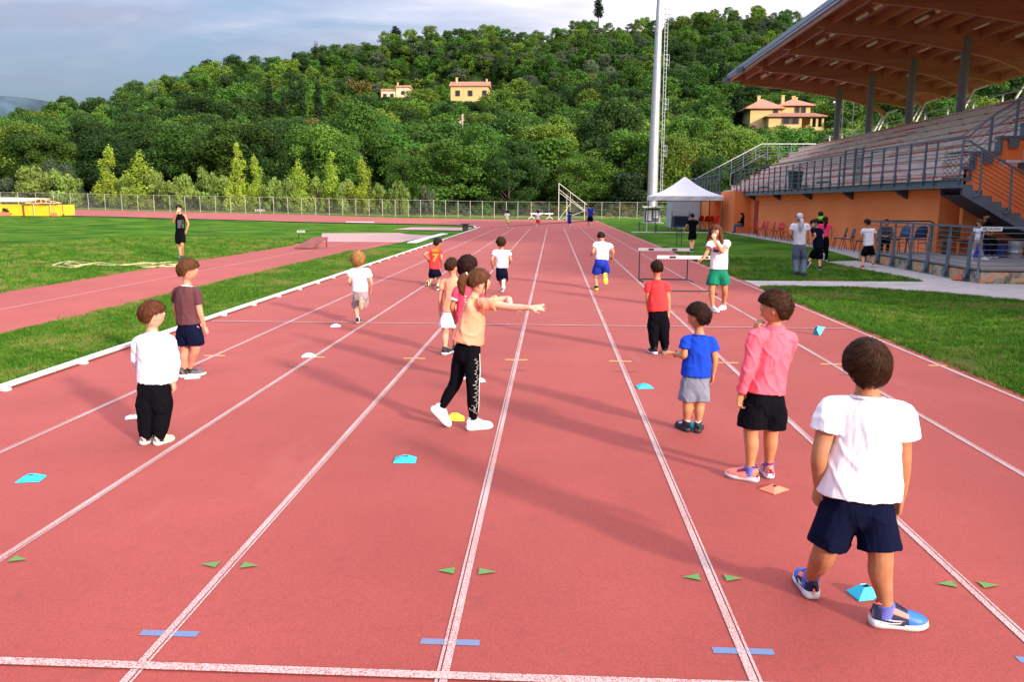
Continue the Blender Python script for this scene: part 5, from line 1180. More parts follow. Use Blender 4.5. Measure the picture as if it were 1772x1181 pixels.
def face_parts(parent, org, c, ax, s, hairm, which=(1, -1)):
    r, f, u = ax
    def W(x, y, z): return c+r*x*s+f*y*s+u*z*s-org
    for sg in which:
        vs, fs = ell(W(0.029*sg, 0.0735, 0.004), (0.0115*s, 0.0085*s, 0.0085*s), (r, f, u), 2); m = MB(); m.add(vs, fs, True); e = m.build('eye', M_EYEW, parent)
        vs, fs = ell(W(0.029*sg, 0.0795, 0.004), (0.0055*s, 0.0035*s, 0.0058*s), (r, f, u), 2); m = MB(); m.add(vs, fs, True); m.build('iris', M_EYED, e)
        m = MB(); m.tube([W(0.014*sg, 0.0845, 0.024), W(0.030*sg, 0.0825, 0.029), W(0.044*sg, 0.074, 0.024)], [0.0022*s, 0.0028*s, 0.0018*s], 6); m.build('eyebrow', hairm, parent)
        m = MB(); m.tube([W(0.018*sg, 0.081, 0.011), W(0.029*sg, 0.083, 0.0145), W(0.041*sg, 0.076, 0.010)], [0.001*s, 0.0016*s, 0.001*s], 5); m.build('eyelid', hairm, parent)
    m = MB(); m.tube([W(-0.021, 0.078, -0.050), W(-0.008, 0.0865, -0.0475), W(0, 0.087, -0.049), W(0.008, 0.0865, -0.0475), W(0.021, 0.078, -0.050)], [0.001*s, 0.003*s, 0.003*s, 0.003*s, 0.001*s], 6); m.tube([W(-0.016, 0.079, -0.054), W(0, 0.086, -0.0565), W(0.016, 0.079, -0.054)], [0.001*s, 0.0036*s, 0.001*s], 6); m.build('mouth', M_LIP, parent)

def person(label, Yb, J, vox=0.008, skin='tan', group=None, head=(0, 0, 0), hs=1.0, hair='brown', hst=None, ribbons=0, face=False, body_yaw=0, top=None, bottom=None, shoes=None, socks=None, foot=None, L=0.21, hands=None,
           build=1.0, handlen=None, extra=None, lift=None, hair_extra=None, seed=1, hairmat=None, arms=True, name='person', seated=False, zf=0.0):
    """J: joints, (px, py, dy) on the picture at depth Yb+dy, or Vector. feet: 'aL','aR' with 'g' as third entry stand on the ground"""
    K = {}
    for k, v in J.items():
        if isinstance(v, Vector): K[k] = v
        elif v[2] == 'g': K[k] = G(v[0], v[1], 0.072*L/0.21+zf)
        else: K[k] = AY(v[0], v[1], Yb+v[2])
    feet = [K[a] for a in ('aL', 'aR') if a in K]; org = Vector((K['pel'].x, K['pel'].y, gz(0, 0)+zf)); e = empty(name, label, 'person', org, group)
    ax = headax(*head); r, f, u = ax; by = R(body_yaw); lat = (K['shR']-K['shL']).normalized(); b = build
    hc_ = K['head']; neck = K['neck']; pel = K['pel']; ch = K.get('chest', neck.lerp(pel, 0.32)); sw = (K['shR']-K['shL']).length/2; fwd = V(0, 0, 1).cross(lat); fwd = -fwd if fwd.dot(V(math.sin(by), math.cos(by), 0)) < 0 else fwd
    legs = top_ = None; P = []
    # body
    P += head_piece(hc_, ax, hs, 4 if vox < 0.01 else 3)
    P.append(etube([neck-(hc_-neck).normalized()*0.03*b, neck.lerp(hc_, 0.35), hc_-u*0.045*hs-f*0.018*hs], [(0.050*b, 0.047*b), (0.038*b, 0.040*b), (0.040*b, 0.044*b)], lat, 14))
    tw = sw*0.92
    P.append(etube([pel-V(0, 0, 0.03), pel.lerp(ch, 0.45), ch, ch.lerp(neck, 0.62), neck], [(0.098*b, 0.078*b), (0.090*b, 0.068*b), (tw*0.90, 0.076*b), (tw*0.72, 0.058*b), (0.047*b, 0.042*b)], lat, 18))
    for sd in ('L', 'R'):
        sh, el, wr = K['sh'+sd], K['el'+sd], K['wr'+sd]; inn = sh.lerp(neck, 0.35)-V(0, 0, 0.022)
        P.append(etube([inn, sh, sh.lerp(el, 0.5), el, el.lerp(wr, 0.4), wr], [0.028*b, 0.035*b, 0.035*b, 0.031*b, 0.030*b, (0.023*b, 0.020*b)], fwd, 14))
        hd = (hands or {}).get(sd, {}); d = hd.get('d'); d = Vector(d) if d is not None else (wr-el); nrm = Vector(hd.get('n', (lat*(1 if sd == 'L' else -1))))
        P += hand_pieces(wr, d, nrm, handlen or 0.148*b, hd.get('curl', 0.35), hd.get('spread', 0.1), hd.get('thumb', 1 if (d.normalized().cross(nrm)).dot(fwd) > 0 else -1))
        hp, kn, an = K['hp'+sd], K['kn'+sd], K['a'+sd]
        back = -(V(*(foot or {}).get(sd, (math.sin(by), math.cos(by), 0))))
        P.append(etube([hp.lerp(pel, 0.2)+V(0, 0, 0.03), hp.lerp(kn, 0.35), kn, kn.lerp(an, 0.3)+back.normalized()*0.008, kn.lerp(an, 0.75), an, an-(kn-an).normalized()*-0.02], [0.072*b, 0.064*b, 0.047*b, 0.046*b, 0.031*b, 0.028*b, 0.026*b], lat, 14))
    me = blend(P, vox, 3 if vox < 0.01 else 1, 'body'); me.transform(Matrix.Translation(-org)); me.materials.append(SK[skin]); link('body', me, None, e)
    if face: face_parts(e, org, hc_, ax, hs, HM[hair])
    hd_ = hair_mesh(hc_, ax, hs, hst or {}, ribbons, 5 if vox < 0.01 else 4, seed)
    if hair_extra: hair_extra(hd_, K, ax, hs)
    hair_obj(hd_, HM[hair] if hairmat is None else hairmat, e, org)
    cv = max(vox*0.95, 0.0055); ws = seed*3.7
    def out(pieces, nm, m, wr=(0.0035, 9, ws), sm=3, parent=e):
        me = blend(pieces, cv, sm, nm, wr); me.transform(Matrix.Translation(-org)); me.materials.append(m); return link(nm, me, None, parent)
    # bottoms
    bt = bottom or {}; kind = bt.get('kind', 'shorts'); fl = bt.get('flare', 1.0); up_ = (neck-pel).normalized()
    hpw = bt.get('w', 0.122*b); Q = [etube([pel-up_*0.05, pel, pel+up_*0.07], [(hpw, 0.094*b), (hpw, 0.096*b), (hpw*0.90, 0.084*b)], lat, 20, 'round', 'flat', sq=2.4)]
    for sd in ('L', 'R'):
        hp, kn, an = K['hp'+sd], K['kn'+sd], K['a'+sd]
        if kind == 'shorts':
            t = bt.get('len', 0.8); end = hp.lerp(kn, t) if t <= 1 else kn.lerp(an, t-1); mid = hp.lerp(kn, min(0.5, t*0.5))
            pts = [hp.lerp(pel, 0.25)+V(0, 0, 0.02), mid, end] if t <= 1 else [hp.lerp(pel, 0.25), mid, kn, end]
            rr = [(0.078*b, 0.085*b), (0.080*b*fl, 0.084*b*fl), (0.083*b*fl, 0.082*b*fl)] if t <= 1 else [(0.078*b, 0.085*b), (0.078*b*fl, 0.08*b), (0.072*b*fl, 0.07*b*fl), (0.07*b*fl, 0.068*b*fl)]
            Q.append(etube(pts, rr, lat, 18, 'round', 'flat'))
        else:
            Q.append(etube([hp.lerp(pel, 0.25)+V(0, 0, 0.02), hp.lerp(kn, 0.5), kn, kn.lerp(an, 0.5), an.lerp(kn, 0.10)], [0.080*b, 0.077*b*fl, 0.064*b*fl, 0.057*b*fl, (bt.get('cuff', 0.05)*b)], lat, 18, 'round', 'round'))
    out(Q, {'shorts': 'shorts', 'pants': 'trousers'}[kind], bt.get('m'), bt.get('wr', (0.004, 11, ws)))
    # top
    tp = top or {}; hem = K.get('hem', pel+up_*0.02); fl = tp.get('flare', 1.0); hw = tp.get('hemw', 0.135*b); cw = tw*tp.get('chest', 1.0)+0.006
    Q = [etube([hem, hem.lerp(ch, 0.45), ch, ch.lerp(neck, 0.60), neck.lerp(ch, 0.10)+up_*0.004], [(hw, 0.108*b*fl), (hw*0.97, 0.100*b*fl), (cw, 0.098*b), (cw*0.90, 0.080*b), (0.062*b, 0.056*b)], lat, 24, 'flat', 'flat', sq=2.3)]
    for sd in ('L', 'R'):
        sh, el, wr = K['sh'+sd], K['el'+sd], K['wr'+sd]; inn = sh.lerp(neck, 0.50)+V(0, 0, -0.022)
        sl = tp.get('sleeve', 0.55); pf = tp.get('puff', 1.0)
        if sl <= 0: continue
        if sl <= 1: Q.append(etube([inn, sh-V(0, 0, 0.006), sh.lerp(el, sl*0.5), sh.lerp(el, sl)], [(0.043*b, 0.041*b), (0.047*b, 0.048*b), (0.049*b*pf, 0.053*b*pf), (0.051*b*pf, 0.057*b*pf)], fwd, 16, 'round', 'flat'))
        else: Q.append(etube([inn, sh-V(0, 0, 0.006), sh.lerp(el, 0.5), el, el.lerp(wr, 0.5), el.lerp(wr, 0.97)], [0.052*b, 0.056*b, 0.052*b*pf, 0.046*b*pf, 0.042*b*pf, 0.036*b*pf], fwd, 16, 'round', 'flat'))
    shirt = out(Q, tp.get('name', 't_shirt'), tp.get('m'), tp.get('wr', (0.0045, 8, ws)))
    if tp.get('neckband', True):
        m = MB(); nk = neck.lerp(ch, 0.105)+up_*0.003; l2 = lat; f2 = fwd
        m.tube([nk+l2*0.057*b*math.cos(a)+f2*0.051*b*math.sin(a)-up_*0.008*math.sin(a)-org for a in np.linspace(0, 2*math.pi, 21)], 0.0065*b, 6, False); m.build('neckband', tp.get('nb', tp.get('m')), shirt)
    # socks and shoes
    for sd in ('L', 'R'):
        an, kn = K['a'+sd], K['kn'+sd]; fw = Vector((foot or {}).get(sd, (math.sin(by), math.cos(by), 0))); upv = Vector((lift or {}).get(sd, (0, 0, 1)))
        if socks:
            top_s = an.lerp(kn, socks.get('h', 0.14)); m = MB(); m.tube([tuple(top_s-org), tuple(an.lerp(kn, 0.04)-org), tuple(an-fw.normalized()*0.004-V(0, 0, 0.03)-org)], [0.036*b, 0.034*b, 0.036*b], 12); m.build('sock', socks['m'], e)
        if shoes: shoe(e, org, an, fw, upv, L, shoes)
    if extra: extra(e, K, org, ax, hs, shirt)
    return e, K, shirt
def flat_print(parent, org, pts, m, name='print'):
    mb = MB(); mb.face([Vector(p)-org for p in pts]); return mb.build(name, m, parent)
def text_mesh(body, size, m, name='lettering', font_extrude=0.001, bold=0.0):
    cu = bpy.data.curves.new('t', 'FONT'); cu.body = body; cu.size = size; cu.align_x = 'CENTER'; cu.align_y = 'CENTER'; cu.extrude = font_extrude; cu.offset = bold; cu.resolution_u = 2
    o = bpy.data.objects.new('t', cu); COL.objects.link(o); dg = bpy.context.evaluated_depsgraph_get(); me = bpy.data.meshes.new_from_object(o.evaluated_get(dg)); bpy.data.objects.remove(o); me.materials.clear(); me.materials.append(m); me.name = name; return me
def wrap_on(me, target, origin, right, upv, ray_dir, off=0.003, bend=1):
    "projects a flat mesh (x right, y up) onto an object's surface along ray_dir"
    r, u_, d = Vector(right).normalized(), Vector(upv).normalized(), Vector(ray_dir).normalized()
    bm = bmesh.new(); bm.from_mesh(me)
    for _ in range(bend): bmesh.ops.subdivide_edges(bm, edges=[x for x in bm.edges if x.calc_length() > 0.012], cuts=1, use_grid_fill=False)
    bmesh.ops.triangulate(bm, faces=bm.faces[:])
    from mathutils.bvhtree import BVHTree
    bv = BVHTree.FromPolygons([v.co.copy() for v in target.data.vertices], [tuple(p.vertices) for p in target.data.polygons])
    for v in bm.verts:
        p = Vector(origin)+r*v.co.x+u_*v.co.y; h = bv.ray_cast(p-d*0.5, d, 1.0)
        v.co = (h[0] if h[0] is not None else p)-d*off
    bm.to_mesh(me); bm.free(); me.update(); return me
# ================================================================ fences, mast, tent, hurdles, chairs and small things
M_FWIRE = mat('fence_wire', (0.22, 0.22, 0.19), 0.6, metal=0.3); M_FPOST = mat('fence_post', (0.42, 0.39, 0.32), 0.6)
# chain link fence: posts at measured places, mesh as thin wires
FP = [(-60, 361), (-28, 361.5), (2.7, 362), (33, 362.5), (63.6, 363), (94, 363.5), (123.6, 364), (154, 364.5), (182.8, 364.8), (211.6, 365.2), (239.4, 365.6), (267.5, 366), (294.6, 366.4), (321, 366.8), (347, 367.2), (373.5, 367.6), (399.6, 368), (425, 368.4), (450.3, 368.8), (474, 369.2), (498.4, 369.6), (522.5, 370), (546.2, 370.3), (570, 370.6), (593.3, 371), (616, 371.3), (639, 371.8),
      (662, 372.2), (684, 372.7), (706.6, 373.1), (728, 373.6), (750.3, 374), (771, 374.4), (792.7, 374.9), (813.7, 375.3), (834.6, 375.7), (855.3, 376.1), (876, 376.5), (896, 376.9), (919, 377.4), (950, 378), (981, 378.6), (1011, 379), (1041, 379.4), (1072, 379.8), (1102, 380.2), (1133, 380.5), (1164, 380.8), (1196, 381)]
fb = []
for px, py in FP:
    d = ray(px, py); Yf = 95.0+max(0, (600-px))*0.006; p = d*(Yf/d.y); fb.append(Vector((p.x, p.y, gz(p.x, p.y)-0.02)))
fe = empty('chain_link_fence', 'long chain link fence with pale posts beyond the bend of the track', 'fence', fb[40])
FH = 1.98
for p in fb:
    m = MB(); q = p-fb[40]; m.tube([q, q+Vector((0, 0, FH))], 0.032, 6); m.build('fence_post', M_FPOST, fe)
for a, b in zip(fb[:-1], fb[1:]):
    a, b = a-fb[40], b-fb[40]; Lh = (b-a).length; m = MB(); m.bar(a+Vector((0, 0, FH-0.03)), b+Vector((0, 0, FH-0.03)), 0.025); m.build('top_rail', M_FPOST, fe)
    m = MB(); s_ = 0.16; n = int(Lh/s_)
    for k in range(n+1):
        t = k/n; c = a.lerp(b, t)
        for sg in (-1, 1):
            run = 1.8*0.85; t2 = t+sg*run/Lh; top = 1.85
            if t2 < 0: top *= (t/(run/Lh)); t2 = 0
            if t2 > 1: top *= ((1-t)/(run/Lh)); t2 = 1
            if top > 0.05: e_ = a.lerp(b, t2)+Vector((0, 0, 0.06+top)); m.bar(c+Vector((0, 0, 0.06)), e_, 0.010)
            # mirrored from the top
    for k in range(1, 7): z = 0.05+k*0.27; m.bar(a+Vector((0, 0, z)), b+Vector((0, 0, z)), 0.008)
    m.build('mesh_panel', M_FWIRE, fe)
# floodlight mast with caged ladder
mx, my = 10.05, 84.0
e = empty('floodlight_mast', 'very tall tapering galvanised floodlight mast with a ladder on its right side', 'mast', (mx, my, 0))
m = MB(); m.tube([(0, 0, 0), (0.0, 0, 9), (0.12, 0, 24), (0.18, 0, 30)], [0.54, 0.46, 0.26, 0.20], 20); m.build('shaft', M_GALV, e)
m = MB()
for sx in (0.0, 0.34): m.bar((0.78+sx*0.5, -0.1, 2.2), (0.50+sx+0.12, -0.1, 29), 0.05)
k = 2.4
while k < 29: x = 0.78-(k-2.2)*0.0104; m.bar((x, -0.1, k), (x+0.30, -0.1, k), 0.035); k += 0.42
m.build('ladder', M_GALV, e)
for z in (6.5, 11.0, 15.2, 19.5, 24.0):
    m = MB(); x = 0.74-(z-2.2)*0.010
    for dz in (0, 0.5, 1.0): m.tube([(x, -0.1, z+dz), (x-0.02, -0.55, z+dz), (x+0.35, -0.62, z+dz), (x+0.55, -0.3, z+dz), (x+0.34, -0.05, z+dz)], 0.022, 5)
    for dx in (0.0, 0.35, 0.55): m.bar((x+dx, -0.5, z), (x+dx, -0.5, z+1.0), 0.03)
    m.build('ladder_cage', M_GALV, e)
# notice board in front of the mast
q = G(1128, 386.5); e = empty('notice_board', 'roofed notice board with white papers at the foot of the mast', 'notice board', (q.x, q.y, 0)); s_ = q.y/FPX
m = MB(); m.box(-14.5*s_, 15.5*s_, -0.35, 0.45, 25*s_, 26.5*s_); m.box(-16.5*s_, 17.5*s_, -0.5, 0.6, 26.6*s_, 28.5*s_); m.build('roof', mat('board_roof', (0.62, 0.58, 0.56), 0.8), e)
m = MB(); m.box(-11.5*s_, 11.5*s_, -0.05, 0.05, 2*s_, 25*s_); m.build('board', M_STEELD, e)
for a, b_, z0, z1 in ((-10, -1.2, 4.5, 22), (2.2, 10.3, 9, 22)):
    m = MB(); m.box(a*s_, b_*s_, -0.075, -0.055, z0*s_, z1*s_); pp = m.build('poster', mat('paper', (0.72, 0.66, 0.60), 0.8), e)
    for r_ in range(5): m = MB(); m.box((a+1)*s_, (b_-1.2-(r_*37 % 3))*s_, -0.080, -0.076, (z1-2.2-r_*(z1-z0-3)/5)*s_, (z1-1.6-r_*(z1-z0-3)/5)*s_); m.build('print_line', mat('print_faint', (0.40, 0.36, 0.36), 0.9), pp)
for a in (-12.5, 13): m = MB(); m.box(a*s_-0.05, a*s_+0.05, 0.06, 0.16, 0, 25*s_); m.build('leg', M_GALV, e)
m = MB(); m.box(-16*s_, 17*s_, -1.2, 1.2, -0.02, 0.09); m.build('slab', M_CONC, e)
# tent
t0 = Vector((8.83, 56.0, 0)); e = empty('gazebo_tent', 'white pointed pop-up tent beside the far end of the grandstand', 'tent', t0); M_TENT = mat('tent_white', (0.78, 0.74, 0.74), 0.85, var=0.03, vscale=2)
hw, ze, zp = 2.22, 2.30, 3.55
m = MB(); N_ = 8; nr = 9
prof = [0, 0.06, 0.16, 0.30, 0.46, 0.62, 0.78, 0.9, 1.0]; zz = [zp+0.05, zp-0.03, zp-0.22, zp-0.48, zp-0.72, zp-0.92, zp-1.07, ze+0.08, ze]
ring_pts = []
for r_, z_ in zip(prof, zz):
    rr = []
    for k in range(16):
        s_, f_ = divmod(k, 4); f_ = f_/4; cs = [(-1, -1), (1, -1), (1, 1), (-1, 1)]; a = Vector(cs[s_]).lerp(Vector(cs[(s_+1) % 4]), f_); sag = -0.05*math.sin(f_*math.pi)*r_
        rr.append((a.x*hw*r_, a.y*hw*r_, z_+sag))
    ring_pts.append(rr)
vs = [p for rr in ring_pts for p in rr]; m.add(vs, [(i*16+k, (i+1)*16+k, (i+1)*16+(k+1) % 16, i*16+(k+1) % 16) for i in range(nr-1) for k in range(16)], True); m.build('canopy', M_TENT, e)
m = MB(); cs = [(-1, -1), (1, -1), (1, 1), (-1, 1)]
for i in range(4):
    a, b = Vector(cs[i])*hw, Vector(cs[(i+1) % 4])*hw; n = 12
    for k in range(n):
        p, q_ = a.lerp(b, k/n), a.lerp(b, (k+1)/n); w1 = 0.015*math.sin(k*1.9); w2 = 0.015*math.sin((k+1)*1.9); m.face([(p.x*(1+w1), p.y*(1+w1), 2.02), (q_.x*(1+w2), q_.y*(1+w2), 2.02), (q_.x, q_.y, ze), (p.x, p.y, ze)])
m.build('valance', M_TENT, e)
for cx, cy in cs:
    m = MB(); m.box(cx*(hw-0.08)-0.025, cx*(hw-0.08)+0.025, cy*(hw-0.08)-0.025, cy*(hw-0.08)+0.025, 0, ze); m.build('leg', M_STEELD, e)
m = MB(); m.bar((-hw+0.1, -hw+0.1, 1.98), (hw-0.1, -hw+0.1, 1.98), 0.03); m.bar((-hw+0.1, -hw+0.1, 1.98), (-hw+0.1, hw-0.1, 1.98), 0.03); m.build('truss', M_STEELD, e)
# grey ribbed shed behind the tent
e = empty('metal_shed', 'grey ribbed metal shed behind the white tent', 'shed', (8.95, 62.5, 0)); M_SHED = mat('shed_grey', (0.46, 0.47, 0.50), 0.6, metal=0.2, var=0.06, vscale=2)
m = MB(); m.box(0, 2.15, 0, 2.6, 0, 2.35); m.build('body', M_SHED, e)
for k in range(22): m = MB(); m.box(0.03+k*0.098, 0.075+k*0.098, -0.03, -0.002, 0.02, 2.3); m.build('rib', M_SHED, e)
m = MB(); m.box(-0.1, 2.25, -0.15, 2.75, 2.352, 2.42); m.build('roof', M_STEELD, e)
# dark blue equipment crate under the tent with an upright stand beside it
q = G(1177, 396.5); e = empty('mat_trolley', 'dark blue padded equipment block with a railed top under the tent', 'trolley', (q.x, q.y, 0)); M_DBLUE = mat('dark_blue_vinyl', (0.010, 0.022, 0.075), 0.5, var=0.3, vscale=4)
m = MB(); m.box(-0.45, 0.55, 0, 1.0, 0.12, 0.80); m.build('block', M_DBLUE, e); m = MB(); m.box(-0.48, 0.58, -0.03, 1.03, 0.82, 0.92)
for k in range(9): m.box(-0.45+k*0.12, -0.42+k*0.12, -0.03, 0.0, 0.80, 0.99)
m.build('top_rail', M_STEELD, e); m = MB(); m.tube([(-0.62, 0, 0), (-0.62, 0, 1.25)], 0.025, 6); m.build('post', M_STEELD, e); m = MB(); m.tube([(0.62, 0, 0), (0.62, 0, 1.25)], 0.025, 6); m.build('post', M_STEELD, e)
m = MB(); m.box(-0.2, 0.3, -0.06, -0.035, 0.02, 0.14); m.build('plate', MATS['paper'], e)
# thin dark green trestle on the grass
q = G(1174, 425); e = empty('trestle', 'thin dark green metal trestle standing on the grass between hurdles and tent', 'trestle', (q.x, q.y, 0)); M_DGREEN = mat('dark_green_paint', (0.012, 0.05, 0.05), 0.5)
for sx in (-0.10, 0.13):
    m = MB(); m.bar((sx, 0, 0), (sx*0.9, 0, 0.78), 0.03); m.build('leg', M_DGREEN, e)
for z in (0.2, 0.4, 0.6): m = MB(); m.bar((-0.1, 0, z), (0.13, 0, z), 0.02); m.build('rung', M_DGREEN, e)
m = MB(); m.box(-0.13, 0.16, -0.12, 0.12, 0.78, 0.82); m.build('top', M_DGREEN, e)
# short stakes on the far grass
for px, py, hpx, lab, mt in ((1105.5, 402, 17, 'short dark stake with a white band on the far grass', M_DGREEN), (1119, 402, 18, 'short white stake leaning on the far grass', MATS['paper']), (1135, 403, 14, 'short dark stake nearest the mast on the far grass', M_DGREEN)):
    q = G(px, py); m = MB(); h_ = hpx*q.y/FPX; m.tube([(0, 0, 0), (0.02, 0, h_)], 0.03, 6); o = m.build('stake', mt, label=lab, cat='stake'); o.location = q
# low white kerb edge crossing the far grass
a, b = G(1092, 402.5), G(1235, 403.5); m = MB(); m.box(0, b.x-a.x, -0.05, 0.05, 0, 0.06); o = m.build('path_edging', MATS['paper'], kind='structure'); o.location = a
# hurdles
M_HUR = mat('hurdle_white', (0.66, 0.63, 0.61), 0.5); M_HBLK = mat('hurdle_black', (0.015, 0.015, 0.02), 0.5); M_HLEG = mat('hurdle_leg', (0.05, 0.045, 0.05), 0.5, metal=0.4)
def hurdle(px, py, wd, ht, label, lab_rz=0, blacks=((0.20, 0.30), (0.66, 0.76)), group='hurdles'):
    q = G(px, py); e = empty('hurdle', label, 'hurdle', q, group, lab_rz)
    m = MB(); m.box(0, wd, -0.015, 0.015, ht-0.07, ht); bar = m.build('crossbar', M_HUR, e)
    for a, b in blacks: m = MB(); m.box(wd*a, wd*b, -0.018, 0.018, ht-0.058, ht-0.012); m.build('band', M_HBLK, bar)
    m = MB(); m.bar((0.02, 0, 0.02), (wd-0.02, 0, 0.02), 0.025); m.build('base_bar', M_HLEG, e)
    for x in (0.035, wd-0.035):
        m = MB(); m.bar((x, 0, 0), (x, 0, ht-0.07), 0.026); m.build('leg', M_HLEG, e)
        m = MB(); m.bar((x, 0, 0.02), (x+0.04, -0.62, 0.02), 0.026); m.build('foot', M_HLEG, e)
    return e
q1 = G(1103, 484.5); h1 = (484.5-430.5)/FPX*q1.y/_cp; hurdle(1103, 484.5, (1187-1101)/FPX*q1.y*1.01, h1, 'farther white hurdle with two black bands, left of the woman')
q2 = G(1135, 505); h2 = (505-443.5)/FPX*q2.y/_cp; hurdle(1135, 505, (1225-1134)/FPX*q2.y*1.03, h2, 'nearer white hurdle held by the woman', blacks=((0.22, 0.34), (0.80, 0.93)))
# far pair of hurdles on splayed white legs
for px, w_, lab in ((918, 0.9, 'left one of two white barriers on splayed legs beyond the runners'), (942, 0.66, 'right one of two white barriers on splayed legs beyond the runners')):
    q = AY(px, 381, 84); e = empty('barrier', lab, 'barrier', (q.x, 84, 0), 'far white barriers'); s_ = 84/FPX; m = MB(); m.box(0, 22*s_ if px < 930 else 15*s_, -0.05, 0.05, 11.2*s_, 13.4*s_); m.build('crossbar', M_HUR, e)
    x = 2*s_ if px < 930 else 9*s_; m = MB()
    m = MB(); m.bar((x, 0, 7*s_), (x, 0, 12*s_), 0.07); m.build('post', M_HUR, e)
    for sg in (-1, 1): m = MB(); m.bar((x, 0, 7.5*s_), (x+sg*5.5*s_, 0, 0.2), 0.07); m.build('leg', M_HUR, e)
# slanted white frame (judges' steps without treads)
e = empty('slanted_frame', 'tall slanted white metal frame with a single upright beyond the bend', 'frame', (AY(966.5, 381, 86).x, 86, 0)); s_ = 86/FPX; M_FR = mat('frame_white', (0.52, 0.50, 0.44), 0.6)
def fr(a, b, w_=0.09, nm='bar'): w_ *= 0.62; m = MB(); m.bar((a[0]*s_, a[2] if len(a) > 2 else 0, a[1]*s_), (b[0]*s_, b[2] if len(b) > 2 else 0, b[1]*s_), w_); m.build(nm, M_FR, e)
fr((0, 0), (0, 63), 0.12, 'upright'); fr((0, 62.5), (48, 27), 0.11, 'stringer'); fr((0, 53, .9), (44, 18, .9), 0.10, 'stringer'); fr((1, 47), (42, 17), 0.09, 'stringer'); fr((0, 0.5), (22, 32), 0.08, 'brace'); fr((2, 0.5, .5), (48, 18, .5), 0.08, 'brace'); fr((13.5, 0), (13.5, 44), 0.07, 'upright'); fr((44, 0), (44, 29), 0.08, 'upright'); fr((20, 0, .8), (20, 47, .8), 0.07, 'upright')
for k in range(6): fr((k*8, 61.5-k*6, 0), (k*8, 54-k*6.2, 0.9), 0.05, 'rung')
# person-sized seat beside it
# dark square bin on the far apron
q = G(805, 399.5); e = empty('weight_table', 'dark square table-like block on the far apron inside the bend', 'block', q); s_ = q.y/FPX; m = MB(); m.box(-4.5*s_, 5*s_, -0.15, 0.35, 0, 11*s_); m.build('body', mat('dark_block', (0.10, 0.08, 0.08), 0.8, var=0.3, vscale=6), e); m = MB(); m.box(-8*s_, 8*s_, -0.25, 0.45, 11.02*s_, 12.2*s_); m.build('lid', MATS['dark_block'], e)
# chairs
M_CRED = mat('chair_red', (0.60, 0.025, 0.02), 0.4); M_CBLUE = mat('chair_blue', (0.015, 0.065, 0.26), 0.4); M_CDARK = mat('chair_petrol', (0.02, 0.06, 0.13), 0.4); M_CLEG = mat('chair_leg', (0.07, 0.045, 0.05), 0.4, metal=0.5)
def make_chair(name, label, m_):
    e = empty(name, label, 'chair', (0, 0, 0)); b = MB()
    b.add([(-0.20, -0.20, 0.44), (0.20, -0.20, 0.44), (0.20, 0.20, 0.425), (-0.20, 0.20, 0.425), (-0.20, -0.20, 0.47), (0.20, -0.20, 0.47), (0.20, 0.20, 0.45), (-0.20, 0.20, 0.45)], [(0, 3, 2, 1), (4, 5, 6, 7), (0, 1, 5, 4), (1, 2, 6, 5), (2, 3, 7, 6), (3, 0, 4, 7)]); b.build('seat', m_, e)
    b = MB(); n = 7; rows = []
    for j, (z, y, hw_) in enumerate(((0.50, 0.20, 0.19), (0.60, 0.235, 0.20), (0.72, 0.26, 0.195), (0.82, 0.285, 0.165), (0.87, 0.30, 0.09))): rows.append([(hw_*(2*k/(n-1)-1), y-0.03*abs(2*k/(n-1)-1)**2, z) for k in range(n)])
    fr_ = [p for r_ in rows for p in r_]; bk = [(x, y+0.018, z) for x, y, z in fr_]; F = [(i*n+k, i*n+k+1, (i+1)*n+k+1, (i+1)*n+k) for i in range(4) for k in range(n-1)]; o_ = len(fr_)
    b.add(fr_+bk, F+[tuple(reversed([q+o_ for q in f])) for f in F]+[(k+1, k, o_+k, o_+k+1) for k in range(n-1)]+[(4*n+k, 4*n+k+1, o_+4*n+k+1, o_+4*n+k) for k in range(n-1)]+[(i*n, (i+1)*n, o_+(i+1)*n, o_+i*n) for i in range(4)]+[((i+1)*n+n-1, i*n+n-1, o_+i*n+n-1, o_+(i+1)*n+n-1) for i in range(4)], True); b.build('backrest', m_, e)
    for sx in (-1, 1):
        b = MB(); b.tube([(sx*0.19, 0.17, 0.43), (sx*0.22, 0.27, 0)], 0.012, 6); b.build('leg', M_CLEG, e); b = MB(); b.tube([(sx*0.19, -0.16, 0.43), (sx*0.22, -0.24, 0)], 0.012, 6); b.build('leg', M_CLEG, e)
    b = MB(); b.tube([(-0.195, -0.17, 0.425), (0.195, -0.17, 0.425)], 0.011, 6); b.build('frame_bar', M_CLEG, e)
    for sx in (-1, 1): b = MB(); b.tube([(sx*0.175, 0.18, 0.44), (sx*0.17, 0.23, 0.56)], 0.012, 6); b.build('back_bracket', M_CLEG, e)
    return e
ch0 = make_chair('stacking_chair', 'red plastic chair', M_CRED); rc = [48.6, 47.3, 46.1, 45.0, 43.9, 42.9, 41.8, 40.7, 39.6, 38.5, 37.4, 36.3]
ordw = ['first', 'second', 'third', 'fourth', 'fifth', 'sixth', 'seventh', 'eighth', 'ninth', 'tenth', 'eleventh', 'twelfth']
for k, y in enumerate(rc):
    c = ch0 if k == 0 else dup(ch0); c.location = (11.75+0.08*math.sin(k*2.2), y, 0.005); c.rotation_euler = (0, 0, R(90-180+8*math.sin(k*1.7)+rnd.uniform(-4, 4))); c['label'] = 'red plastic chair, %s from the far end of the row along the orange wall' % ordw[k]; c['group'] = 'red chairs along the orange wall'
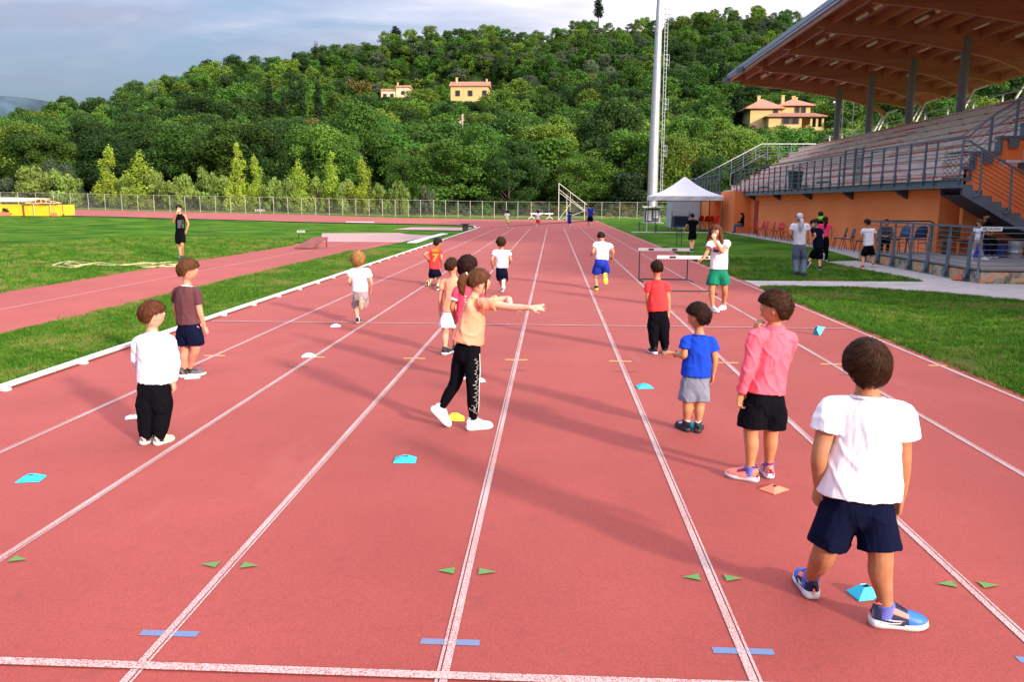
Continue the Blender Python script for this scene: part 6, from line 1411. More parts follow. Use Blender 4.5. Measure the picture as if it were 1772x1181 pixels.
for k in range(4):
    c = dup(ch0); c.location = (10.35+k*0.32, 58.3-k*0.25, 0.0); c.rotation_euler = (0, 0, R(20-180+rnd.uniform(-8, 8))); c.scale = (1, 1, 1.15); c['label'] = 'red chair, %s from the left in the small far group by the shed' % ordw[k]; c['group'] = 'far red chairs by the shed'
chb = make_chair('stacking_chair', 'blue plastic chair', M_CBLUE)
bl = [(11.8, 34.2, 'petrol blue chair farthest along the pavement right of the girl in hot pink', 1), (11.75, 33.2, 'second petrol blue chair on the pavement, tilted slightly', 1), (11.8, 31.6, 'brightest blue chair on the pavement, just left of the walking boy', 0), (11.75, 30.6, 'blue chair partly hidden behind the walking boy', 0)]
for k, (x, y, lab, dk_) in enumerate(bl):
    c = chb if k == 0 else dup(chb); c.location = (x, y, 0.005); c.rotation_euler = (0, 0, R(-90+rnd.uniform(-10, 10))); c['label'] = lab; c['group'] = 'blue chairs on the pavement'
    if dk_:
        for q in c.children:
            if q.name.split('.')[0] in ('seat', 'backrest'):
                q.data = q.data.copy(); q.data.materials[0] = M_CDARK
for px, lab in ((1556, 'dark blue chair on the deck seen edge-on behind the railing'), (1586, 'blue chair on the deck nearest the wall corner')):
    q = AY(px, 412, 26.2); c = dup(chb); c.location = (q.x, 26.2, 0.31); c.rotation_euler = (0, 0, R(-70 if px < 1570 else -170)); c['label'] = lab; c['group'] = 'blue chairs on the deck'
# under the stairs: bench, crates, drum, lettered board, folded table
q = AY(1662, 410, 26.0); e = empty('wooden_bench', 'low dark wooden bench backed by a long plank panel beneath the stairs', 'bench', (q.x, 25.6, 0.30)); M_BENCH = mat('bench_wood', (0.11, 0.065, 0.035), 0.8, var=0.3, vscale=4)
for k in range(3): m = MB(); m.box(-0.65, 3.0, 0.42+k*0.004, 0.46+k*0.004, 0.48+k*0.15, 0.615+k*0.15); m.build('back_plank', M_BENCH, e)
for k in range(2): m = MB(); m.box(-0.6, 1.3, 0.02+k*0.19, 0.19+k*0.19, 0.40, 0.44); m.build('seat_plank', M_BENCH, e)
for x in (-0.5, 1.2): m = MB(); m.box(x-0.03, x+0.03, 0.03, 0.40, 0, 0.395); m.build('leg', M_CLEG, e)
for k, (px, c_, lab) in enumerate(((1694, (0.02, 0.05, 0.55), 'bright blue crate on the deck under the lettered board'), (1712, (0.02, 0.05, 0.45), 'middle blue crate on the deck under the stairs'), (1728, (0.02, 0.03, 0.14), 'dark navy crate next to the silver drum'))):
    q = AY(px, 432, 24.8); m = MB(); m.box(-0.15, 0.15, -0.15, 0.15, 0, 0.40); m.box(-0.165, 0.165, -0.165, 0.165, 0.37, 0.401)
    for j in range(3): m.box(-0.155, 0.155, -0.158, -0.151, 0.05+j*0.11, 0.09+j*0.11)
    o = m.build('crate', mat('crate_%d' % k, c_, 0.5), label=lab, cat='crate', group='crates on the deck'); o.location = (q.x, 24.8, 0.305)
q = AY(1757, 432, 24.6); e = empty('drum', 'silver ribbed metal drum on the deck at the right edge', 'drum', (q.x, 24.6, 0.305)); m = MB(); m.tube([(0, 0, 0), (0, 0, 0.14), (0, 0, 0.15), (0, 0, 0.17), (0, 0, 0.30), (0, 0, 0.32), (0, 0, 0.46)], [0.20, 0.20, 0.212, 0.20, 0.20, 0.212, 0.20], 20); m.build('body', M_GALV, e)
m = MB(); m.tube([(0, 0, 0.462), (0, 0, 0.485)], 0.207, 20); m.build('lid', M_GALV, e)
q = AX(1715, 396.5, 12.2); q = AY(1715, 396.5, 19.43); e = empty('lettered_board', 'white board with dark capital letters hung on the deck railing', 'sign', (q.x, 19.41, q.z)); m = MB(); m.box(-0.24, 0.24, -0.008, 0.008, -0.045, 0.05); m.build('board', mat('board_white', (0.62, 0.62, 0.64), 0.6), e)

# cable coil / orange low cart beside the deck
q = G(1668, 486); e = empty('fire_hose_reel', 'low orange hose reel with a short black handle lying by the deck plinth', 'hose reel', (q.x, q.y, 0.006)); M_OR = mat('hose_orange', (0.50, 0.13, 0.045), 0.6, var=0.3, vscale=12)
for k in range(3):
    m = MB(); m.tube([(0.24*(1-k*0.08)*math.cos(a)*1.1, 0.16*(1-k*0.1)*math.sin(a), 0.03+k*0.035) for a in np.linspace(0, 2*math.pi, 21)], 0.026, 8, False); m.build('coil', M_OR, e)
m = MB(); m.bar((0.05, 0, 0.02), (0.06, 0, 0.24), 0.035); m.build('handle', M_HBLK, e); m = MB(); m.tube([(-0.20, -0.02, 0.1), (0.0, -0.05, 0.13), (0.22, 0.0, 0.11)], 0.018, 6); m.build('nozzle', M_HBLK, e)
# training markers: flat pyramids with cut tops
MC = {'cyan': mat('marker_cyan', (0.02, 0.48, 0.62), 0.45), 'white': mat('marker_white', (0.78, 0.76, 0.80), 0.5), 'yellow': mat('marker_yellow', (0.80, 0.82, 0.03), 0.45), 'orange': mat('marker_orange', (0.90, 0.19, 0.10), 0.45)}
M_HOLE = mat('marker_inside', (0.02, 0.05, 0.07), 0.8)
def marker(px, py, col, label, wpx, hpx, rz, group=None, tip=0):
    q = G(px, py); s_ = wpx/FPX*q.y/2; h = hpx/FPX*q.y*0.72; t = s_*0.27; vs = []; m = MB()
    lo = [(-s_, -s_*0.8), (s_, -s_*0.8), (s_, s_*0.8), (-s_, s_*0.8)]; hi = [(-t, -t), (t, -t), (t, t), (-t, t)]
    out = [(x, y, 0.0) for x, y in lo]+[(x*0.97, y*0.97, 0.006) for x, y in lo]+[(x, y, h) for x, y in hi]; inn = [(x*0.9, y*0.9, h-0.004) for x, y in hi]+[(x*0.85, y*0.85, 0.002) for x, y in lo]
    F = [(i, (i+1) % 4, 4+(i+1) % 4, 4+i) for i in range(4)]+[(4+i, 4+(i+1) % 4, 8+(i+1) % 4, 8+i) for i in range(4)]; F2 = [(8+i, 8+(i+1) % 4, 12+(i+1) % 4, 12+i) for i in range(4)]+[(12+(i+1) % 4, 12+i, 16+i, 16+(i+1) % 4) for i in range(4)]
    m.add(out+inn, F+F2[:4]); b_ = len(m.v)-20
    e = empty('training_marker', label, 'marker', (q.x, q.y, 0.007), group or 'plastic training markers on the track', R(rz)); m.build('shell', MC[col], e)
    m2 = MB(); m2.add([inn[i] for i in range(4)]+[(x*0.6, y*0.6, 0.004) for x, y in hi], [(0, 1, 2, 3)] if False else [((i+1) % 4, i, 4+i, 4+(i+1) % 4) for i in range(4)]+[(4, 5, 6, 7)]); m2.build('opening', M_HOLE, e); return e
marker(54, 832, 'cyan', 'cyan marker near the left edge, between the two left lane lines', 42, 13, 12); marker(701, 799, 'cyan', 'cyan marker alone in the centre lane, in front of the yellow one', 40, 12, 4); marker(1115, 672, 'cyan', 'small cyan marker right of the centre, nobody near it', 28, 9, 8)
marker(1496, 1033, 'cyan', 'large cyan marker between the feet of the boy in white', 50, 26, 14); marker(1197, 742, 'cyan', 'cyan marker between the feet of the boy in royal blue', 22, 13, 0); e = marker(1417, 580, 'cyan', 'cyan marker tipped on its side near the right edge of the track', 19, 14, 25); e.rotation_euler = (0, R(-52), R(30)); e.location.z += 0.05
marker(787, 727, 'yellow', 'bright yellow marker behind the feet of the pointing girl', 34, 14, 6); marker(1339, 850, 'orange', 'orange marker beside the right shoe of the boy in pink', 42, 11, 38); marker(1141, 610, 'orange', 'orange marker between the feet of the boy in red', 18, 9, 20)
marker(230, 725, 'white', 'white marker behind the small boy in white, in his shadow', 26, 8, 25); marker(333, 655, 'white', 'white marker under the feet of the boy in maroon', 26, 8, 20); marker(534, 618, 'white', 'white marker on a lane line beside a yellow mark', 24, 8, 15); marker(581, 566, 'white', 'small white marker just below the far cross line', 18, 6, 15); marker(830, 661, 'white', 'white marker right of the girl in black leggings', 20, 8, 10)
# rope heaps on the infield
M_ROPE = mat('rope', (0.44, 0.36, 0.17), 0.9, var=0.2, vscale=20)
def rope(pts, label):
    q0 = G(*pts[0]); m = MB(); P = []
    for px, py in pts: q = G(px, py); P.append(q-q0+Vector((0, 0, 0.03)))
    c = catmull([tuple(p) for p in P], 5); m.tube(c, 0.026, 6); o = m.build('rope', M_ROPE, label=label, cat='rope', group='climbing ropes on the infield'); o.location = q0
rope([(92, 461), (105, 457), (120, 455), (140, 456), (155, 458), (175, 457), (190, 459), (210, 461), (235, 459), (250, 457), (275, 458), (300, 460), (315, 457)], 'long pale rope running the whole length of the heap')
rope([(95, 463), (120, 465), (143, 462), (130, 457), (112, 459), (128, 462), (150, 460), (180, 461), (200, 462)], 'pale rope looped in a bow at the left end of the heap')
rope([(235, 462), (255, 465), (285, 461), (262, 458), (240, 460), (262, 463), (300, 463), (318, 459), (290, 456), (262, 460)], 'pale rope looped in a bow at the right end of the heap')
# wooden take-off ramp and small scoreboard stand
q = G(536, 431); e = empty('ramp', 'dark red tilted wooden take-off board propped on short legs beside the run-up', 'ramp', q); s_ = q.y/FPX; M_RB = mat('ramp_board', (0.20, 0.055, 0.045), 0.8, var=0.2, vscale=5)
m = MB(); w0 = 45*s_; m.add([(-24*s_, -0.2, 0.02), (8*s_, -0.35, 0.02), (22*s_, 0.9, 0.38), (-6*s_, 1.1, 0.38), (-24*s_, -0.2, 0.07), (8*s_, -0.35, 0.07), (22*s_, 0.9, 0.43), (-6*s_, 1.1, 0.43)], [(0, 3, 2, 1), (4, 5, 6, 7), (0, 1, 5, 4), (1, 2, 6, 5), (2, 3, 7, 6), (3, 0, 4, 7)]); m.build('board', M_RB, e)
for x, y in ((20*s_, 0.8), (12*s_, 0.1), (-5*s_, 1.0)): m = MB(); z_ = 0.36 if x > 15*s_ or x < 0 else 0.16; m.box(x-0.03, x+0.03, y-0.03, y+0.03, 0, z_); m.build('leg', M_RB, e)
q = G(517, 418); e = empty('distance_marker', 'small dark stand with a numbered white strip on top beside the ramp', 'marker stand', q); s_ = q.y/FPX
m = MB(); m.bar((0, 0, 0), (0, 0, 17*s_), 0.03); m.build('post', M_CLEG, e); m = MB(); m.bar((6*s_, 0, 13*s_), (10*s_, 0, 13*s_), 0.03); m.build('arm', M_CLEG, e); m = MB(); m.box(-2*s_, 11*s_, -0.02, 0.02, 15.5*s_, 19*s_); b_ = m.build('strip', M_HUR, e)
for k in range(3): m = MB(); m.box((1+k*3.4)*s_, (2.6+k*3.4)*s_, -0.03, -0.021, 16.2*s_, 18.4*s_); m.build('numeral', M_HBLK, b_)
q = G(450, 367.5); m = MB(); s_ = 88/FPX; m.box(-9*s_, 8*s_, -0.02, 0.02, 0.25, 0.25+3*s_); o = m.build('low_sign', M_HUR, label='low white strip sign with dark figures in front of the far fence', cat='sign'); p = AY(450, 366, 92); o.location = (p.x, 92, gz(p.x, 92)+0.1)
for k in range(4): m = MB(); m.box((-7.5+k*4)*s_, (-5+k*4)*s_, -0.03, -0.021, 0.28, 0.22+3*s_); m.build('numeral', M_HBLK, o)
# white planks by the pit
for k, (a, b_, lab) in enumerate((((705, 421), (733, 413), 'near white plank beside the landing apron'), ((733, 413), (763, 405.5), 'far white plank beside the landing apron'))):
    pa, pb = G(*a), G(*b_); m = MB(); d = (pb-pa); n_ = Vector((-d.y, d.x, 0)).normalized()*0.42; m.add([(0, 0, 0), tuple(d), tuple(d-n_), tuple(-n_), (0, 0, .04), tuple(d+Vector((0, 0, .04))), tuple(d-n_+Vector((0, 0, .04))), tuple(-n_+Vector((0, 0, .04)))], [(0, 3, 2, 1), (4, 5, 6, 7), (0, 1, 5, 4), (1, 2, 6, 5), (2, 3, 7, 6), (3, 0, 4, 7)]); o = m.build('white_plank', M_HUR, label=lab, cat='plank'); o.location = pa+Vector((0, 0, 0.01))
q = G(623, 385.6); m = MB(); m.box(-1.2, 1.2, -0.1, 0.1, 0, 0.09); o = m.build('white_plank', M_HUR, label='long white plank on the kerb of the bend', cat='plank'); o.location = q
# yellow pole vault bed with a cream canopy, far left
Yb = 74.0; s_ = Yb/FPX; q = AY(50, 369, Yb); g0 = gz(q.x, Yb); z0 = q.z
e = empty('landing_bed', 'yellow covered landing bed under a cream and brown roof, far left', 'landing bed', (AY(0, 369, Yb).x, Yb, g0)); X0 = AY(0, 369, Yb).x
M_YB = mat('yellow_tarp', (0.85, 0.48, 0.02), 0.6, var=0.10, vscale=1.5, bump=0.6, bscale=4); M_CREAM = mat('cream_roof', (0.72, 0.58, 0.32), 0.8); M_RBR = mat('roof_brown', (0.20, 0.06, 0.035), 0.8)
def zz_(py): return AY(50, py, Yb).z-g0
m = MB(); m.box(-6, 28*s_*0+35*s_, 0, 3, 0, zz_(354)); m.build('mattress', M_YB, e); m = MB(); m.box(35.2*s_, 102*s_, 0.1, 3, 0.0, zz_(354)-0.02); m.build('mattress', M_YB, e); m = MB(); m.box(42*s_, 44*s_, -0.05, 0.09, 0.02, zz_(354)); m.build('strap', M_RBR, e)
m = MB(); rv = [(-6, 0, zz_(350)), (52*s_, -0.3, zz_(349.5)), (80*s_, 1.5, zz_(344.5)), (8*s_, 1.5, zz_(343)), (-6, 1.5, zz_(343))]; m.face(rv); m.face([(x, y, z+0.06) for x, y, z in rv]); m.face([rv[0], rv[1], (rv[1][0], rv[1][1], rv[1][2]+0.06), (rv[0][0], rv[0][1], rv[0][2]+0.06)]); m.build('roof_sheet', M_CREAM, e)
m = MB(); tri = [(52*s_, -0.3, zz_(351.5)), (117*s_, -0.3, zz_(351)), (80*s_, -0.25, zz_(344.5))]; m.face(tri); m.face([(x, y+0.1, z) for x, y, z in reversed(tri)]); m.build('gable', M_RBR, e)
for a, b_ in (((52*s_, 351.8), (117*s_, 351.3)), ((52*s_, 351.4), (80*s_, 344.3)), ((80*s_, 344.3), (117*s_, 351)), ((62*s_, 351), (62*s_, 348.5)), ((71*s_, 351), (71*s_, 346)), ((81*s_, 351), (81*s_, 344.5)), ((90*s_, 351), (90*s_, 346.5)), ((99*s_, 351), (99*s_, 348.5))):
    m = MB(); m.bar((a[0], -0.36, zz_(a[1])), (b_[0], -0.36, zz_(b_[1])), 0.05); m.build('truss_bar', M_CREAM, e)
for x in (3, 65, 95, 117): m = MB(); m.bar((x*s_, -0.2, 0), (x*s_, -0.2, zz_(351)), 0.05); m.build('post', M_CREAM if x != 117 else M_RBR, e)
m = MB(); m.add(*ell((117.5*s_, -0.2, 0.12), (0.11, 0.11, 0.11), None, 2), True); m.build('wheel', M_RBR, e)
for px, w_ in ((17, 18), (106, 6)): m = MB(); x = px*s_; m.box(x-w_/2*s_, x+w_/2*s_, -0.9, -0.4, 0, 6*s_); o = m.build('plant_box', mat('terracotta', (0.55, 0.17, 0.10), 0.8), label='terracotta plant trough with a small shrub in front of the yellow bed' if w_ > 9 else 'small terracotta box at the right end of the yellow bed', cat='planter'); o.location = (X0, Yb, g0)
c = link('shrub', shape('bush', 2, 1, 'dark'), None, None, label='small dark shrub growing in the terracotta trough', cat='shrub'); c.location = (X0+19*s_, Yb-0.65, g0+0.3); c.scale = (0.45, 0.4, 0.5)
# lamp post and white sign board behind the stand
q = AY(1444, 250, 75); e = empty('lamp_post', 'slim pale lamp post with a round head behind the grandstand', 'lamp post', (q.x, 75, TH(q.x, 75))); zt = AY(1444, 177, 75).z; m = MB(); m.tube([(0, 0, 0), (0, 0, zt)], 0.09, 8); m.build('post', M_GALV, e); m = MB(); m.tube([(-0.35, 0, zt), (0.3, 0, zt)], 0.09, 8); m.add(*ell((0.05, 0, zt+0.08), (0.25, 0.2, 0.14), None, 2), True); m.build('head', M_HUR, e)
q = AY(1470, 157, 100); e = empty('sign_board', 'white board hung high on wires behind the grandstand roof', 'sign', (q.x, 100, q.z)); m = MB(); m.box(-0.65, 0.65, -0.05, 0.05, -0.28, 0.28); m.build('board', M_HUR, e); m = MB(); m.box(-0.3, 0.0, -0.07, -0.055, -0.22, 0.15); m.build('letter', MATS['print_faint'], e); m = MB(); m.box(0.1, 0.35, -0.07, -0.055, -0.22, 0.15); m.build('letter', MATS['print_faint'], e)
for x in (-0.6, 0.6): m = MB(); m.bar((x, 0, 0), (x, 0, -q.z-2+TH(q.x, 100)+2), 0.08); m.build('post', M_STEELD, e)
# green bin on the walkway
q = AX(1377, 324, 12.5); e = empty('litter_bin', 'dark green wheeled bin standing on the grandstand walkway', 'bin', (12.45, q.y, 2.56)); M_BIN = mat('bin_green', (0.02, 0.06, 0.045), 0.6); m = MB(); m.add([(-.25, -.25, .02), (.25, -.25, .02), (.25, .25, .02), (-.25, .25, .02), (-.29, -.29, .85), (.29, -.29, .85), (.29, .29, .85), (-.29, .29, .85)], [(0, 3, 2, 1), (4, 5, 6, 7), (0, 1, 5, 4), (1, 2, 6, 5), (2, 3, 7, 6), (3, 0, 4, 7)]); m.build('body', M_BIN, e); m = MB(); m.box(-.31, .31, -.31, .31, .852, .93); m.build('lid', M_BIN, e)
def FD(h, t):
    d = G(*t)-G(*h); d.z = 0; return tuple(d.normalized())
C_WHITE = cm('cotton_white', (0.78, 0.75, 0.79), v=0.02); C_NAVY = cm('cotton_navy', (0.004, 0.006, 0.022)); C_BLACK = cm('cotton_black', (0.004, 0.004, 0.006)); C_MAROON = cm('cotton_maroon', (0.105, 0.040, 0.045))
C_PEACH = cm('cotton_peach', (0.86, 0.32, 0.19)); C_RED = cm('cotton_red', (0.80, 0.045, 0.050)); C_BLUE = cm('cotton_blue', (0.012, 0.055, 0.46)); C_PINK = cm('fleece_pink', (0.88, 0.13, 0.18)); C_GREY = cm('jersey_grey', (0.20, 0.21, 0.27))
C_GREEN = cm('satin_green', (0.010, 0.18, 0.10), rough=0.55); C_CRIM = cm('cotton_crimson', (0.72, 0.07, 0.13)); C_ROYAL = cm('satin_royal', (0.015, 0.035, 0.34), rough=0.6); C_GRK = cm('grey_knit', (0.30, 0.24, 0.26)); C_LGREY = cm('cotton_light_grey', (0.58, 0.57, 0.62)); C_SLATE = cm('twill_slate', (0.085, 0.10, 0.145)); C_HOT = cm('cotton_hot_pink', (0.80, 0.05, 0.16)); C_NEON = cm('neon_green', (0.20, 0.85, 0.08)); C_LIME = cm('lime', (0.60, 0.80, 0.10)); C_JEAN = cm('denim', (0.05, 0.10, 0.22)); C_CHAR = cm('charcoal_mesh', (0.085, 0.08, 0.095)); C_MASK = cm('mask_blue', (0.50, 0.62, 0.72))
S_BLUE = mat('sock_blue', (0.13, 0.15, 0.50), 0.9); S_BLK = mat('sock_black', (0.02, 0.02, 0.025), 0.9); S_WHT = mat('sock_white', (0.7, 0.68, 0.68), 0.9)
U_BLUE = mat('shoe_blue', (0.01, 0.13, 0.55), 0.45); U_NAVY = mat('shoe_navy', (0.012, 0.014, 0.05), 0.6); U_CORAL = mat('shoe_coral', (0.88, 0.22, 0.16), 0.6); U_PURP = mat('shoe_purple', (0.16, 0.02, 0.09), 0.6); U_BEIGE = mat('shoe_beige', (0.42, 0.34, 0.30), 0.8); U_NEON = mat('shoe_neon', (0.72, 0.85, 0.16), 0.6); U_SOLEY = mat('sole_yellow', (0.85, 0.72, 0.06), 0.6); U_RED = mat('shoe_red', (0.6, 0.04, 0.05), 0.6)
# 1 big boy in the right foreground
def x_big(e, K, org, ax, hs, shirt):
    # pale swoosh-like side flashes and coral heel tabs on the trainers
    for so_, a, fw in [(c, K['a'+s], Vector(F)) for c, s, F in zip([q for q in e.children if q.name.startswith('shoe')], 'LR', (FT['L'], FT['R']))]:
        r, f, u = frame_from(fw, (0, 0, 1)); k = 0.23/0.24
        for sg in (-1, 1):
            m = MB(); pts = [a-u*0.078*k+r*sg*(0.040*k)*x_+f*y_*k+u*z_*k-org for x_, y_, z_ in ((0.98, -0.03, .036), (1.0, 0.015, .030), (1.0, 0.05, .034), (0.95, 0.075, .046), (0.98, 0.03, .044), (0.95, -0.01, .048))]
            m.tube(pts, 0.0032, 5); m.build('flash', MW, so_)
        m = MB(); m.bar(a-u*0.02*k-f*0.060*k-org, a-u*0.045*k-f*0.063*k-org, 0.030, 0.008); m.build('heel_tab', U_CORAL, so_)
FT = {'L': FD((1404, 1046), (1380, 1004)), 'R': FD((1508, 1085), (1600, 1091))}
person('boy in white t-shirt, navy shorts and blue trainers, biggest figure, back turned', 3.42,
       dict(head=(1500, 634, 0), neck=(1500, 683, 0), chest=(1498, 745, 0), pel=(1484, 862, 0), hem=(1484, 856, 0), shL=(1438, 706, 0.0), shR=(1560, 716, -0.03), elL=(1418, 790, -0.03), elR=(1562, 800, -0.02), wrL=(1417, 842, 0.04), wrR=(1559, 856, 0.05),
            hpL=(1456, 878, 0), hpR=(1514, 884, -0.02), knL=(1428, 952, 0.02), knR=(1524, 962, -0.06), aL=(1402, 1003, 'g'), aR=(1533, 1056, 'g')),
       vox=0.0055, skin='brown', head=(-4, -4, 3), hs=0.985, hair='light' if False else 'brown', hst=dict(thick=0.022, back=-0.84, side=-0.26, jag=0.10, edge=0.10, lump=0.22, fine=0.006, lift=0.6), ribbons=2600, body_yaw=-3, build=1.12, L=0.23, foot=FT,
       top=dict(m=C_WHITE, sleeve=0.50, hemw=0.172, flare=1.05, puff=1.12, chest=0.95, wr=(0.0055, 6, 3.0)), bottom=dict(m=C_NAVY, len=0.86, w=0.142, flare=0.98, wr=(0.0045, 7, 2)), shoes=(U_NAVY, MW, U_CORAL, U_BLUE, U_NAVY), socks=dict(m=S_BLUE, h=0.12),
       hands={'L': dict(d=(0.02, 0.3, -1), n=(1, 0.2, 0), curl=0.55, thumb=1), 'R': dict(d=(-0.05, 0.15, -1), n=(-1, 0.1, 0), curl=0.5)}, extra=x_big, seed=3)
# 2 boy in pink fleece
FT2 = {'L': FD((1304, 832), (1254, 822)), 'R': FD((1335, 828), (1318, 800))}
def x_pink(e, K, org, ax, hs, shirt):
    m = MB(); n_ = K['neck']; m.tube([n_+V(0, 0, -0.035)-org, n_+V(0, 0, -0.01)-org, n_+V(0, 0, 0.012)-org, n_+V(0, 0, 0.016)-org, n_+V(0, 0, -0.01)-org], [0.074, 0.064, 0.058, 0.053, 0.052], 20, False); m.build('collar', C_PINK, shirt)
    for s, fw in FT2.items():
        r, f, u = frame_from(fw); a = K['a'+s]; so_ = [q for q in e.children if q.name.startswith('shoe')][0 if s == 'L' else 1]
        for sg in (-1, 1):
            m = MB(); m.tube([a-u*0.068+r*sg*0.035+f*y_+u*z_-org for y_, z_ in ((-0.02, .036), (0.03, .026), (0.055, .03), (0.03, .042), (0.0, .046))], 0.0022, 5); m.build('flash', MW, so_)
        m = MB(); m.bar(a-u*0.020-f*0.052-org, a-u*0.045-f*0.056-org, 0.05, 0.012); m.build('heel_counter', U_PURP, so_)
person('boy in bright pink long sleeved fleece and black shorts with hand at chin', 5.25,
       dict(head=(1341, 533, 0), neck=(1341, 566, 0), chest=(1336, 610, 0), pel=(1324, 690, 0), hem=(1324, 679, 0), shL=(1309, 583, -0.04), shR=(1365, 590, 0.05), elL=(1296, 635, -0.06), elR=(1354, 624, 0.17), wrL=(1282, 680, -0.03), wrR=(1308, 581, 0.04),
            hpL=(1306, 700, -0.01), hpR=(1340, 700, 0.02), knL=(1299, 750, -0.02), knR=(1334, 750, 0.03), aL=(1298, 815, 'g'), aR=(1330, 808, 'g')),
       vox=0.006, skin='tan', head=(-62, 0, 0), hs=1.02, hair='brown', hst=dict(thick=0.022, back=-0.72, side=0.14, front=0.30, jag=0.06), ribbons=900, face=True, body_yaw=-25, L=0.215, foot=FT2, build=1.02,
       top=dict(m=C_PINK, neckband=False, sleeve=2, hemw=0.128, name='fleece', wr=(0.0075, 9, 5)), bottom=dict(m=C_BLACK, len=0.80, w=0.128, flare=1.12), shoes=(U_CORAL, MW, U_PURP, None, U_CORAL), socks=dict(m=S_BLUE, h=0.13),
       hands={'L': dict(d=(0.0, 0.15, -1), n=(0.6, -0.8, 0), curl=0.75), 'R': dict(d=(0.05, -0.05, 1), n=(0.9, 0.3, 0.1), curl=0.75)}, extra=x_pink, seed=5)
# 3 boy in blue
def x_blue(e, K, org, ax, hs, shirt):
    m = MB(); w_ = K['wrL']; m.tube([w_+V(0.024*math.cos(a)*0.3, 0.024*math.sin(a), 0.024*math.cos(a))-org for a in np.linspace(0, 2*math.pi, 13)], 0.005, 5, False); m.build('bracelet', S_BLK, e)
FT3 = {'L': FD((1199, 742), (1178, 733)), 'R': FD((1200, 744), (1214, 735))}
person('small boy in royal blue t-shirt and grey shorts standing astride a blue marker', 6.42,
       dict(head=(1208, 548, 0), neck=(1210, 578, 0), chest=(1208, 610, 0), pel=(1203, 662, 0), hem=(1204, 651, 0), shL=(1188, 588, 0), shR=(1231, 590, 0), elL=(1184, 616, -0.03), elR=(1237, 622, 0.0), wrL=(1169, 613, 0.06), wrR=(1234, 646, 0.03),
            hpL=(1193, 668, 0), hpR=(1213, 668, 0), knL=(1190, 699, 0), knR=(1211, 699, 0), aL=(1187, 733, 'g'), aR=(1208, 735, 'g')),
       vox=0.0065, skin='tan', head=(-50, 0, 0), hs=0.98, hair='dark', hst=dict(thick=0.020, back=-0.66, side=0.14, front=0.34), ribbons=700, face=True, body_yaw=-8, L=0.19, build=0.90, foot={'L': (-0.35, 0.9, 0), 'R': (0.28, 0.95, 0)},
       top=dict(m=C_BLUE, sleeve=0.58, hemw=0.120, puff=1.12), bottom=dict(m=C_GREY, len=0.82, w=0.112, flare=1.08), shoes=(MK, MK, MW, None, MK), socks=dict(m=S_BLK, h=0.16),
       hands={'L': dict(d=(-1, 0.1, 0.25), n=(0, 0, -1), curl=0.5), 'R': dict(curl=0.4)}, extra=x_blue, seed=7)
# 4 boy in red
person('boy in bright red t-shirt and long black trousers, back turned', 9.85,
       dict(head=(1136.5, 464, 0), neck=(1137, 484, 0), chest=(1137, 505, 0), pel=(1139, 545, 0), hem=(1139, 538, 0), shL=(1123, 492, 0), shR=(1152, 492, 0), elL=(1121, 517, 0), elR=(1156.5, 517, 0), wrL=(1122, 537, 0.06), wrR=(1157, 540, 0.03),
            hpL=(1131, 550, 0), hpR=(1147, 550, 0), knL=(1131, 577, 0), knR=(1149, 577, 0), aL=(1132, 604, 'g'), aR=(1151, 603, 'g')),
       vox=0.009, skin='tan', head=(-12, 0, 0), hs=0.93, hair='dark', hst=dict(thick=0.010, back=-0.62), ribbons=200, body_yaw=0, L=0.20, build=0.93, foot={'L': (-0.25, 0.95, 0), 'R': (0.15, 1, 0)},
       top=dict(m=C_RED, sleeve=0.52, hemw=0.125, puff=1.1), bottom=dict(m=C_BLACK, kind='pants', w=0.118, flare=1.12, cuff=0.05), shoes=(MK, MW, MK, None, MK), socks=dict(m=S_BLK, h=0.1), seed=9)
# 5 boy in white long sleeves
FT5 = {'L': FD((243, 765), (264, 757)), 'R': FD((266, 766), (296, 756))}
person('small auburn haired boy in white long sleeved top and black trousers', 5.82,
       dict(head=(264, 545, 0), neck=(263, 574, 0), chest=(266, 610, 0), pel=(267, 674, 0), hem=(267, 662, 0), shL=(241, 592, 0.02), shR=(292, 590, 0), elL=(238, 625, 0.06), elR=(303, 626, 0), wrL=(243, 640, 0.22), wrR=(299, 659, 0.04),
            hpL=(255, 682, 0), hpR=(279, 682, 0), knL=(254, 716, 0), knR=(280, 716, 0), aL=(252, 756, 'g'), aR=(276, 757, 'g')),
       vox=0.0065, skin='fair', head=(38, 0, 0), hs=0.98, hair='auburn', hst=dict(thick=0.015, back=-0.62, side=0.15, front=0.40), ribbons=700, face=True, body_yaw=18, L=0.175, build=0.92, foot=FT5,
       top=dict(m=C_WHITE, sleeve=2, hemw=0.124, name='long_sleeved_top', wr=(0.005, 9, 8)), bottom=dict(m=C_BLACK, kind='pants', w=0.124, flare=1.18, cuff=0.052), shoes=(U_BEIGE, MW, U_NEON, None, U_NEON), socks=dict(m=S_BLK, h=0.1),
       hands={'R': dict(d=(0.05, 0.2, -1), n=(-1, 0, 0), curl=0.45)}, seed=11)
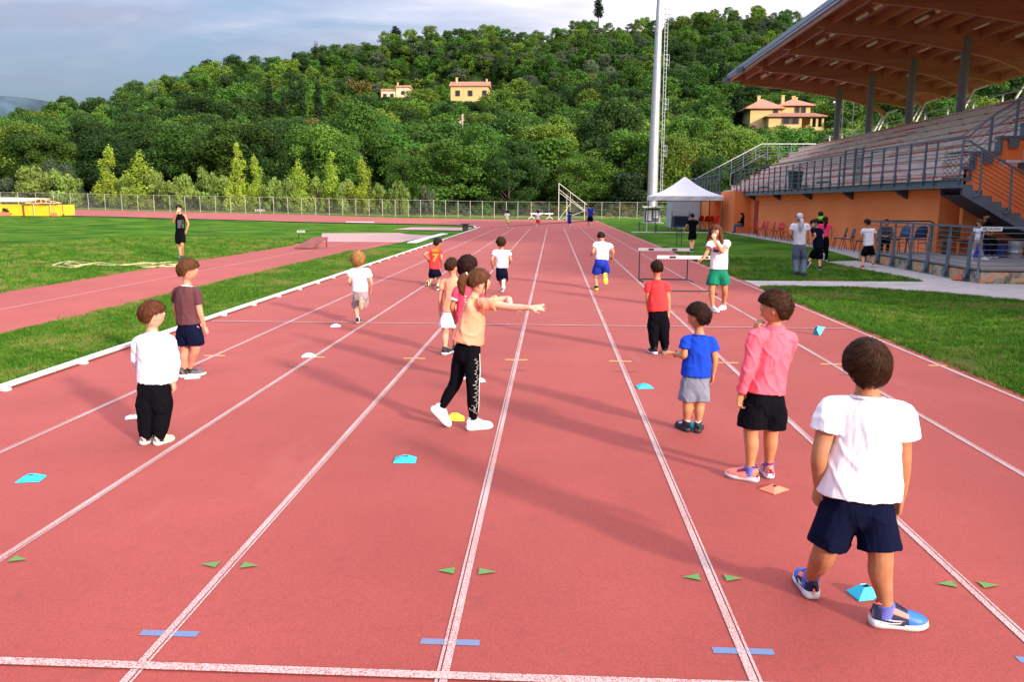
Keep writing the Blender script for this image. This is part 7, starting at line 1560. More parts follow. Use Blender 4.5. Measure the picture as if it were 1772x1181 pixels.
# 6 boy in maroon
FT6 = {'L': FD((318, 650), (332, 645)), 'R': FD((326, 652), (343, 651))}
person('boy in maroon t-shirt and navy shorts standing at the left kerb rail, looking right', 8.1,
       dict(head=(326, 468, 0), neck=(323, 493, 0), chest=(323, 520, 0), pel=(328, 568, 0), hem=(327, 561, 0), shL=(307, 504, 0.05), shR=(340, 506, -0.02), elL=(304, 534, 0.10), elR=(346, 540, -0.02), wrL=(309, 556, 0.18), wrR=(353, 565, 0.03),
            hpL=(319, 572, 0.02), hpR=(337, 573, -0.02), knL=(321, 606, 0.04), knR=(338, 605, -0.01), aL=(317, 642, 'g'), aR=(328, 640, 'g')),
       vox=0.008, skin='pink', head=(52, 0, 0), hs=1.02, hair='light', hst=dict(thick=0.024, back=-0.56, side=0.10, front=0.26, jag=0.07), ribbons=800, face=True, body_yaw=25, L=0.21, build=1.0, foot=FT6,
       top=dict(m=C_MAROON, nb=C_WHITE, sleeve=0.62, hemw=0.122), bottom=dict(m=C_NAVY, len=0.72, w=0.122, flare=1.12), shoes=(MDK, MW, U_NAVY, None, MK), socks=dict(m=S_BLK, h=0.12), hands={'R': dict(d=(0.35, 0.3, -1), n=(-1, 0, 0), curl=0.6)}, seed=13)
# 7 girl pointing
FTG = {'L': (0.55, 0.15, -0.62), 'R': FD((806, 744), (838, 741))}
def g_hair(d, K, ax, hs):
    r, f, u = ax; c = K['head']; b0 = c-f*0.085*hs+u*0.035*hs
    hair_add_tube(d, [b0+f*0.02, b0-f*0.03+u*0.008, b0-f*0.055-u*0.03, b0-f*0.055-u*0.09, b0-f*0.045-u*0.135], [0.026, 0.033, 0.038, 0.030, 0.010], r, 3)
    for k, (o, z) in enumerate(((0.072, -0.02), (-0.072, -0.02))):
        hair_add_tube(d, [c+r*o*hs+f*0.045*hs+u*0.03, c+r*o*1.06*hs+f*0.04*hs-u*0.03, c+r*o*1.0*hs+f*0.035*hs-u*0.10], [0.009, 0.007, 0.002], f, 9+k)
def x_girl(e, K, org, ax, hs, shirt):
    r, f, u = ax; c = K['head']; b0 = c-f*0.105*hs+u*0.055*hs
    m = MB(); m.tube([b0+r*0.020*math.cos(a)+u*0.020*math.sin(a)-org for a in np.linspace(0, 2*math.pi, 13)], 0.008, 6, False); m.build('scrunchie', MW, e)
    # dotted print down the back of the shirt
    for q in range(5):
        me = bpy.data.meshes.new('print'); s_ = 0.006; bm = bmesh.new(); bmesh.ops.create_grid(bm, x_segments=1, y_segments=1, size=s_); bm.to_mesh(me); bm.free(); me.materials.append(MW)
        P_0 = AY(806-q*0.6, 513+q*5, 6.3)-org; wrap_on(me, shirt, P_0, (1, 0, 0), (0, 0, 1), (0, 1, -0.1), 0.002, 0); link('print', me, None, shirt)
    # white script and stripe down the side of the leggings
    tr_ = [q for q in e.children if q.name.startswith('trousers')][0]
    hp, kn, an = K['hpR'], K['knR'], K['aR']
    def leg(t): return hp.lerp(kn, t*2) if t < 0.5 else kn.lerp(an, t*2-1)
    from mathutils.bvhtree import BVHTree
    bv = BVHTree.FromPolygons([v.co.copy() for v in tr_.data.vertices], [tuple(p.vertices) for p in tr_.data.polygons])
    def surf(t, side, dirv):
        p = leg(t)-org; d = Vector(dirv).normalized(); s_ = d.cross(V(0, 0, 1)).normalized(); q = p+s_*side; h = bv.ray_cast(q+d*0.3, -d, 0.6); return (h[0] if h[0] else q)+d*0.0015
    dv = (0.62, -0.78, 0)
    for t0, t1, off, w_ in ((0.02, 0.95, 0.034, 0.0045),):
        m = MB(); n = 40
        for i in range(n):
            a, b_ = surf(t0+(t1-t0)*i/n, -off, dv), surf(t0+(t1-t0)*(i+1)/n, -off, dv); s_ = Vector(dv).cross(V(0, 0, 1)).normalized()*w_; m.face([a-s_, a+s_, b_+s_, b_-s_])
        m.build('stripe', MW, tr_)
    m = MB(); n = 150; prev = None
    for i in range(n+1):
        t = 0.08+0.80*i/n; ph = i*0.62; side = 0.004+0.012*math.sin(ph)+(0.014*math.sin(ph*0.31) if i % 17 < 8 else 0); q = surf(t+0.006*math.cos(ph), side, dv)
        if prev is not None: m.bar(prev, q, 0.0034, 0.0016)
        prev = q
    ctr = 0.79
    for i in range(14):
        a0, a1 = i/14*5.2, (i+1)/14*5.2; m.bar(surf(ctr+0.035*math.sin(a0), 0.030+0.014*math.cos(a0), dv), surf(ctr+0.035*math.sin(a1), 0.030+0.014*math.cos(a1), dv), 0.004, 0.0016)
    m.build('script_print', MW, tr_)
person('girl with brown ponytail in peach t-shirt and black leggings pointing to the right', 6.36,
       dict(head=(829, 488, 0), neck=(820, 513, 0), chest=(820, 540, 0), pel=(809, 604, 0), hem=(809, 592, 0), shL=(846, 523, 0.05), shR=(838, 524, -0.13), elL=(879, 518, 0.04), elR=(885, 532, -0.20), wrL=(884, 529, -0.10), wrR=(918, 533, -0.26),
            hpL=(799, 608, 0.04), hpR=(818, 609, -0.04), knL=(789, 660, 0.05), knR=(818, 668, -0.06), aL=AY(763, 708, 6.42), aR=(819, 730, 'g')),
       vox=0.006, skin='fair', head=(72, 0, -4), hs=0.98, hair='light', hst=dict(thick=0.013, back=-0.45, side=-0.15, front=0.40), ribbons=500, face=True, body_yaw=70, L=0.215, build=0.90, foot=FTG, lift={'L': (0.8, 0, 0.55)},
       top=dict(m=C_PEACH, sleeve=0.45, hemw=0.125, chest=1.25, puff=1.0, wr=(0.006, 8, 17), flare=1.25), bottom=dict(m=C_BLACK, kind='pants', w=0.092, flare=0.92, cuff=0.036, wr=(0.002, 9, 1)), shoes=(MW, MW, MW, None, MW, ), socks=dict(m=S_WHT, h=0.08),
       hands={'R': dict(d=(0.95, -0.12, 0.05), n=(-0.05, -0.85, 0.6), curl=0.06, spread=0.30, thumb=1), 'L': dict(d=(0.45, -0.5, -0.22), n=(0.1, -0.1, -1), curl=0.12, spread=0.15, thumb=-1)}, hair_extra=g_hair, extra=x_girl, seed=17)
# 8 peach boy, 9 crimson kid
person('boy in pale peach t-shirt and white shorts behind the pointing girl', 9.7,
       dict(head=(782, 461, 0), neck=(784, 479, 0), chest=(785, 500, 0), pel=(781, 545, 0), hem=(782, 540, 0), shL=(768, 488, 0.02), shR=(799, 491, 0), elL=(762, 514, 0.03), elR=(802, 515, 0), wrL=(762, 541, 0.08), wrR=(803, 538, 0.05),
            hpL=(773, 550, 0), hpR=(789, 550, 0), knL=(771, 577, 0), knR=(789, 578, 0), aL=(770, 605, 'g'), aR=(788, 602, 'g')),
       vox=0.009, skin='pink', head=(30, 0, 0), hs=0.95, hair='brown', hst=dict(thick=0.014, back=-0.58), ribbons=200, face=True, body_yaw=10, L=0.20, build=0.92, foot={'L': (0.3, 0.9, 0), 'R': (0.3, 0.9, 0)},
       top=dict(m=C_PEACH, sleeve=0.5, hemw=0.118), bottom=dict(m=C_WHITE, len=0.62, w=0.112, flare=1.15), shoes=(MK, MW, MK, None, MW), socks=dict(m=S_BLK, h=0.12), seed=19)
def MBt(parent, a, b, r_, m, name='cuff'):
    q = MB(); q.tube([a, b], [r_, r_*1.03], 14); return q.build(name, m, parent)
def x_crim(e, K, org, ax, hs, shirt):
    for s in 'LR': MBt(shirt, K['sh'+s].lerp(K['el'+s], 0.50)-org, K['sh'+s].lerp(K['el'+s], 0.62)-org, 0.058, MW)
person('child in crimson t-shirt with white sleeve trim, mostly hidden behind the pointing girl', 8.15,
       dict(head=(809, 463, 0), neck=(808, 487, 0), chest=(808, 512, 0), pel=(808, 568, 0), hem=(808, 560, 0), shL=(793, 501, 0), shR=(826, 502, 0), elL=(783, 530, 0), elR=(830, 532, 0.1), wrL=(786, 550, 0.10), wrR=(826, 548, 0.22),
            hpL=(802, 572, 0), hpR=(817, 572, 0), knL=(803, 608, 0), knR=(817, 608, 0), aL=(804, 646, 'g'), aR=(818, 645, 'g')),
       vox=0.009, skin='tan', head=(20, 0, 0), hs=1.0, hair='dark', hst=dict(thick=0.026, back=-0.7, jag=0.08, curl=0.006), ribbons=400, body_yaw=10, L=0.20, build=0.93, foot={'L': (0.2, 0.95, 0), 'R': (0.3, 0.9, 0)},
       top=dict(m=C_CRIM, sleeve=0.55, hemw=0.118), bottom=dict(m=C_BLACK, len=0.7, w=0.112), shoes=(U_NAVY, MW, U_NEON, None, U_NEON), socks=dict(m=S_BLK, h=0.1), hands={'L': dict(d=(0.15, 0.2, -1), n=(0.9, 0.3, 0), curl=0.5)}, extra=x_crim, seed=21)
# 10 curly runner
person('running boy with curly blond hair, white t-shirt and grey shorts', 12.2,
       dict(head=(619.5, 450, 0), neck=(621, 463, 0), chest=(622, 480, 0), pel=(624, 509, 0), hem=(623, 505, 0), shL=(610, 468, 0), shR=(636, 468, 0), elL=(604, 488, -0.05), elR=(642, 488, -0.02), wrL=(607, 492, 0.18), wrR=(641, 503, 0.10),
            hpL=(618, 513, 0), hpR=(630, 513, 0), knL=(616, 532, 0.05), knR=(629, 531, 0.10), aL=(619, 553, 'g'), aR=AY(626, 521, 12.0)),
       vox=0.010, skin='pink', head=(-5, -6, 0), hs=1.02, hair='blond', hst=dict(thick=0.032, back=-0.85, side=-0.35, jag=0.12, curl=0.014, rlen=0.8), ribbons=900, body_yaw=0, L=0.19, build=0.92, foot={'L': (0.0, 1, 0), 'R': (0.05, -0.25, -1)}, lift={'R': (0, 1, -0.2)},
       top=dict(m=C_WHITE, sleeve=0.62, hemw=0.122), bottom=dict(m=C_GRK, len=0.92, w=0.118, flare=1.0), shoes=(MK, mat('sole_tan', (0.35, 0.24, 0.17), 0.7), MK, None, MW), socks=dict(m=S_WHT, h=0.1), seed=23)
# 11 number seven
def x_seven(e, K, org, ax, hs, shirt):
    MY = mat('print_yellow', (0.90, 0.62, 0.03), 0.7); lat = (K['shR']-K['shL']).normalized(); d = V(0.05, 1, -0.05)
    c = AY(751, 447, 17.8)-org; wrap_on(me := text_mesh('7', 0.235, MY, 'number', bold=0.008), shirt, c, (1, 0, -0.02), (0.10, 0, 1), d, 0.004, 2); link('number', me, None, shirt)
    c = AY(751.5, 433.5, 17.8)-org; wrap_on(me := text_mesh('OEST', 0.072, MY, 'lettering', bold=0.006), shirt, c, (1, 0, 0), (0, 0, 1), d, 0.004, 1); link('lettering', me, None, shirt)
person('running boy in red football shirt with a yellow number seven and navy shorts', 18.0,
       dict(head=(757.5, 420.5, 0), neck=(755, 429, 0), chest=(753, 443, 0), pel=(751, 468, 0), hem=(751, 465.5, 0), shL=(744, 434, 0), shR=(763, 435, 0), elL=(735, 441, -0.12), elR=(764, 448, -0.05), wrL=(741, 451, 0.08), wrR=(764, 458, 0.10),
            hpL=(747, 470, 0), hpR=(756, 470, 0), knL=(749, 484, 0.10), knR=(760, 484, 0.02), aL=AY(741, 489, 17.7), aR=(758, 497, 'g')),
       vox=0.012, skin='tan', head=(35, -5, 0), hs=1.0, hair='black', hst=dict(thick=0.022, back=-0.6), ribbons=150, body_yaw=10, L=0.20, build=0.92, foot={'L': (-0.2, 0.0, -1), 'R': (0.1, 1, 0)}, lift={'L': (-0.3, -1, 0)},
       top=dict(m=C_RED, sleeve=0.38, hemw=0.120, wr=(0.003, 9, 4)), bottom=dict(m=C_NAVY, len=0.62, w=0.112, flare=1.1), shoes=(MK, MW, U_NEON, None, MW), socks=dict(m=S_WHT, h=0.28), extra=x_seven, seed=25)
# 12 runner white shirt navy shorts
person('running boy with tousled dark hair, white t-shirt and navy shorts', 16.5,
       dict(head=(867, 420.5, 0), neck=(868, 432, 0), chest=(869, 445, 0), pel=(868, 468, 0), hem=(869, 463.5, 0), shL=(857, 435, 0), shR=(880, 436, 0), elL=(851, 450, -0.06), elR=(884, 450, -0.04), wrL=(852, 460, 0.06), wrR=(881, 456, 0.15),
            hpL=(863, 470, 0), hpR=(873, 470, 0), knL=(866, 484, 0.06), knR=(873, 485, 0.14), aL=(869, 500, 'g'), aR=AY(871, 489, 16.25)),
       vox=0.012, skin='tan', head=(-5, -5, 0), hs=1.03, hair='brown', hst=dict(thick=0.025, back=-0.75, side=-0.2, curl=0.008, jag=0.1), ribbons=300, body_yaw=0, L=0.19, build=0.95, foot={'L': (0, 1, 0), 'R': (0.05, -0.1, -1)}, lift={'R': (0, 1, 0)},
       top=dict(m=C_WHITE, sleeve=0.5, hemw=0.130, wr=(0.005, 8, 9)), bottom=dict(m=C_NAVY, len=1.0, w=0.118), shoes=(MK, MW, MK, None, MW), socks=dict(m=S_WHT, h=0.3), seed=27)
# 13 coach runner
def x_coach(e, K, org, ax, hs, shirt):
    w_ = K['wrR']; m = MB(); m.tube([w_+V(0.030*math.cos(a), 0.030*math.sin(a), 0.0)-org for a in np.linspace(0, 2*math.pi, 13)], 0.010, 5, False); m.build('watch', S_BLK, e)
    me = text_mesh('ATLETICA', 0.055, mat('print_grey', (0.12, 0.12, 0.14), 0.8), 'lettering'); wrap_on(me, shirt, AY(1046, 422, 17.4)-org, (1, 0, -0.02), (0, 0, 1), (0, 1, -0.3), 0.004, 1); link('lettering', me, None, shirt)
person('running youth with short black hair, white t-shirt and royal blue shorts', 17.6,
       dict(head=(1040, 410, 0.10), neck=(1042, 418, 0.04), chest=(1042, 430, 0), pel=(1040, 453, -0.06), hem=(1041, 450.5, -0.05), shL=(1031, 422, 0.03), shR=(1056, 425, 0.03), elL=(1026, 437, -0.06), elR=(1061, 436, -0.04), wrL=(1023, 440, 0.14), wrR=(1059, 448, 0.06),
            hpL=(1035, 457, -0.05), hpR=(1047, 457, -0.05), knL=(1031, 476, 0.02), knR=(1048, 474, 0.08), aL=(1032, 496, 'g'), aR=AY(1047, 478, 17.35)),
       vox=0.012, skin='tan', head=(0, -18, 0), hs=1.0, hair='black', hst=dict(thick=0.016, back=-0.5), ribbons=150, body_yaw=0, L=0.23, build=1.05, foot={'L': (-0.15, 1, 0), 'R': (0.12, -0.1, -1)}, lift={'R': (0, 1, 0)},
       top=dict(m=C_WHITE, sleeve=0.48, hemw=0.145, wr=(0.007, 7, 31)), bottom=dict(m=C_ROYAL, len=0.86, w=0.138, flare=1.15), shoes=(MK, U_SOLEY, U_NEON, None, U_NEON), socks=dict(m=S_BLK, h=0.06), extra=x_coach, seed=31)
# 14 woman with the hurdle
def w_hair(d, K, ax, hs):
    r, f, u = ax; c = K['head']
    for k, (o, fo, L_, rr) in enumerate(((0.075, -0.01, 0.34, 0.038), (-0.075, 0.0, 0.34, 0.036), (0.04, -0.075, 0.30, 0.045), (-0.04, -0.075, 0.30, 0.045), (0.085, 0.03, 0.24, 0.022))):
        b0 = c+r*o*hs+f*fo*hs; hair_add_tube(d, [b0+u*0.05, b0-u*0.06+r*o*0.2, b0-u*L_*0.6+r*o*0.5-f*0.01, b0-u*L_+r*o*0.35], [rr*0.7, rr, rr*1.05, rr*0.35], r, 5+k)
def x_woman(e, K, org, ax, hs, shirt):
    r, f, u = ax; c = K['head']
    m = MB(); m.add(*ell(c+f*0.078*hs-u*0.068*hs-org, (0.040, 0.022, 0.034), (r, f, u), 3), True); m.build('face_mask', C_MASK, e)
    m = MB()
    for sg in (-1, 1): m.tube([c+r*(0.028*sg+0.019*math.cos(a))*hs+f*0.089*hs+u*(0.004+0.017*math.sin(a))*hs-org for a in np.linspace(0, 2*math.pi, 11)], 0.0022, 5, False)
    m.bar(c+r*0.009*hs+f*0.091*hs+u*0.006-org, c-r*0.009*hs+f*0.091*hs+u*0.006-org, 0.003); m.build('glasses', S_BLK, e)
    w_ = K['wrL']; m = MB(); m.tube([w_+V(0.024*math.cos(a), 0.010*math.sin(a), 0.024*math.sin(a))-org for a in np.linspace(0, 2*math.pi, 13)], 0.007, 5, False); m.build('wristband', S_WHT, e)
    # chest emblem: red and navy lens shape
    for col, s0, dz in (((0.55, 0.04, 0.06), 0.060, 0.015), ((0.02, 0.03, 0.12), 0.055, -0.030)):
        me = bpy.data.meshes.new('emblem'); bm = bmesh.new(); vs = [bm.verts.new((s0*math.cos(a), dz+0.026*math.sin(a), 0)) for a in np.linspace(0, 2*math.pi, 20, endpoint=False)]; bm.faces.new(vs); bm.to_mesh(me); bm.free(); me.materials.append(mat('emblem_%d' % int(s0*1000), col, 0.7))
        wrap_on(me, shirt, AY(1239, 431, 13.9)-org, (1, 0.0, 0), (0, 0, 1), (0.1, 1, 0), 0.005, 2); link('emblem', me, None, shirt)
person('young woman with long brown hair and green shorts holding a hurdle and her mask', 13.95,
       dict(head=(1238.5, 400.5, 0), neck=(1243, 415, 0.02), chest=(1245, 431, 0), pel=(1243, 470, 0), hem=(1243.5, 466, 0), shL=(1259, 420, 0), shR=(1229, 421, 0), elL=(1250, 436, -0.16), elR=(1224, 436, -0.06), wrL=(1238, 419, -0.22), wrR=(1217, 448, -0.12),
            hpL=(1252, 474, 0), hpR=(1235, 474, 0), knL=(1254, 501, 0), knR=(1232, 502, -0.05), aL=(1252, 529, 'g'), aR=(1233, 532, 'g')),
       vox=0.009, skin='tan', head=(-150, 2, 0), hs=1.02, hair='light', hst=dict(thick=0.016, back=-0.9, side=-0.6, front=0.38), ribbons=400, face=True, body_yaw=-165, L=0.235, build=1.10, foot={'L': (-0.55, -0.7, 0), 'R': (0.35, -0.8, 0)},
       top=dict(m=C_WHITE, sleeve=0.50, hemw=0.150, wr=(0.006, 6, 12)), bottom=dict(m=C_GREEN, len=0.70, w=0.148, flare=1.18), shoes=(MW, MW, MW, None, MW), socks=dict(m=S_WHT, h=0.05),
       hands={'L': dict(d=(-0.35, 0.0, 1), n=(-0.3, 0.9, 0), curl=0.7), 'R': dict(d=(-1, 0, -0.3), n=(0, 0, -1), curl=0.9)}, hair_extra=w_hair, extra=x_woman, seed=33)
# 15 woman in headscarf
def x_scarf(e, K, org, ax, hs, shirt):
    m = MB(); c = K['head']; MS = mat('scarf_print', (0.18, 0.16, 0.18), 0.9, col2=(0.62, 0.60, 0.62), vscale=28)
    m.add(*ell(c+V(0.01, -0.02, 0.03)-org, (0.093, 0.108, 0.10)), True); m.tube([c+V(0.03, -0.10, -0.02)-org, c+V(0.045, -0.14, -0.12)-org, c+V(0.03, -0.15, -0.24)-org, c+V(0.02, -0.14, -0.34)-org], [0.04, 0.055, 0.06, 0.02], 10); m.build('headscarf', MS, e)
person('woman in light grey t-shirt, slate trousers and patterned headscarf walking on the lawn', 21.5,
       dict(head=(1382.5, 377, 0), neck=(1384, 385, 0), chest=(1384, 398, 0), pel=(1383, 427, 0), hem=(1383, 424, 0), shL=(1372, 390, 0), shR=(1397, 390, 0), elL=(1367, 405, 0), elR=(1401, 405, 0), wrL=(1370, 410, 0.15), wrR=(1401, 420, 0.03),
            hpL=(1377, 430, 0), hpR=(1390, 430, 0), knL=(1377, 452, 0), knR=(1391, 452, 0), aL=(1378, 473, 'g'), aR=(1391, 475, 'g')),
       vox=0.014, skin='tan', head=(-25, 0, 0), hs=1.04, hair='dark', body_yaw=-5, L=0.245, build=1.12, foot={'L': (0, 1, 0), 'R': (0.2, 1, 0)},
       top=dict(m=C_LGREY, sleeve=0.55, hemw=0.160), bottom=dict(m=C_SLATE, kind='pants', w=0.145, flare=1.15, cuff=0.065), shoes=(MK, MK, None, None, MK), extra=x_scarf, seed=35)
def x_mask(e, K, org, ax, hs, shirt):
    r, f, u = ax; m = MB(); m.add(*ell(K['head']+f*0.070*hs-u*0.050*hs-org, (0.05, 0.03, 0.04), (r, f, u), 2), True); m.build('face_mask', C_MASK, e)
person('child in black with a pale blue face mask running beside the grey shirted woman', 23.6,
       dict(head=(1411, 386, 0), neck=(1413, 394, 0), chest=(1415, 406, 0), pel=(1416, 432, 0), hem=(1416, 430, 0), shL=(1405, 397, 0), shR=(1421, 398, 0.05), elL=(1411, 408, -0.12), elR=(1424, 410, 0), wrL=(1404, 418, -0.1), wrR=(1422, 420, 0.1),
            hpL=(1410, 434, 0), hpR=(1419, 434, 0), knL=(1404, 447, 0.12), knR=(1418, 450, 0), aL=AY(1398, 455, 23.5), aR=(1419, 464, 'g')),
       vox=0.014, skin='tan', head=(-95, -10, 0), hs=1.0, hair='black', hst=dict(thick=0.022), face=True, body_yaw=-30, L=0.23, build=1.0, foot={'L': (-0.5, 0.2, -0.8), 'R': (0, 1, 0)},
       top=dict(m=C_NAVY, sleeve=0.6, hemw=0.15), bottom=dict(m=C_BLACK, len=0.9, w=0.14, flare=1.2), shoes=(MK, MW, None, None, MW), socks=dict(m=S_BLK, h=0.1), extra=x_mask, seed=37)
def p_hair(d, K, ax, hs):
    r, f, u = ax; b0 = K['head']-f*0.09; hair_add_tube(d, [b0, b0-f*0.04-u*0.04, b0-f*0.05-u*0.16, b0-f*0.04-u*0.28], [0.03, 0.04, 0.04, 0.012], r, 3)
person('girl with long dark ponytail in hot pink t-shirt and black leggings by the chairs', 26.6,
       dict(head=(1428, 380.5, 0), neck=(1428, 387, 0), chest=(1427, 396, 0), pel=(1427, 414, 0), hem=(1427, 409, 0), shL=(1418, 390, 0), shR=(1437, 390, 0), elL=(1415, 400, 0), elR=(1440, 400, 0), wrL=(1418, 409, 0.15), wrR=(1439, 411, 0.1),
            hpL=(1422, 416, 0), hpR=(1431, 416, 0), knL=(1425, 432, 0.1), knR=(1430, 433, 0), aL=AY(1424, 441, 26.4), aR=(1430, 448, 'g')),
       vox=0.016, skin='tan', head=(10, 0, 0), hs=1.0, hair='dark', hst=dict(thick=0.016), body_yaw=0, L=0.23, build=1.0, foot={'L': (0, 0.4, -1), 'R': (0, 1, 0)},
       top=dict(m=C_HOT, sleeve=0.5, hemw=0.13), bottom=dict(m=C_BLACK, kind='pants', w=0.125, flare=1.0, cuff=0.05), shoes=(MK, MW, None, None, MW), hair_extra=p_hair, seed=39)
def x_hood(e, K, org, ax, hs, shirt):
    m = MB(); m.add(*ell(K['neck']+V(0, -0.05, 0.0)-org, (0.10, 0.08, 0.09), None, 2), True); m.build('hood', C_NEON, e)
person('person in black jacket with a neon green hood, behind the girl in hot pink', 28.6,
       dict(head=(1420, 371.5, 0), neck=(1420, 378, 0), chest=(1419, 388, 0), pel=(1419, 408, 0), hem=(1419, 406, 0), shL=(1411, 381, 0), shR=(1429, 381, 0), elL=(1404, 384, -0.1), elR=(1431, 392, 0), wrL=(1408, 392, -0.05), wrR=(1430, 401, 0.1),
            hpL=(1415, 410, 0), hpR=(1424, 410, 0), knL=(1415, 426, 0), knR=(1424, 426, 0), aL=(1415, 443, 'g'), aR=(1424, 443, 'g')),
       vox=0.016, skin='tan', head=(5, 0, 0), hs=1.0, hair='black', hst=dict(thick=0.016), body_yaw=0, L=0.24, build=1.05, foot={'L': (0, 1, 0), 'R': (0, 1, 0)},
       top=dict(m=C_BLACK, sleeve=2, hemw=0.14, name='jacket'), bottom=dict(m=C_BLACK, kind='pants', w=0.13), shoes=(MK, MK, None, None, MK), extra=x_hood, seed=41)
def x_walk(e, K, org, ax, hs, shirt):
    me = text_mesh('ATLETICA', 0.06, MATS['print_grey'], 'lettering'); wrap_on(me, shirt, AY(1503, 402, 24.3)-org, (1, 0, 0), (0, 0, 1), (0, 1, 0), 0.005, 1); link('lettering', me, None, shirt)
person('boy in white t-shirt, black shorts and red shoes walking beside the deck', 24.5,
       dict(head=(1500.5, 386, 0), neck=(1501.5, 395, 0), chest=(1503, 405, 0), pel=(1503, 428, 0), hem=(1503, 425, 0), shL=(1494, 398, 0), shR=(1512, 398, 0), elL=(1490, 410, 0.0), elR=(1515, 408, 0.05), wrL=(1491, 418, 0.15), wrR=(1516, 417, 0.15),
            hpL=(1498, 430, 0), hpR=(1508, 430, 0), knL=(1494, 445, 0.05), knR=(1508, 444, 0.02), aL=(1493, 461, 'g'), aR=AY(1511, 459.5, 24.3)),
       vox=0.014, skin='tan', head=(-30, -8, 0), hs=1.0, hair='black', hst=dict(thick=0.022, jag=0.1), body_yaw=0, L=0.24, build=1.02, foot={'L': (0, 1, 0), 'R': (0.1, 0.7, -0.6)},
       top=dict(m=C_WHITE, sleeve=0.55, hemw=0.150), bottom=dict(m=C_BLACK, len=0.8, w=0.13, flare=1.2), shoes=(U_RED, MW, None, None, MW), extra=x_walk, seed=43)
# 19 dark kid in the middle distance
person('youth in black t-shirt and shorts walking on the grass near the tent', 33.0,
       dict(head=(1198, 374, 0), neck=(1198, 380, 0), chest=(1199, 387, 0), pel=(1198, 402, 0), hem=(1198, 400, 0), shL=(1191.5, 383, 0), shR=(1206, 383, 0), elL=(1188, 391, 0), elR=(1208, 392, 0), wrL=(1184, 400, 0.05), wrR=(1208, 400, 0.1),
            hpL=(1195, 403, 0), hpR=(1202, 403, 0), knL=(1194.5, 417, 0), knR=(1201, 416, 0), aL=(1196, 432, 'g'), aR=(1198, 433, 'g')),
       vox=0.018, skin='tan', head=(0, 0, 0), hs=1.0, hair='black', hst=dict(thick=0.016), L=0.24, build=1.02, foot={'L': (0, 1, 0), 'R': (0, 1, 0)},
       top=dict(m=C_BLACK, sleeve=0.6, hemw=0.145), bottom=dict(m=C_BLACK, len=0.85, w=0.13, flare=1.15), shoes=(MK, MW, None, None, MW), seed=45)
# 20 young man on the infield, facing us
def x_field(e, K, org, ax, hs, shirt):
    r, f, u = ax; m = MB(); m.add(*ell(K['head']+f*0.075*hs-u*0.055*hs-org, (0.052, 0.03, 0.04), (r, f, u), 2), True); m.build('face_mask', mat('mask_white', (0.6, 0.62, 0.62), 0.9), e)
    me = bpy.data.meshes.new('panel'); bm = bmesh.new(); bmesh.ops.create_grid(bm, x_segments=4, y_segments=4, size=0.125); bm.to_mesh(me); bm.free(); me.materials.append(C_CHAR)
    wrap_on(me, shirt, AY(311.5, 388, 25.4)-org, (1, 0, 0), (0, 0, 1), (0, 1, 0), 0.006, 1); link('panel', me, None, shirt)
person('young man in black sleeveless top standing on the infield, hand at his face', 25.6,
       dict(head=(310, 361, 0), neck=(311, 369.5, 0), chest=(312, 381, 0), pel=(312, 402, 0), hem=(312, 399, 0), shL=(320, 373, 0), shR=(303, 373, 0), elL=(326, 388, 0), elR=(299, 386, -0.1), wrL=(323, 399, -0.05), wrR=(305, 371, -0.25),
            hpL=(316, 404, 0), hpR=(307, 404, 0), knL=(315, 424, -0.08), knR=(310, 425, 0.05), aL=(316, 443, 'g'), aR=(313, 446, 'g')),
       vox=0.014, skin='tan', head=(170, -3, 0), hs=1.05, hair='black', hst=dict(thick=0.02, front=0.5, top=1.6), face=True, body_yaw=180, L=0.26, build=1.12, foot={'L': (0.4, -0.9, 0), 'R': (0, -1, 0)},
       top=dict(m=C_BLACK, sleeve=0, hemw=0.145, name='sleeveless_top'), bottom=dict(m=C_BLACK, len=0.82, w=0.14, flare=1.1), shoes=(MK, MK, None, None, MW), socks=dict(m=S_BLK, h=0.1), hands={'R': dict(d=(0.4, 0, 1), n=(0, 1, 0), curl=0.7)}, extra=x_field, seed=47)
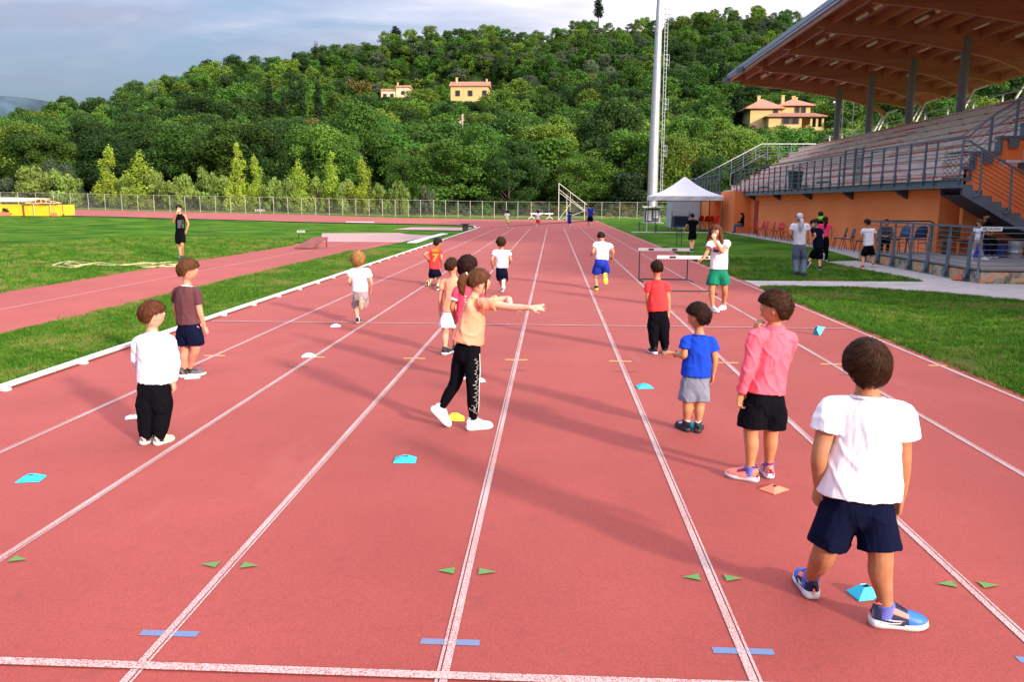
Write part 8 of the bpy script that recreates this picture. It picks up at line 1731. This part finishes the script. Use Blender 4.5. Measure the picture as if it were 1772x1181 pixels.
# far runners
def far_kid(label, x, feet, top_y, shirt, shorts, phase, hair='black', Y=62.0, b=0.95, sk='tan', long=False):
    g_ = G(x, feet); Y = g_.y; H_ = AY(x, top_y, Y).z; lx = g_.x; W_ = lambda a, f, z: V(lx+a*H_, Y+f*H_, z*H_)
    s_ = phase
    J = dict(head=W_(0, 0.01, 0.915), neck=W_(0, 0, 0.83), chest=W_(0, 0, 0.74), pel=W_(0, 0, 0.52), hem=W_(0, 0, 0.51), shL=W_(-0.10, 0, 0.80), shR=W_(0.10, 0, 0.80), elL=W_(-0.15, -0.04, 0.66), elR=W_(0.15, -0.04, 0.66), wrL=W_(-0.13, 0.10, 0.62), wrR=W_(0.14, 0.06, 0.58),
             hpL=W_(-0.05, 0, 0.50), hpR=W_(0.05, 0, 0.50), knL=W_(-0.055, 0.03 if s_ > 0 else 0.12, 0.28), knR=W_(0.055, 0.12 if s_ > 0 else 0.03, 0.28), aL=W_(-0.05, 0.0, 0.06) if s_ > 0 else W_(-0.05, -0.16, 0.22), aR=W_(0.05, -0.16, 0.22) if s_ > 0 else W_(0.05, 0, 0.06))
    return person(label, Y, J, vox=0.02, skin=sk, head=(0, 0, 0), hs=0.98*min(1.1, H_/1.25+0.1), hair=hair, hst=dict(thick=0.02), L=0.2, build=b*H_/1.25, foot={'L': (0, 1, 0) if s_ > 0 else (0, 0, -1), 'R': (0, 0, -1) if s_ > 0 else (0, 1, 0)}, lift={'R': (0, 1, 0)} if s_ > 0 else {'L': (0, 1, 0)},
                  top=dict(m=shirt, sleeve=0.55, hemw=0.13*H_/1.25), bottom=dict(m=shorts, len=0.8, w=0.12*H_/1.25, flare=1.15), shoes=(U_CORAL if sk == 'x' else MW, MW, None, None, MW), seed=int(x) % 50)
far_kid('small distant runner in white t-shirt and lime shorts, leftmost of the far group', 877.5, 395.0, 364.5, C_WHITE, C_LIME, -1, 'dark')
far_kid('small distant runner in white t-shirt and red shorts, second of the far group', 931, 396, 364.5, C_WHITE, C_RED, -1, 'dark')
far_kid('small distant child in royal blue shirt and shorts near the slanted frame', 985, 396, 366.5, C_ROYAL, C_ROYAL, 1, 'black')
far_kid('distant adult in royal blue shirt and navy shorts beside the slanted frame', 1021, 396.5, 353.5, C_ROYAL, C_NAVY, 1, 'black', b=0.95)
# seated figures
def sitter(label, base, yaw, H_, top, pants, hair='black', sk='tan', zseat=0.44, lean=0.0, extra=None, seed=1, long=True, mask=None, hx=None):
    c, s_ = math.cos(R(yaw)), math.sin(R(yaw)); k = H_/1.7
    def W_(a, f, z): return V(base[0]+(a*c+f*s_)*k, base[1]+(-a*s_+f*c)*k, base[2]+z*k)
    J = dict(head=W_(0, 0.05+lean, zseat+0.72), neck=W_(0, 0.02+lean*0.8, zseat+0.58), chest=W_(0, lean*0.5, zseat+0.38), pel=W_(0, 0, zseat+0.08), hem=W_(0, 0, zseat+0.06), shL=W_(-0.17, lean*0.7, zseat+0.53), shR=W_(0.17, lean*0.7, zseat+0.53), elL=W_(-0.22, 0.10+lean*0.5, zseat+0.27), elR=W_(0.22, 0.10+lean*0.5, zseat+0.27), wrL=W_(-0.10, 0.32, zseat+0.24), wrR=W_(0.10, 0.32, zseat+0.24),
             hpL=W_(-0.09, 0.02, zseat+0.08), hpR=W_(0.09, 0.02, zseat+0.08), knL=W_(-0.11, 0.42, zseat+0.06), knR=W_(0.11, 0.42, zseat+0.06), aL=W_(-0.10, 0.44, 0.08), aR=W_(0.10, 0.48, 0.08))
    def ex(e, K, org, ax, hs, shirt):
        if mask is not None:
            r, f, u = ax; m = MB(); m.add(*ell(K['head']+f*0.075*hs-u*0.055*hs-org, (0.052, 0.03, 0.04), (r, f, u), 2), True); m.build('face_mask', mask, e)
        if extra: extra(e, K, org, ax, hs, shirt)
    return person(label, base[1], J, vox=0.016, skin=sk, head=(yaw, -8, 0), hs=1.05, hair=hair, hst=dict(thick=0.02), face=mask is not None, body_yaw=yaw, L=0.26, build=1.1*k, foot={'L': (s_, c, 0), 'R': (s_, c, 0)},
                  top=dict(m=top, sleeve=2 if long else 0.6, hemw=0.15*k), bottom=dict(m=pants, kind='pants', w=0.14*k), shoes=(MK, MW, None, None, MW), extra=ex, hair_extra=hx, seed=seed, zf=0)
sitter('person in black top and jeans sitting by the far corner of the orange wall', (11.75, 51.4, 0), -80, 1.7, C_BLACK, C_JEAN, 'dark', hx=lambda d, K, ax, hs: hair_add_tube(d, [K['head']-ax[1]*0.06, K['head']-ax[1]*0.09-ax[2]*0.15, K['head']-ax[1]*0.08-ax[2]*0.30], [0.06, 0.07, 0.02], ax[0], 2), seed=51)
q = AY(1528, 400, 26.6); sitter('man in dark clothes sitting behind the deck railing, leaning forward', (q.x, 26.4, 0.30), -160, 1.45, C_CHAR, C_BLACK, 'black', lean=0.28, zseat=0.40, seed=53, mask=None)
q = AY(1683, 400, 25.3); sitter('man in black t-shirt and black mask sitting on the bench beneath the stairs', (q.x+0.05, 24.9, 0.30), 170, 1.75, C_BLACK, C_BLACK, 'black', lean=0.1, seed=55, mask=S_BLK, long=False)
q = AY(1692, 430, 23.2)
far_z = 0.30
x_, y_ = q.x, 23.2
def WK(a, f, z, H_=1.15): return V(x_+a*H_, y_+f*H_, 0.30+z*H_)
person('child in white top and beige leggings on the deck beside the lettered board', y_, dict(head=WK(0, 0.01, 0.90), neck=WK(0, 0, 0.81), chest=WK(0, 0, 0.72), pel=WK(0, 0, 0.50), hem=WK(0, 0, 0.50), shL=WK(-0.10, 0, 0.78), shR=WK(0.10, 0, 0.78), elL=WK(-0.13, 0.02, 0.64), elR=WK(0.13, 0.02, 0.64), wrL=WK(-0.17, 0.08, 0.56), wrR=WK(0.12, 0.10, 0.52),
       hpL=WK(-0.05, 0, 0.48), hpR=WK(0.05, 0, 0.48), knL=WK(-0.06, 0.05, 0.27), knR=WK(0.07, 0.02, 0.27), aL=WK(-0.14, 0.0, 0.065), aR=WK(0.14, -0.02, 0.065)), vox=0.014, skin='tan', head=(-60, 0, 0), hs=0.98, hair='light', hst=dict(thick=0.02, back=-0.8), body_yaw=-60, L=0.19, build=0.85, foot={'L': (-1, -0.2, 0), 'R': (0.6, -0.5, 0)},
       top=dict(m=C_WHITE, sleeve=0.6, hemw=0.11), bottom=dict(m=cm('leggings_beige', (0.42, 0.30, 0.24)), kind='pants', w=0.10, flare=0.9, cuff=0.035), shoes=(MW, MW, None, None, MW), seed=57)
me = text_mesh('SELVACAVI', 0.085, M_HBLK, 'lettering', bold=0.002)
for v in me.vertices: v.co = Vector((v.co.x*0.95, -0.0115+v.co.z*0.5, v.co.y+0.002))
bd = [o for o in bpy.data.objects if o.name.startswith('lettered_board')][0]; link('lettering', me, None, bd)
SC.frame_set(1)
# ================================================================ grass blades near the camera: nobody could count them
def blade_tuft(seed, nb, h, w_, spread, m):
    r_ = random.Random(seed); mb = MB()
    for _ in range(nb):
        a = r_.uniform(0, 6.28); x, y = r_.uniform(-1, 1)*spread, r_.uniform(-1, 1)*spread; hh = h*r_.uniform(0.5, 1.2); ln = hh*r_.uniform(0.2, 0.8); c, s_ = math.cos(a), math.sin(a); ww = w_*r_.uniform(0.7, 1.2); b = r_.uniform(0, 6.28); cb, sb = math.cos(b)*ww, math.sin(b)*ww
        mb.face([(x-cb, y-sb, 0), (x+cb, y+sb, 0), (x+c*ln*0.4+cb*0.7, y+s_*ln*0.4+sb*0.7, hh*0.6), (x+c*ln*0.4-cb*0.7, y+s_*ln*0.4-sb*0.7, hh*0.6)]); mb.face([(x+c*ln*0.4-cb*0.7, y+s_*ln*0.4-sb*0.7, hh*0.6), (x+c*ln*0.4+cb*0.7, y+s_*ln*0.4+sb*0.7, hh*0.6), (x+c*ln, y+s_*ln, hh)])
    me = mb.mesh('tuft'); me.materials.append(m); return me
MG = [leaf_mat('blade_green', (0.030, 0.105, 0.006), (0.085, 0.215, 0.014), 0.25, 0.3), leaf_mat('blade_light', (0.09, 0.19, 0.012), (0.17, 0.27, 0.03), 0.25, 0.3), leaf_mat('blade_dry', (0.16, 0.17, 0.04), (0.28, 0.26, 0.08), 0.2, 0.3)]
TV = [blade_tuft(i, 16, 0.036, 0.0032, 0.045, MG[k]) for i, k in enumerate((0, 0, 0, 1, 1, 2))]
rg2 = random.Random(77); pts = []
def inside(x, y, poly):
    c = False; j = len(poly)-1
    for i in range(len(poly)):
        if ((poly[i][1] > y) != (poly[j][1] > y)) and (x < (poly[j][0]-poly[i][0])*(y-poly[i][1])/(poly[j][1]-poly[i][1])+poly[i][0]): c = not c
        j = i
    return c
PATHP = [(4.62, 19.75), (8.85, 19.9), (8.75, 21.9), (8.5, 24.8), (8.45, 26.3), (10.02, 27.2), (10.05, 19.45), (60, 19.45), (60, 9), (14, 13.2), (9.0, 15.7), (8.05, 17.0), (6.65, 18.0), (4.62, 18.15)]
def put(x, y, s_):
    nz_ = noise.noise(Vector((x*0.7, y*0.7, 5.0)))+0.4*noise.noise(Vector((x*2.7, y*2.7, 1.0))); v = 5 if (nz_ > 0.36 and rg2.random() < 0.75) else rg2.choice((0, 1, 2, 0, 1, 2, 3, 4) if nz_ < 0.05 else (0, 2, 3, 4, 3, 5))
    pts.append(((x, y, 0.0), (rg2.uniform(-.15, .15), rg2.uniform(-.15, .15), rg2.uniform(0, 6.28)), (s_, s_, s_*rg2.uniform(0.7, 1.15)), v))
for _ in range(15000):
    y = 6.0+24*rg2.random()**1.5; put(rg2.uniform(-7.5, -5.44), y, 1.0+y*0.035)
for _ in range(9000):
    y = 14+26*rg2.random()**1.3; x = rg2.uniform(-22, -11.15)
    if x > -0.95*y-1: put(x, y, 1.2+y*0.035)
for _ in range(19000):
    y = 6.0+22*rg2.random()**1.4; x = 4.68+rg2.random()**1.1*(0.62*y-2.0)
    if not inside(x, y, PATHP) and x < 11: put(x, y, 1.0+y*0.035)
# ragged edges over the path and along the track
for a, b, n in (((8.05, 17.0), (9.0, 15.7), 160), ((6.65, 18.0), (8.05, 17.0), 200), ((4.7, 18.12), (6.65, 18.0), 200), ((9.0, 15.7), (14, 13.2), 260), ((4.7, 19.78), (8.9, 19.93), 260), ((8.8, 19.9), (8.45, 26.3), 200), ((4.66, 6), (4.66, 18), 600), ((4.66, 20), (4.66, 34), 300), ((-5.46, 5), (-5.46, 30), 900), ((-7.52, 9), (-7.48, 24), 420), ((-11.08, 14), (-11.1, 34), 420)):
    for _ in range(n): t = rg2.random(); put(a[0]+(b[0]-a[0])*t+rg2.gauss(0, 0.035), a[1]+(b[1]-a[1])*t+rg2.gauss(0, 0.035), 1.1+(a[1]+(b[1]-a[1])*t)*0.035)
instancer('grass', pts, TV, label='short grass blades of the lawns beside the track', cat='grass', kind='stuff')
